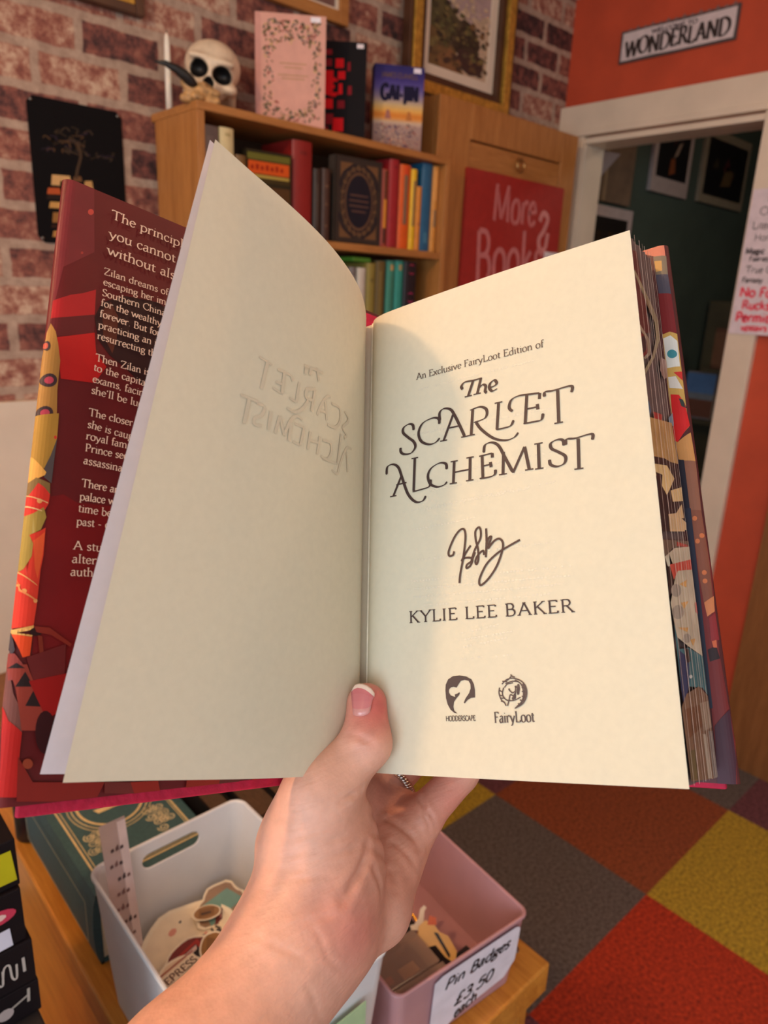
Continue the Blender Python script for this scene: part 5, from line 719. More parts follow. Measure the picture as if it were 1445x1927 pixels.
DATA['hand'] = [["c",[0.19263,0.21222,1.27473],[0.18446,0.20217,1.26303],0.0092,0.0102,0.004],["c",[0.18404,0.20237,1.26256],[0.16052,0.20493,1.24496],0.0104,0.0135,0.006],["c",[0.16052,0.20493,1.24496],[0.15749,0.20413,1.22228],0.015,0.022,0.012],["c",[0.15749,0.20413,1.22228],[0.15107,0.19141,1.20457],0.0225,0.02,0.012],["c",[0.17127,0.20016,1.22999],[0.1673,0.19382,1.2125],0.0118,0.014,0.008],["c",[0.1673,0.19382,1.2125],[0.15559,0.19163,1.20146],0.014,0.017,0.012],["c",[0.21203,0.20314,1.19776],[0.18061,0.1876,1.18591],0.0148,0.0152,0.0035],["c",[0.21108,0.21908,1.19962],[0.187,0.19723,1.18911],0.014,0.0165,0.003],["c",[0.17828,0.18718,1.18656],[0.15098,0.18641,1.18874],0.015,0.018,0.009],["c",[0.21667,0.22918,1.19518],[0.22182,0.21052,1.19622],0.011,0.011,0.006],["c",[0.15107,0.19141,1.20457],[0.13557,0.19066,1.19884],0.02,0.0205,0.016],["c",[0.13557,0.19066,1.19884],[0.07851,0.17936,1.18083],0.0205,0.023,0.014],["c",[0.14876,0.18507,1.19087],[0.09084,0.17466,1.17305],0.0185,0.0225,0.012],["c",[0.07851,0.17936,1.18083],[0.0228,0.15399,1.18374],0.023,0.026,0.014],["c",[0.09613,0.16947,1.17244],[0.03896,0.14421,1.17234],0.0235,0.027,0.014],["c",[0.20366,0.23389,1.21186],[0.21403,0.23309,1.20564],0.0105,0.01,0.008],["c",[0.21403,0.23309,1.20564],[0.21692,0.22375,1.20339],0.01,0.0095,0.006],["c",[0.21692,0.22375,1.20339],[0.22049,0.19852,1.2057],0.0095,0.0095,0.006],["c",[0.20366,0.23389,1.21186],[0.17139,0.21439,1.21625],0.011,0.016,0.01],["c",[0.1741,0.21622,1.22683],[0.2003,0.22572,1.21215],0.011,0.011,0.008],["c",[0.21603,0.21631,1.19717],[0.20799,0.20377,1.19705],0.01,0.013,0.006],["c",[0.21506,0.22729,1.1939],[0.21795,0.2102,1.19364],0.011,0.011,0.006],["c",[0.2058,0.23477,1.2119],[0.22651,0.24884,1.23056],0.0092,0.0088,0.003],["c",[0.22651,0.24884,1.23056],[0.24075,0.25625,1.24615],0.0088,0.008,0.002],["c",[0.24075,0.25625,1.24615],[0.24948,0.26132,1.25743],0.008,0.007,0.002],["c",[0.21219,0.23029,1.20856],[0.2402,0.23819,1.22878],0.0094,0.0088,0.003],["c",[0.2402,0.23819,1.22878],[0.25778,0.24293,1.24547],0.0088,0.008,0.002],["c",[0.25778,0.24293,1.24547],[0.26763,0.24747,1.25801],0.008,0.007,0.002],["c",[0.21544,0.22542,1.20408],[0.24725,0.22436,1.22157],0.0096,0.0084,0.003],["c",[0.24725,0.22436,1.22157],[0.26408,0.22514,1.23735],0.0084,0.0076,0.002],["c",[0.26408,0.22514,1.23735],[0.27308,0.22742,1.24941],0.0076,0.0068,0.002],["c",[0.21955,0.19783,1.20884],[0.24229,0.1942,1.22379],0.0098,0.0084,0.004],["c",[0.24229,0.1942,1.22379],[0.25854,0.19298,1.23687],0.0082,0.0072,0.002],["c",[0.25854,0.19298,1.23687],[0.26722,0.19274,1.24903],0.0072,0.0062,0.002]]
DATA['crease'] = [[[[0.15988,0.18943,1.25296],[0.16384,0.1893,1.25319],[0.167,0.18936,1.2527],[0.17134,0.19012,1.25246]],0.0012,0.0012],[[[0.16824,0.18164,1.23018],[0.1663,0.17993,1.22858],[0.16151,0.17729,1.22652],[0.15506,0.17497,1.22448],[0.14931,0.17329,1.22179]],0.0016,0.0018],[[[0.1745,0.20426,1.26996],[0.17645,0.20024,1.27146],[0.1781,0.19713,1.27146],[0.18003,0.19432,1.27044]],0.001,0.001],[[[0.17289,0.20289,1.26872],[0.17553,0.1991,1.27037],[0.17785,0.19553,1.27007],[0.18037,0.19275,1.26859]],0.0006,0.0009],[[[0.17608,0.20493,1.27123],[0.17801,0.20089,1.27283],[0.18047,0.19746,1.27293]],0.0005,0.0009],[[[0.21862,0.20058,1.21898],[0.21644,0.19506,1.218],[0.21451,0.19158,1.21465],[0.21499,0.18924,1.21153],[0.21561,0.18804,1.20537]],0.0008,0.001],[[[0.21812,0.19879,1.21922],[0.21716,0.19038,1.21511],[0.21829,0.18753,1.20645]],0.001,0.001],[[[0.17813,0.19018,1.23581],[0.20235,0.20515,1.21121],[0.20407,0.19757,1.21085],[0.20616,0.1917,1.20815],[0.20751,0.18757,1.20364]],0.001,0.0014],[[[0.17088,0.18422,1.23279],[0.1807,0.1874,1.22519],[0.19688,0.19499,1.20784],[0.199,0.18795,1.205],[0.20108,0.1833,1.19948]],0.0006,0.0012],[[[0.16933,0.18164,1.22955],[0.17809,0.18173,1.22046],[0.18813,0.1853,1.20366],[0.18429,0.17847,1.20052]],0.0007,0.0016],[[[0.16663,0.17901,1.2271],[0.1686,0.17607,1.22118],[0.17072,0.17428,1.21225],[0.16993,0.17312,1.20762]],0.0006,0.0014],[[[0.13744,0.19655,1.2351],[0.14454,0.18943,1.23879],[0.15312,0.18549,1.24039],[0.16246,0.18452,1.23918]],0.0004,0.0011],[[[0.13608,0.19726,1.23303],[0.14385,0.18845,1.23659],[0.15395,0.18394,1.23769]],0.0004,0.0011],[[[0.13593,0.19436,1.2314],[0.14416,0.18626,1.23421],[0.15479,0.18241,1.23497],[0.16286,0.18229,1.23376]],0.0004,0.0011],[[[0.13305,0.19553,1.22851],[0.14193,0.18576,1.23167],[0.15368,0.18094,1.23238]],0.0004,0.0011],[[[0.14016,0.19646,1.23972],[0.14715,0.19047,1.24362],[0.1579,0.18666,1.24498]],0.0004,0.0011],[[[0.14261,0.19596,1.24338],[0.15148,0.18993,1.24815],[0.16286,0.18793,1.24909]],0.0004,0.0011],[[[0.14508,0.1955,1.24701],[0.15279,0.19044,1.25085],[0.16239,0.18873,1.25165]],0.0004,0.0011],[[[0.13046,0.19576,1.22614],[0.13959,0.1851,1.22936],[0.14927,0.18027,1.2303]],0.0004,0.0011],[[[0.11751,0.18409,1.21694],[0.13985,0.17309,1.21942],[0.1566,0.16917,1.21394]],0.0003,0.0011],[[[0.1334,0.17612,1.22006],[0.13536,0.17036,1.21463],[0.13596,0.16608,1.20772],[0.14242,0.16265,1.19822]],0.0003,0.0011],[[[0.11493,0.18725,1.21611],[0.12256,0.17432,1.21412],[0.12807,0.16868,1.20999]],0.0003,0.0011],[[[0.11946,0.18004,1.21646],[0.12654,0.16316,1.19975],[0.12807,0.16004,1.18672]],0.0003,0.0011]]
DATA['nail'] = [[[0.18118,0.20813,1.27553],[0.18136,0.2065,1.27567],[0.18192,0.20511,1.27593],[0.18275,0.20407,1.27624],[0.18384,0.20332,1.27657],[0.18504,0.20291,1.27691],[0.18623,0.20288,1.27736]],[[0.18259,0.2103,1.27709],[0.18288,0.20859,1.27752],[0.18339,0.20715,1.27788],[0.18425,0.20592,1.27824],[0.18533,0.20495,1.27851],[0.18658,0.20437,1.27876],[0.18798,0.20416,1.27908]],[[0.18439,0.21297,1.27877],[0.18468,0.21124,1.27935],[0.1852,0.20959,1.27985],[0.18599,0.20806,1.28023],[0.1871,0.2069,1.28052],[0.18842,0.20598,1.28061],[0.18977,0.20548,1.28064]],[[0.18605,0.21531,1.28009],[0.18664,0.21386,1.28103],[0.18737,0.21224,1.28183],[0.18805,0.21056,1.28221],[0.18879,0.20894,1.28225],[0.18972,0.20733,1.28191],[0.19094,0.20603,1.28131]],[[0.18684,0.21642,1.28067],[0.188,0.21595,1.282],[0.18889,0.21452,1.28302],[0.18949,0.21252,1.28346],[0.19002,0.21064,1.28344],[0.19058,0.20836,1.28278],[0.19141,0.20608,1.28141]],[[0.18762,0.21696,1.28136],[0.189,0.21676,1.2828],[0.18988,0.21531,1.28377],[0.19046,0.21348,1.28419],[0.19106,0.21147,1.2842],[0.19172,0.20909,1.28354],[0.19196,0.20656,1.28189]],[[0.18838,0.21705,1.28212],[0.18966,0.21672,1.28341],[0.19042,0.21554,1.28418],[0.19108,0.21381,1.28462],[0.19174,0.21165,1.28458],[0.1924,0.20926,1.28382],[0.19249,0.20719,1.28246]]]
DATA['nail_n'] = [-0.57249,-0.63088,0.52369]
DATA['wrist'] = [0.14372,0.18883,1.19552]
DATA['ring'] = [[0.22752,0.22502,1.21073],[0.03181,-0.00106,0.01749]]
DATA['blush'] = [[[0.19263,0.20345,1.27872],0.012,[206,84,80],0.85],[[0.18446,0.20292,1.27685],0.012,[210,104,96],0.5],[[0.15171,0.16631,1.20916],0.014,[206,104,92],0.6],[[0.14186,0.17292,1.21977],0.012,[212,128,110],0.4],[[0.22848,0.18752,1.21848],0.014,[208,112,100],0.6],[[0.2132,0.21242,1.21387],0.02,[170,92,80],0.5],[[0.16776,0.18109,1.22959],0.02,[210,140,116],0.5],[[0.20174,0.18478,1.20149],0.03,[222,150,124],0.5]]
DATA['cam'] = [[0.73923,-0.67209,0.04289],[0.16362,0.24101,0.95663],[-0.65328,-0.70015,0.28813]]
# ---------------------------------------------------------------- display table and what lies on it
TZ = .68
t = thing('display_table', 'varnished pine display table under the bins', 'table', (.41, .66, 0))
MB().box(.2, .634, .345, 1.13, TZ-.045, TZ).build('tabletop', PINE, t, t.location, .003)
MB().box(.214, .232, .36, 1.115, 0, TZ-.045).build('side_panel', PINE, t, t.location, .002)
MB().box(.602, .62, .36, 1.115, 0, TZ-.045).build('side_panel', PINE, t, t.location, .002)
MB().box(.232, .602, .36, .378, 0, TZ-.045).build('front_panel', PINEZ, t, t.location, .002)
MB().lathe([(.0055, TZ), (.0055, TZ+.0008), (.002, TZ+.0008)], .615, .385, 14).build('screw', IRON, t, t.location)

def rr_loop(x0, x1, y0, y1, r, z, n=6):
    out = []
    for cx, cy, a0 in ((x1-r, y0+r, -90), (x1-r, y1-r, 0), (x0+r, y1-r, 90), (x0+r, y0+r, 180)):
        out += [(cx+r*math.cos(math.radians(a0+90*i/n)), cy+r*math.sin(math.radians(a0+90*i/n)), z) for i in range(n+1)]
    return out
def bin_mesh(x0, x1, y0, y1, z0, z1, r, tap, wall, col):
    loops = [rr_loop(x0+tap, x1-tap, y0+tap, y1-tap, r, z0), rr_loop(x0+.001, x1-.001, y0+.001, y1-.001, r, z1-.006), rr_loop(x0-.001, x1+.001, y0-.001, y1+.001, r, z1-.004), rr_loop(x0-.001, x1+.001, y0-.001, y1+.001, r, z1-.001), rr_loop(x0+.001, x1-.001, y0+.001, y1-.001, r, z1),
             rr_loop(x0+wall, x1-wall, y0+wall, y1-wall, r-wall*.6, z1-.001), rr_loop(x0+tap+wall, x1-tap-wall, y0+tap+wall, y1-tap-wall, r-wall*.6, z0+wall)]
    n = len(loops[0]); mb = MB(); vs = [p for l in loops for p in l]
    fs = [(i*n+j, i*n+(j+1) % n, (i+1)*n+(j+1) % n, (i+1)*n+j) for i in range(len(loops)-1) for j in range(n)]
    mb.add(vs, fs+[tuple(range(n))[::-1], tuple(range((len(loops)-1)*n, len(loops)*n))], col, smooth=False); return mb
# white bin with a handle slot
t = thing('storage_bin', 'white plastic bin of stickers with a handle slot', 'bin', (.296, .515, TZ))
mb = bin_mesh(.203, .389, .377, .655, TZ+.0005, .855, .016, .012, .003, (228, 228, 230))
body = mb.build('bin_body', mat('white_plastic', (226, 226, 228), .35, .02, 20), t, t.location)
cut = MB(); pts = [(.296+s*(.026)+.009*math.cos(a), .83+.009*math.sin(a)) for s, rng in ((1, np.linspace(-math.pi/2, math.pi/2, 9)), (-1, np.linspace(math.pi/2, 3*math.pi/2, 9))) for a in rng]
k = len(pts); cut.add([(x, y, z) for y in (.63, .68) for x, z in pts], [(i, (i+1) % k, k+(i+1) % k, k+i) for i in range(k)]+[tuple(range(k))[::-1], tuple(range(k, 2*k))])
co = cut.build('cutter', TRIM, t, t.location)
for ob_ in (body, co):
    bq = bmesh.new(); bq.from_mesh(ob_.data); bmesh.ops.recalc_face_normals(bq, faces=bq.faces); bq.to_mesh(ob_.data); bq.free()
md = body.modifiers.new('slot', 'BOOLEAN'); md.object = co; md.solver = 'EXACT'
bpy.context.view_layer.update(); dg = bpy.context.evaluated_depsgraph_get()
me = bpy.data.meshes.new_from_object(body.evaluated_get(dg)); body.modifiers.clear(); body.data = me; bpy.data.objects.remove(co)
body.data.name = 'bin_body'
md = body.modifiers.new('rounded_edges', 'BEVEL'); md.width = .001; md.limit_method = 'ANGLE'; md.angle_limit = .9
mb = MB(); mb.box(.296, .354, .3735, .3748, .735, .815, (176, 206, 160)); tag(mb.build('price_label', PR, None, (.33, .374, .76)), 'pale green paper label on the front of the white bin', 'label')
# stickers in the white bin
ST = printed('sticker_vinyl', .35, .05, 80, coat=.3)
def sticker(label, cx, cy, z, rx, ry, rz, tilt, base_, deco, wob=.1, group='stickers in the white bin'):
    n = 26; ph = rnd.uniform(0, 6); R = [1+wob*math.sin(3*a+ph)+wob*.6*math.sin(7*a+ph*2) for a in np.linspace(0, 2*math.pi, n, endpoint=False)]
    ring = lambda s, h: [(rx*s*R[i]*math.cos(2*math.pi*i/n), ry*s*R[i]*math.sin(2*math.pi*i/n), h) for i in range(n)]
    mb = MB(); mb.add(ring(1, 0)+ring(1, .0012), [(i, (i+1) % n, n+(i+1) % n, n+i) for i in range(n)]+[tuple(range(n))[::-1], tuple(range(n, 2*n))], (240, 226, 200))
    S = lambda u, v, h=0: Vector((u*rx, v*ry, .0014+h)); mb.poly([Vector((x, y, .0013)) for x, y, _ in ring(.9, 0)], base_); deco(mb, S)
    o = mb.build('sticker', ST); o.location = (cx, cy, z); o.rotation_euler = (tilt[0], tilt[1], rz); return tag(o, label, 'sticker', group)
def dc_dots(mb, S):
    for k in range(26):
        u, v = rnd.uniform(-.75, .75), rnd.uniform(-.75, .75)
        if u*u+v*v > .6: continue
        s = rnd.uniform(.03, .1); mb.poly([S(u+s*math.cos(a), v+s*math.sin(a)*.8, .0002) for a in np.linspace(0, 6.28, 8)[:-1]], rnd.choice([(206, 84, 70), (120, 84, 60), (60, 50, 52), (96, 70, 120), (220, 150, 130)]))
    for k in range(5): ribbon(mb, lambda u, v, h=0: S(u, v, .0003+h), crom([(-.6+.25*k, -.3), (-.5+.25*k, -.1), (-.45+.25*k, -.35)]), .05, .03, (90, 80, 70))
def dc_box(mb, S):
    mb.poly([S(-.7, -.5, .0002), S(.5, -.6, .0002), S(.7, .4, .0002), S(-.4, .6, .0002)], (170, 50, 44)); mb.poly([S(-.55, -.35, .0004), S(.4, -.42, .0004), S(.52, .26, .0004), S(-.32, .42, .0004)], (34, 26, 26))
    mb.poly([S(-.2, .1, .0006), S(.4, .0, .0006), S(.5, .2, .0006), S(-.2, .35, .0006)], (226, 196, 186))
def dc_banner(mb, S):
    mb.poly([S(-.85, .1, .0002), S(.85, .2, .0002), S(.8, .7, .0002), S(-.8, .62, .0002)], (236, 218, 190)); 
    for dv in (.06, .66): ribbon(mb, lambda u, v, h=0: S(u, v, .0003+h), [(-.85, .04+dv), (.85, .12+dv)], .05, .05, (160, 50, 40))
    write(mb, lambda u, v, h=0: S(u, v, .0005+h), 'DEPRESS', (-.78, .22), (.76, .30), .28, (90, 50, 40), thick=.12, thin=.08, serif=False)
    mb.poly([S(.5*math.cos(a)*(1+.2*math.sin(6*a)), -.4+.35*math.sin(a)*(1+.2*math.sin(6*a)), .0002) for a in np.linspace(0, 6.28, 24)[:-1]], (176, 44, 36)); mb.poly([S(.25*math.cos(a), -.4+.16*math.sin(a), .0004) for a in np.linspace(0, 6.28, 12)[:-1]], (70, 22, 22))
def dc_teal(mb, S): mb.poly([S(-.8, -.4, .0002), S(.7, -.5, .0002), S(.6, .4, .0002), S(-.5, .6, .0002)], (110, 150, 140)); mb.poly([S(-.7, -.5, .0004), S(.1, -.5, .0004), S(-.2, .1, .0004)], (110, 40, 34))
def dc_book(mb, S): mb.poly([S(-.6, -.6, .0002), S(.5, -.5, .0002), S(.6, .6, .0002), S(-.5, .5, .0002)], (128, 88, 46)); mb.poly([S(-.4, -.3, .0004), S(.3, -.25, .0004), S(.3, 0, .0004), S(-.4, 0, .0004)], (60, 40, 30))
for k in range(16):
    sticker('cream edged sticker buried in the lower layers of the white bin', .252+.022*(k % 5)+rnd.uniform(-.004, .004), .43+.045*(k//4)+rnd.uniform(-.008, .008), TZ+.018+.0022*k, .025, .024, rnd.uniform(0, 6), (rnd.uniform(-.12, .12), rnd.uniform(-.12, .12)), rnd.choice([(206, 180, 140), (180, 130, 100), (220, 200, 168)]), dc_dots, group='lower stickers in the white bin')
sticker('round cream sticker dotted red and purple in the white bin', .283, .585, TZ+.075, .055, .050, .4, (.1, -.1), (236, 218, 188), dc_dots, .04)
sticker('teal and dark red sticker at the back of the white bin', .333, .606, TZ+.080, .034, .026, .3, (.2, 0), (150, 120, 96), dc_teal)
sticker('small brown book shaped sticker on the round cream one', .312, .602, TZ+.086, .016, .010, -.4, (.05, 0), (150, 108, 64), dc_book, .02)
sticker('red edged black box sticker in the white bin', .266, .556, TZ+.091, .032, .022, .35, (0, -.05), (120, 40, 38), dc_box, .03)
sticker('sticker with a lettered cream banner and red flower in the white bin', .247, .530, TZ+.099, .030, .028, .12, (.05, -.02), (226, 200, 168), dc_banner, .03)
sticker('brown spined sticker propped beside the black box one', .290, .545, TZ+.096, .024, .016, 1.0, (.25, 0), (150, 106, 56), dc_book, .02)
# translucent bookmark strip standing in the bin
t = thing('bookmark_sleeve', 'pale translucent bookmark strip standing in the left corner of the white bin', 'bookmark', (.23, .625, TZ+.01))
mb = MB(); S = lambda u, v, h=0: Vector((.228-.0135+u+.06*(.1-v)*.5, .632-.02*(1-v/.23)-h, TZ+.012+v))
for i in range(10): mb.quad(S(0, .0228*i), S(.027, .0228*i), S(.027, .0228*(i+1)), S(0, .0228*(i+1)), (206, 178, 172))
sl = printed('clear_sleeve', .2, .04, 40, coat=.5)
if True:
    n_ = sl.node_tree.nodes; tp = n_.new('ShaderNodeBsdfTransparent'); ms = n_.new('ShaderNodeMixShader'); ms.inputs[0].default_value = .32
    sl.node_tree.links.new(n_['Principled BSDF'].outputs[0], ms.inputs[1]); sl.node_tree.links.new(tp.outputs[0], ms.inputs[2]); sl.node_tree.links.new(ms.outputs[0], n_['Material Output'].inputs[0])
mb.build('sleeve', sl, t, t.location, solid=.0005)
mb = MB()
for k in range(11):
    v = .012+.018*k; u0 = .005+.003*(k % 3); 
    for j in range(3): mb.poly([S(u0+.005*j, v, .0006), S(u0+.005*j+.0035, v+.001, .0006), S(u0+.005*j+.003, v+.005+.003*(j % 2), .0006), S(u0+.005*j, v+.004, .0006)], rnd.choice([(92, 62, 60), (120, 84, 80), (70, 50, 52)]))
mb.poly([S(.018, .01, .0005), S(.027, .01, .0005), S(.027, .225, .0005), S(.018, .225, .0005)], (222, 200, 196))
mb.build('print', PR, t, t.location)

# pink bin with the price label
t = thing('storage_bin', 'dusky pink plastic bin labelled Pin Badges', 'bin', (.3955, .3735, TZ), -.105)
PINK = mat('pink_plastic', (184, 138, 142), .35, .03, 20, spec=.5)
bin_mesh(.0, .1915, .0, .20, .0005, .1035, .012, .008, .003, (196, 144, 140)).build('bin_body', PINK, t, (0, 0, 0), .0008)
tp = MB(); S = lambda u, v, h=0: Vector((u, -.0005+.008*(.1035-v)/.1035-.0022-h, v))
out = [(.0494, .092), (.06, .0965), (.168, .0965), (.1735, .0945), (.1767, .089), (.178, .040), (.164, .021), (.13, .018), (.0957, .0155), (.075, .006), (.052, .006)]
tp.poly([S(*p) for p in out], (232, 226, 236)); tp.poly([S(*p, -.0006) for p in out][::-1], (232, 226, 236))
INKB = (26, 22, 26)
for txt, a, b, cap in (('Pin Badges', (.064, .0715), (.162, .0705), .0152), ('£3.50', (.083, .033), (.142, .0348), .0165), ('each', (.087, .012), (.121, .0175), .0150)):
    write(tp, lambda u, v, h=0: S(u, v, .0003+h), txt, a, b, cap, INKB, thick=.13, thin=.11, serif=False, slant=.22)
o = tp.build('price_label', PR); o.location = (.3955, .3735, TZ); o.rotation_euler = (0, 0, -.105)
tag(o, 'white handwritten label reading Pin Badges 3.50 each on the pink bin', 'label')
# badges and little clear boxes inside
CLEAR = bpy.data.materials.new('clear_plastic'); CLEAR.use_nodes = True
n_ = CLEAR.node_tree.nodes; tpn = n_.new('ShaderNodeBsdfTransparent'); tpn.inputs[0].default_value = (.9, .82, .76, 1); ms = n_.new('ShaderNodeMixShader'); ms.inputs[0].default_value = .66
n_['Principled BSDF'].inputs['Base Color'].default_value = (.55, .42, .36, 1); n_['Principled BSDF'].inputs['Roughness'].default_value = .15
CLEAR.node_tree.links.new(n_['Principled BSDF'].outputs[0], ms.inputs[1]); CLEAR.node_tree.links.new(tpn.outputs[0], ms.inputs[2]); CLEAR.node_tree.links.new(ms.outputs[0], n_['Material Output'].inputs[0])
BB = TZ+.004
for lb, cx, cy, z, w_, d_, h_, rz in (('clear plastic badge box behind the other in the pink bin', .468, .440, BB+.014, .075, .05, .024, -.12), ('clear plastic badge box against the front wall of the pink bin', .462, .397, BB+.012, .078, .028, .028, -.12)):
    t = thing('badge_box', lb, 'box', (cx, cy, z), rz)
    bin_mesh(-w_/2, w_/2, -d_/2, d_/2, 0, h_, .006, .001, .0012, (200, 180, 170)).build('box_body', CLEAR, t)
    MB().box(-w_/2-.0005, w_/2+.0005, -d_/2-.0005, d_/2+.0005, h_+.0003, h_+.002).build('lid', CLEAR, t, bevel=.0008)
    MB().box(-w_/2+.004, w_/2-.004, -d_/2+.004, d_/2-.004, .0016, .004, (60, 40, 36)).box(.0, .022, -.01, .004, .004, .007, (226, 190, 130)).box(-.02, -.012, -.006, .002, .004, .007, (190, 70, 50)).build('contents', PR, t)
for k, (lb, x0, x1, y0, y1, z) in enumerate([('black card lying in the middle of the pink bin', .505, .535, .40, .47, BB), ('black card at the back left of the pink bin', .455, .53, .474, .53, BB+.004), ('black card at the right front corner of the pink bin', .538, .562, .395, .42, BB)]):
    tag(MB().box(x0, x1, y0, y1, z, z+.012+.006*(k == 1), (24, 18, 18)).build('backing_card', PR, None, ((x0+x1)/2, (y0+y1)/2, z), .001), lb, 'card', 'backing cards in the pink bin')
EN = printed('enamel', .25, .04, 60, coat=.6)
def pin(name, label, cx, cy, z, rot, shapes, sc_=1):
    mb = MB()
    for k, (pts, c) in enumerate(shapes):
        h = .0018+.0007*k; P = [((x*math.cos(.45)-y*math.sin(.45))*sc_/1000, (x*math.sin(.45)+y*math.cos(.45))*sc_/1000) for x, y in pts]; n = len(P)
        mb.add([(x, y, 0) for x, y in P]+[(x, y, h) for x, y in P], [(i, (i+1) % n, n+(i+1) % n, n+i) for i in range(n)], c); mb.poly([(x, y, h) for x, y in P], c)
    o = mb.build(name, EN); o.location = (cx, cy, z); o.rotation_euler = rot; return tag(o, label, 'badge')
pin('pin_badge', 'cream enamel badge shaped like a standing figure with an orange top', .524, .442, BB+.030, (.75, 0, -.75), [([(-8, 14), (0, 16), (6, 10), (8, 2), (14, -4), (16, -18), (10, -26), (4, -18), (0, -6), (-10, -4), (-14, 4)], (226, 184, 110)), ([(0, 12), (5, 18), (10, 14), (8, 8)], (206, 96, 44)), ([(3, 4), (6, 2), (9, -18), (7, -20)], (40, 28, 22))], 1.3)
pin('pin_badge', 'white curved enamel badge behind the cream figure badge', .528, .468, BB+.032, (.7, 0, -.75), [([(-14, -4), (-6, -8), (4, -2), (10, 8), (14, 10), (12, 14), (6, 12), (0, 4), (-8, 0), (-13, 1)], (232, 222, 208))])
t = thing('ring_badge', 'gold ring badge on a black card in the pink bin', 'badge', (.512, .480, BB+.024))
MB().tube([(.512+.02*math.cos(a), .480+.018*math.sin(a), BB+.025+.008*math.sin(a)) for a in np.linspace(0, 2*math.pi, 26)], .0018, 8, cap=False).build('ring', mat('polished_gold', (230, 170, 60), .2, .05, 40, metal=1), t, t.location)
pin('pin_badge', 'small pink enamel badge beside the front clear box', .530, .402, BB+.004, (.1, 0, .2), [([(-5, -8), (5, -8), (6, 6), (0, 10), (-6, 6)], (214, 140, 124))])

# big green cloth book with the ship
GX0, GX1, GY0, GY1, GZ = .216, .372, .69, .935, .781
t = thing('book', 'thick dark green cloth book with a gilt sailing ship behind the white bin', 'book', (.29, .81, TZ))
CL = printed('green_cloth', .6, .12, 200, .2); G1, GD, GD2 = (58, 92, 96), (224, 200, 146), (200, 184, 140)
mb = MB(); e = .004; r = .012
mb.box(GX0+.004, GX1, GY0, GY1, GZ-e, GZ, G1); mb.box(GX0+.004, GX1, GY0, GY1, TZ+.0005, TZ+e, G1)
zs = np.linspace(0, 1, 9); prof = [(GX0+.004-.006*math.sin(math.pi*q_)**.6, TZ+.0005+(GZ-TZ-.0005)*q_) for q_ in zs]
for (xa, za), (xb, zb) in zip(prof, prof[1:]): mb.quad((xa, GY0, za), (xb, GY0, zb), (xb, GY1, zb), (xa, GY1, za), (50, 78, 84)); 
mb.poly([(x, GY0, z) for x, z in prof]+[(GX0+.008, GY0, GZ), (GX0+.008, GY0, TZ+.0005)], (50, 78, 84)); mb.poly([(x, GY1, z) for x, z in prof]+[(GX0+.008, GY1, GZ), (GX0+.008, GY1, TZ+.0005)], (50, 78, 84))
S = plane((GX0, GY0, GZ), (1, 0, 0), (0, 1, 0), .0003); w_, h_ = GX1-GX0, GY1-GY0
SPN = lambda u, v, h=0: Vector((GX0-.0028-h, GY1-u, TZ+v))
for off, wd in ((.016, .0026), (.0205, .0011)):
    for a, b in (((off, off), (w_-off*.8, off)), ((w_-off*.8, off), (w_-off*.8, h_-off)), ((w_-off*.8, h_-off), (off, h_-off)), ((off, h_-off), (off, off))): ribbon(mb, S, [a, b], wd, wd, GD)
cx, cy = w_*.51, h_*.60
for s, wd, c in ((1, .0036, GD), (1.16, .0022, GD2), (1.28, .0016, GD2)): ribbon(mb, S, [(cx+.041*s*math.cos(a), cy+.048*s*math.sin(a)) for a in np.linspace(0, 2*math.pi, 40)], wd, wd, c)
for sh in ([(-.02, -.016), (.022, -.016), (.028, -.006), (-.024, -.006)], [(-.018, -.003), (-.004, -.003), (-.005, .014), (-.016, .012)], [(-.002, -.003), (.012, -.003), (.01, .02), (0, .02)], [(.014, -.003), (.024, -.003), (.02, .013), (.014, .013)], [(-.012, .014), (-.006, .014), (-.008, .024), (-.012, .022)], [(.001, .021), (.009, .021), (.006, .03), (.002, .03)]):
    mb.poly([S(cx+x, cy+y, .0003) for x, y in sh], (232, 208, 152))
for sx in (-1, 1):
    for sy in (-1, 1):
        for k in range(10):
            bx, by = cx+sx*(.030+.008*(k % 3)+.004*(k//6)), cy+sy*(.046+.011*(k//3)) if sy > 0 else cy-(.052+.0135*(k//3)); rr_ = .0076
            if not (.024 < bx < w_-.02 and .024 < by < h_-.022): continue
            ribbon(mb, S, [(bx+rr_*(1-i/18)*math.cos(i*.7+k), by+rr_*(1-i/18)*math.sin(i*.7+k)) for i in range(16)], .0020, .0016, rnd.choice([(206, 196, 160), (190, 180, 144), (214, 200, 160)]))
for a, b in (((.012, .03), (.232, .03)), ((.012, .088), (.232, .088))): ribbon(mb, lambda u, v, h=0: SPN(u, v, .0012+h), [a, b], .0012, .0012, GD2)
for a in ((.014, .03, .014, .088), (.232, .03, .232, .088)): ribbon(mb, lambda u, v, h=0: SPN(u, v, .0012+h), [(a[0], a[1]), (a[2], a[3])], .0012, .0012, GD2)
mb.build('cover', CL, t, t.location)
MB().box(GX0+.008, GX1-.005, GY0+.004, GY1-.004, TZ+.0045, GZ-.0045).build('page_block', PAGES, t, t.location)
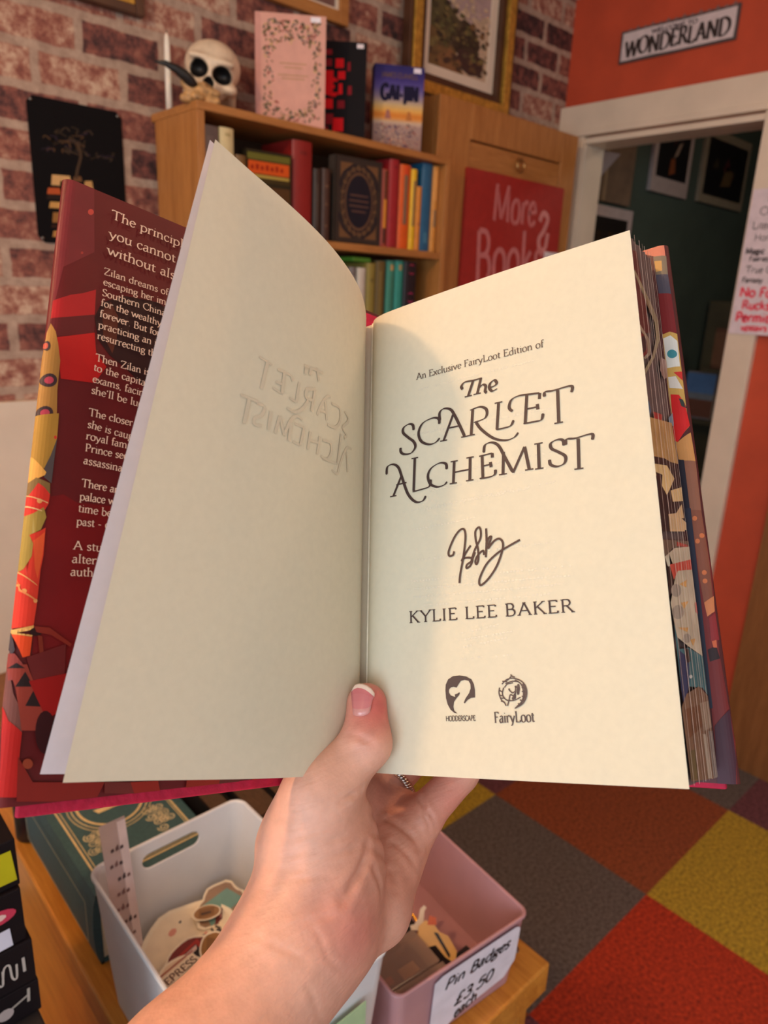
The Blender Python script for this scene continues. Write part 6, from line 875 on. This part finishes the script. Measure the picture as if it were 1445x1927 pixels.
def flat_black(label, x0, x1, y0, y1, z0, z1, rz=0):
    t = thing('book', label, 'book', ((x0+x1)/2, (y0+y1)/2, z0), rz, 'black books on the pine table'); cx, cy = (x0+x1)/2, (y0+y1)/2; mb = MB(); X, Y = (x1-x0)/2, (y1-y0)/2; H_ = z1-z0
    mb.box(-X, -X+.003, -Y, Y, 0, H_, (24, 20, 20)); mb.box(X-.003, X, -Y, Y, 0, H_, (24, 20, 20)); mb.box(-X, X, Y-.004, Y, 0, H_, (24, 20, 20))
    S = plane((-X, -Y, H_), (1, 0, 0), (0, 1, 0)); mb.build('cover', PRG, t)
    MB().box(-X+.0032, X-.0032, -Y+.003, Y-.0045, .002, H_-.003).build('page_block', mat('brown_page_edges', (84, 60, 40), .8, .25, 160, stretch=(14, 1, 1)), t)
flat_black('black book with brown page edges right against the green cloth book', .379, .412, .66, .86, TZ+.0005, .80)
flat_black('black book with brown page edges behind the far corner of the white bin', .416, .458, .66, .87, TZ+.0005, .805)
flat_black('black book with brown page edges nearest the pink bin', .462, .50, .65, .86, TZ+.0005, .80)
t = thing('book_end', 'black rounded block at the far left end of the pine table', 'bookend', (.21, .965, TZ))
MB().lathe([(.016, TZ+.0005), (.02, TZ+.004), (.02, TZ+.075), (.016, TZ+.08)], .226, .962, 20).build('block', BLK, t, t.location)

# stack of black boxes at the left edge
def black_box(name, label, x1, y0, z0, z1, marks, w_=.23, dp=.2, cat='box'):
    t = thing(name, label, cat, (x1-w_/2, y0+dp/2, z0), 0, 'black boxes stacked beside the pine table'); mb = MB(); mb.box(x1-w_, x1, y0, y0+dp, z0, z1, (26, 19, 21))
    S = plane((x1, y0, z0), (-1, 0, 0), (0, 0, 1), -.0005); F = lambda u, v, h=0: Vector((x1-u, y0-.0005-h, z0+v)); marks(mb, F)
    mb.build('box_body', PRG, t, t.location, .0012); return t
def m_yellow(mb, F): mb.poly([F(.002, .006), F(.07, .006), F(.07, .034), F(.004, .034)], (190, 180, 30)); ribbon(mb, F, [(.02, .02), (.028, .02)], .004, .004, (230, 226, 150))
def m_pink(mb, F):
    mb.poly([F(.013+.014*math.cos(a)+.006, .031+.0065*math.sin(a)) for a in np.linspace(0, 6.28, 18)[:-1]], (196, 60, 84)); mb.poly([F(.018+.006*math.cos(a), .031+.003*math.sin(a), .0002) for a in np.linspace(0, 6.28, 10)[:-1]], (228, 190, 180))
    mb.poly([F(.010, .001), F(.08, -.001), F(.08, .016), F(.011, .018)], (214, 212, 226)); ribbon(mb, lambda u, v, h=0: F(u, v, .0003+h), [(.028, .008), (.032, .012), (.034, .007)], .0014, .0014, (70, 60, 90))
def m_squig(mb, F):
    for r0 in (0, .010): ribbon(mb, F, crom([(.034-r0, .012), (.032-r0, .026), (.028-r0, .027), (.027-r0, .014), (.024-r0, .012), (.023-r0, .025)]), .0016, .0016, (190, 180, 170))
    ribbon(mb, F, [(.008, .014), (.008, .028)], .0022, .0022, (180, 172, 164)); mb.poly([F(.043+.003*math.cos(a), .016+.003*math.sin(a)) for a in np.linspace(0, 6.28, 9)[:-1]], (170, 120, 60))
def m_key(mb, F):
    mb.poly([F(.026+.006*math.cos(a), .014+.0055*math.sin(a)) for a in np.linspace(0, 6.28, 14)[:-1]], (176, 160, 156)); ribbon(mb, F, [(.021, .017), (.008, .022)], .002, .002, (160, 150, 140)); ribbon(mb, F, [(.009, .015), (.008, .028)], .0022, .0022, (170, 160, 150))
black_box('black_box', 'topmost black box of the left stack with a yellow label', .107, .505, 1.0075, 1.05, m_yellow)
black_box('black_box', 'black box with a pink oval and a white sticker in the left stack', .106, .502, .9575, 1.007, m_pink)
black_box('black_box', 'black box marked with pale looping lines in the left stack', .109, .50, .916, .957, m_squig)
black_box('black_box', 'black box with a pale key mark under the looping lines one', .110, .50, .884, .9155, m_key)
t = thing('plinth', 'tall black plinth carrying the stack of black boxes', 'plinth', (0, .56, 0))
MB().box(-.14, .108, .455, .71, 0, .8835).build('plinth_body', mat('black_card', (34, 28, 28), .6, .1, 20), t, t.location, .002)
mb = MB(); mb.poly([(.092, .4545, .845), (.080, .4545, .845), (.080, .4545, .864), (.09, .4545, .864)], (110, 104, 92)); mb.build('mark', PR, t, t.location)
tag(MB().box(.0, .072, .44, .4535, .70, .868, (236, 214, 196)).build('card', PR, None, (.03, .447, .70)), 'pale card propped against the black plinth in the lower left corner', 'card')

# ---------------------------------------------------------------- the open book
O = Vector(DATA['book_o'])
book = thing('open_book', 'open hardback novel held up, its title page signed', 'book', O)
PAPER = printed('book_paper', .75, .02, 300, .03, trans=.22); INK = printed('printing_ink', .55, .04, 60)
JACK = printed('jacket_print', .5, .09, 55, spec=.3); CLOTH = printed('crimson_cloth', .75, .12, 260, .3); FORE = printed('sprayed_edge', .5, .16, 90, .05); SHEET = printed('white_leaf', .75, .02, 200, trans=.2)
CREAM, INKC = (232, 223, 198), (58, 38, 36)
def quadS(q, sgn=1, off=0):
    A, B, C_, E = [Vector(p) for p in q]; n = (B-A).cross(A-C_).normalized()*sgn
    if n.dot(Vector((R_[0], R_[1], R_[2]))*0-Vector((-B_[0], -B_[1], -B_[2]))) < 0: n = -n
    def S(u, v, h=0): return (A*(1-u)+B*u)*v+(C_*(1-u)+E*u)*(1-v)+n*(off+h)
    S.w = ((A-B).length+(C_-E).length)/2; S.h = ((A-C_).length+(B-E).length)/2; S.n = n; return S
def um(S): return lambda a, b, h=0: S(a/S.w, b/S.h, h)          # metres on the surface
# right (title) page: dips into the gutter
SR0 = quadS(DATA['right'])
def SR(u, v, h=0): return SR0(u, v, h)-SR0.n*(.006*math.exp(-(max(u, 0)/.03)))+SR0.n*.0016*math.sin(math.pi*min(1, max(0, u)))
GH = (226, 212, 190)
mb = MB(); us = [-.07, -.05, -.03, -.015, 0, .01, .02, .035, .05, .075, .1, .15, .2, .3, .4, .5, .6, .7, .8, .9, 1]; vsn = 24
mb.add([SR(u, v/vsn) for v in range(vsn+1) for u in us], [(j*len(us)+i, j*len(us)+i+1, (j+1)*len(us)+i+1, (j+1)*len(us)+i) for j in range(vsn) for i in range(len(us)-1)], CREAM, smooth=True)
SRi = lambda a, b, h=.0: SR(a/SR0.w, b/SR0.h, .00022+h)
def sc_uv(P): return [(p[0]*SR0.w, p[1]*SR0.h) for p in P]
def tick(S, e, L_, w_, col): ribbon(mb, S, [(e[0]-L_, e[1]), (e[0]+L_, e[1])], w_, w_, col, 1)
for sm, sf, P in DATA['title']:
    Q = sc_uv(P); ribbon(mb, SRi, crom(Q) if sm else Q, .0015, .00045, INKC, 1, .3, taper=bool(sm))
    if 's' in sf: tick(SRi, Q[0], .0019, .0006, INKC)
    if 'e' in sf: tick(SRi, Q[-1], .0019, .0006, INKC)
for sm, sf, P in DATA['sign']: ribbon(mb, lambda a, b, h=0: SRi(a, b, .00005+h), crom(sc_uv(P)), .0010, .0009, (72, 48, 40), 1)
mb.poly([SRi(*p) for p in sc_uv(DATA['hod'])], (74, 56, 50), 1)
for sm, sf, P in DATA['loot']: ribbon(mb, SRi, crom(sc_uv(P)), .00055, .0004, (86, 66, 58), 1)
for P in DATA['lootpoly']: mb.poly([SRi(*p) for p in sc_uv(P)], (70, 50, 46), 1)
for txt, b, cap, stl in DATA['rt']:
    p0, p1 = sc_uv([b[:2], b[2:]]); fine = cap < .004
    write(mb, SRi, txt, p0, p1, cap, INKC if cap > .005 else (84, 66, 58), 1, thick=.105 if not fine else .1, thin=.045 if stl == 'serif' else .085, serif=stl == 'serif', track=.05 if txt.isupper() and stl == 'serif' else 0)
for b in DATA['ghost']:                              # print of the other side showing through
    p0, p1 = sc_uv([b[:2], b[2:]]); n = int((Vector(p1)-Vector(p0)).length/.0016)
    for k in range(n):
        if rnd.random() < .22: continue
        q = Vector(p0).lerp(Vector(p1), k/n); ribbon(mb, lambda a, b_, h=0: SRi(a, b_, h*.2-.0001), [q, q+Vector((.0011, rnd.uniform(-.0004, .0004)))], .0011, .0007, (220, 210, 187), 1)
rp = mb.build('title_page', [PAPER, INK], book, solid=.0)
# left page, bending up out of the gutter
LT, LB = [Vector(p) for p in DATA['left_top']], [Vector(p) for p in DATA['left_bot']]
al = [0]
for a, b in zip(LT, LT[1:]): al.append(al[-1]+(b-a).length)
al = [a/al[-1] for a in al]
def spl(P, u):
    u = min(1, max(0, u)); i = max(0, min(len(P)-2, next((k-1 for k in range(1, len(al)) if al[k] >= u), len(P)-2))); t = (u-al[i])/(al[i+1]-al[i])
    q = [P[max(0, i-1)], P[i], P[i+1], P[min(len(P)-1, i+2)]]
    return .5*(2*q[1]+(q[2]-q[0])*t+(2*q[0]-5*q[1]+4*q[2]-q[3])*t*t+(q[3]-q[0]+3*(q[1]-q[2]))*t**3)
def SL(u, v, h=0):
    p = spl(LT, u)*v+spl(LB, u)*(1-v)
    if not h: return p
    du = spl(LT, min(1, u+.02))*v+spl(LB, min(1, u+.02))*(1-v)-(spl(LT, max(0, u-.02))*v+spl(LB, max(0, u-.02))*(1-v)); n = du.cross(spl(LT, u)-spl(LB, u)).normalized()
    return p-n*h
nn = SL(.5, .5, .01)-SL(.5, .5); SG = 1 if nn.dot(Vector((B_[0]+R_[0], B_[1]+R_[1], B_[2]))) > 0 else -1
nu, nv = 40, 24; mb = MB()
mb.add([SL(i/nu, j/nv) for j in range(nv+1) for i in range(nu+1)], [(j*(nu+1)+i, j*(nu+1)+i+1, (j+1)*(nu+1)+i+1, (j+1)*(nu+1)+i) for j in range(nv) for i in range(nu)], CREAM, smooth=True)
lw, lh = .146, .229; SLi = lambda a, b, h=0: SL(a/lw, b/lh, SG*(.0002+h))
for sm, sf, P in DATA['ghostleft']:
    Q = [(p[0]*lw, p[1]*lh) for p in P]; ribbon(mb, SLi, crom(Q, 4) if sm else Q, .0017, .0008, (208, 194, 170), 1, maxseg=.006)
mb.build('left_page', [PAPER, INK], book)
# white endleaf behind it
WT, WB = [Vector(p) for p in DATA['white']]
def SWf(u, v):
    n1 = (LT[-1]-LT[0]); off = Vector((-R_[0], -R_[1], -R_[2]))*.002-Vector((B_[0], B_[1], B_[2]))*.004
    a = SL(u, 1)+(WT-LT[-1])*u**2+off*4*u*(1-u)*.7; b = SL(u, 0)+(WB-LB[-1])*u**2+off*4*u*(1-u)*.7; return a*v+b*(1-v)
mb = MB(); mb.add([SWf(i/nu, j/nv) for j in range(nv+1) for i in range(nu+1)], [(j*(nu+1)+i, j*(nu+1)+i+1, (j+1)*(nu+1)+i+1, (j+1)*(nu+1)+i) for j in range(nv) for i in range(nu)], (232, 222, 226), smooth=True)
mb.build('endleaf', SHEET, book)
# block of leaves under the title page
A, B = SR0, [Vector(p) for p in DATA['block_back']]
SE = quadS([DATA['right'][1], DATA['block_back'][1], DATA['right'][3], DATA['block_back'][3]])
F_ = [Vector(p) for p in DATA['right']]; inw = (F_[0]-F_[1]).normalized()
mb = MB(); N = 30
def edge(i, v):
    t_ = i/N; saw = .0011*((i*5) % 7)/7
    return SE(t_, v)+inw*(.0012+saw)
top, bot = [edge(i, 1-.002) for i in range(N+1)], [edge(i, .002) for i in range(N+1)]
for i in range(N): mb.quad(bot[i], bot[i+1], top[i+1], top[i], (96, 78, 74))
gt, gb, bt, bb = F_[0]-SR0.n*.005, F_[2]-SR0.n*.005, B[0], B[2]
mb.add([gt, bt]+top[::-1], [tuple(range(N+3))], (214, 196, 168)); mb.add([gb, bb]+bot[::-1], [tuple(range(N+3))[::-1]], (214, 196, 168))
mb.quad(bt, bb, bot[-1], top[-1], (230, 220, 200)); mb.quad(gt, top[0], bot[0], gb, (240, 228, 204)); mb.quad(gt, gb, bb, bt, (200, 180, 150))
E_ = um(SE); lift = .0012
Fd = lambda u, v, h=0: edge(0, v)*0+SE(u, v)-inw*h+inw*.0003
for k, (c, P) in enumerate(DATA['edgeart']): decal(mb, lambda u, v: Fd(u, v, .00001*k), P, c, [.01+.98*i/6 for i in range(7)], [.002+.996*i/20 for i in range(21)])
for u_, c, wd in ((.12, (214, 190, 172), .010), (.30, (226, 208, 196), .016), (.42, (190, 172, 160), .008), (.52, (222, 204, 190), .014), (.63, (176, 160, 152), .010), (.72, (214, 198, 186), .013), (.80, (170, 154, 146), .008), (.90, (196, 182, 172), .012)):
    pts_ = [(u_+.012*math.sin(v*7+u_*20), v) for v in np.linspace(.003, .997, 26)]
    ribbon(mb, lambda u, v, h=0: Fd(u, v, .0007+h), pts_, wd, wd, c, 0)
mb.build('page_block', FORE, book)
# boards, spine and dust jacket
SF = quadS(DATA['flap']); SB = quadS(DATA['bflap'])
def slab(S, u0, u1, v0, v1, d0, d1, col, mb=None):
    mb = mb or MB(); return mb.add([S(u, v, -d) for d in (d0, d1) for v in (v0, v1) for u in (u0, u1)], [(0, 1, 3, 2), (4, 6, 7, 5), (0, 4, 5, 1), (2, 3, 7, 6), (0, 2, 6, 4), (1, 5, 7, 3)], col)
CR = (190, 20, 60)
slab(SF, 0, .965, -.017, .985, .0016, .0042, CR).build('front_board', CLOTH, book, bevel=.0006)
slab(SB, .02, .975, -.010, .985, .0016, .0042, CR).build('back_board', CLOTH, book, bevel=.0006)
h1, h2, h3, h4 = SF(0, .985, -.003), SF(0, -.012, -.003), SB(0.02, .985, -.003), SB(.02, -.012, -.003); dz = -SR0.n*.002
MB().add([h1, h2, h4, h3, h1+dz, h2+dz, h4+dz, h3+dz], [(0, 1, 2, 3), (7, 6, 5, 4), (0, 4, 5, 1), (1, 5, 6, 2), (2, 6, 7, 3), (3, 7, 4, 0)], CR).build('spine_board', CLOTH, book)
SFm = lambda u, v, h=0: SF(u, v, h)
FOLD = [.984+.028*math.cos(math.radians(a)) for a in np.linspace(-90, 0, 7)]
def jus(u_in): return [u_in]+[u for u in (.35, .45, .55, .65, .75, .83, .9, .945) if u > u_in+.02]+FOLD
JV = [j/16 for j in range(17)]
def foldh(u):                                         # height of the flap surface near its fold
    if u < .984: return .0003
    c = min(1, (u-.984)/.028); return -.0026+.0029*math.sqrt(max(0, 1-c*c))
def jacket(S, u_in, base_):
    """flap, rounded fold and outside of the dust jacket"""
    prof = [(u, foldh(u)) for u in jus(u_in)]+[(.984+.028*math.cos(math.radians(a)), -.0026-.0029*math.sin(math.radians(a))) for a in (15, 30, 45, 60, 75, 90)]+[(.6, -.0055), (0, -.0055)]
    k = len(prof); n = len(JV)
    return MB().add([S(u, v, h) for v in JV for u, h in prof], [(j*k+i, j*k+i+1, (j+1)*k+i+1, (j+1)*k+i) for j in range(n-1) for i in range(k-1)], base_, smooth=True)
def on_jacket(S, lift):
    def fn(u, v): 
        e = .984+(u-.984)*(1.03+lift*150) if u > .984 else u
        return S(e, v, foldh(u)+.00004+lift)
    return fn
mb = jacket(SF, .245, (102, 24, 25))
for k, (c, P) in enumerate(DATA['flapart']): decal(mb, on_jacket(SF, .00002*k), [(min(1.012, p[0]), min(1, max(0, p[1]))) for p in P], c, jus(.25), JV)
for txt, b, cap in DATA['ft']:                        # the flap is read from its fold towards the spine
    T_ = lambda a, b_, h=0: SF(1-a/SF.w, b_/SF.h, .0016+h)
    write(mb, T_, txt, ((1-b[0])*SF.w, b[1]*SF.h), ((1-b[2])*SF.w, b[3]*SF.h), cap, (238, 200, 172), thick=.105, thin=.05)
jm = mb.build('dust_jacket_front', JACK, book)
mb = jacket(SB, .55, (84, 36, 36))
for k, (c, P) in enumerate(DATA['bflapart']): decal(mb, on_jacket(SB, .00002*k), [(min(1.012, p[0]), min(1, max(0, p[1]))) for p in P], c, jus(.56), JV)
mb.build('dust_jacket_back', JACK, book)
j1, j2, j3, j4 = SF(0, 1, -.0056), SF(0, 0, -.0056), SB(0, 1, -.0056), SB(0, 0, -.0056); dz = -SR0.n*.003
MB().add([j1, j2, j4+dz, j3+dz], [(0, 1, 2, 3)], (90, 30, 30)).build('dust_jacket_spine', JACK, book, solid=.0004)

# ---------------------------------------------------------------- the hand
HP = [tuple(p) for p in DATA['hand']]
pts_ = np.array([q for p in HP for q in (p[1], p[2])]); lo, hi = pts_.min(0)-.034, pts_.max(0)+.034
def crease(V, Q):
    me_n = np.zeros_like(V); 
    a, b, c_, d_ = (V[Q[:, i]] for i in range(4)); fn = np.cross(c_-a, d_-b)
    for i in range(4): np.add.at(me_n, Q[:, i], fn)
    me_n /= np.maximum(1e-12, np.linalg.norm(me_n, axis=1))[:, None]
    for P, dep, wid in DATA['crease']:
        P = np.array(P); best = np.full(len(V), 9.); sel = np.where(((V > P.min(0)-.012) & (V < P.max(0)+.012)).all(1))[0]
        if not len(sel): continue
        X = V[sel]; dm = np.full(len(sel), 9.); nseg = len(P)-1
        for k in range(nseg):
            u = P[k+1]-P[k]; t_ = np.clip((X-P[k])@u/(u@u), 0, 1); D_ = np.linalg.norm(X-P[k]-t_[:, None]*u, axis=1)
            fade = 1.0; dm = np.minimum(dm, D_)
        ed = np.minimum(np.linalg.norm(X-P[0], axis=1), np.linalg.norm(X-P[-1], axis=1)); f_ = np.clip(ed/.006, .25, 1)
        V[sel] += me_n[sel]*((-dep*np.exp(-(dm/wid)**2)+dep*.35*np.exp(-((dm-wid*2.2)/(wid*1.4))**2))*f_)[:, None]
    return V
def skin_col(V):
    b_ = np.tile(np.array(lin((226, 170, 146))), (len(V), 1))
    for c, r, col, amt in DATA['blush']:
        w_ = np.exp(-(((V-np.array(c))**2).sum(1))/r**2)[:, None]*amt; b_ = b_*(1-w_)+np.array(lin(col))*w_
    return b_
SKIN = printed('skin', .5, .07, 160, .12, sss=.18)
n_ = SKIN.node_tree.nodes; l_ = SKIN.node_tree.links
vz = n_.new('ShaderNodeTexVoronoi'); vz.inputs['Scale'].default_value = 700; tcs = n_.new('ShaderNodeTexCoord'); l_.new(tcs.outputs['Object'], vz.inputs['Vector'])
geo_ = n_.new('ShaderNodeNewGeometry'); cmb = n_.new('ShaderNodeCombineXYZ')      # fine skin lines running across the thumb's base
for k_, (vec, s_) in enumerate((((.79, -.55, .27), 70), ((-.13, .36, .92), 620), ((-.65, -.70, .29), 120))):
    dt = n_.new('ShaderNodeVectorMath'); dt.operation = 'DOT_PRODUCT'; dt.inputs[1].default_value = [c_*s_ for c_ in vec]
    l_.new(geo_.outputs['Position'], dt.inputs[0]); l_.new(dt.outputs['Value'], cmb.inputs[k_])
fl = n_.new('ShaderNodeTexNoise'); fl.inputs['Scale'].default_value = 1; fl.inputs['Detail'].default_value = 3; l_.new(cmb.outputs[0], fl.inputs['Vector'])
b3 = n_.new('ShaderNodeBump'); b3.inputs['Strength'].default_value = .35; b3.inputs['Distance'].default_value = .0008; l_.new(fl.outputs[0], b3.inputs['Height'])
b2 = n_.new('ShaderNodeBump'); b2.inputs['Strength'].default_value = .12; b2.inputs['Distance'].default_value = .0006
l_.new(vz.outputs['Distance'], b2.inputs['Height']); old = n_['Principled BSDF'].inputs['Normal'].links[0].from_socket; l_.new(old, b3.inputs['Normal']); l_.new(b3.outputs[0], b2.inputs['Normal']); l_.new(b2.outputs[0], n_['Principled BSDF'].inputs['Normal'])
wrist = tuple(DATA['wrist'])
person = solid('person', HP, lo, hi, .0011, SKIN, loc=wrist, colf=skin_col, shape=crease, it=3)
tag(person, 'left forearm and hand gripping the open book from below, thumb in the gutter', 'person')
mb = MB(); G = DATA['nail']; nr_, nc = len(G), len(G[0])
n_out = Vector(DATA['nail_n'])
rows = []
for j, row in enumerate(G): rows.append([Vector(p)+n_out*(.0003+(.0005 if j > 4 else 0)) for p in row])
mb.add([p for r_ in rows for p in r_], [(j*nc+i, j*nc+i+1, (j+1)*nc+i+1, (j+1)*nc+i) for j in range(nr_-1) for i in range(nc-1)], (214, 128, 126), smooth=True)
for j in range(nr_-1):
    for i in range(nc-1): mb.c[j*(nc-1)+i] = lin((216, 144, 136) if j == 0 else ((216, 126, 126), (214, 122, 124), (212, 116, 118))[j-1] if j < 4 else (240, 206, 186))
nm = printed('nail', .25, .03, 60, coat=.4, sss=.1)
nl = mb.build('thumb_nail', nm, person, wrist, solid=.0005); nl['label'] = 'short natural thumbnail'
rc, ra = Vector(DATA['ring'][0]), Vector(DATA['ring'][1]).normalized(); e1 = ra.orthogonal().normalized(); e2 = ra.cross(e1)
mb = MB(); RR = .0108
for ph in (0, 2.09, 4.19):
    mb.tube([rc+(e1*math.cos(a)+e2*math.sin(a))*(RR+.0009*math.cos(a*14+ph))+ra*.0013*math.sin(a*14+ph) for a in np.linspace(0, 2*math.pi, 140)], .00075, 6, cap=False)
rg = mb.build('ring', mat('silver', (206, 200, 194), .22, .05, 80, metal=1), person, wrist); rg['label'] = 'braided silver finger ring'
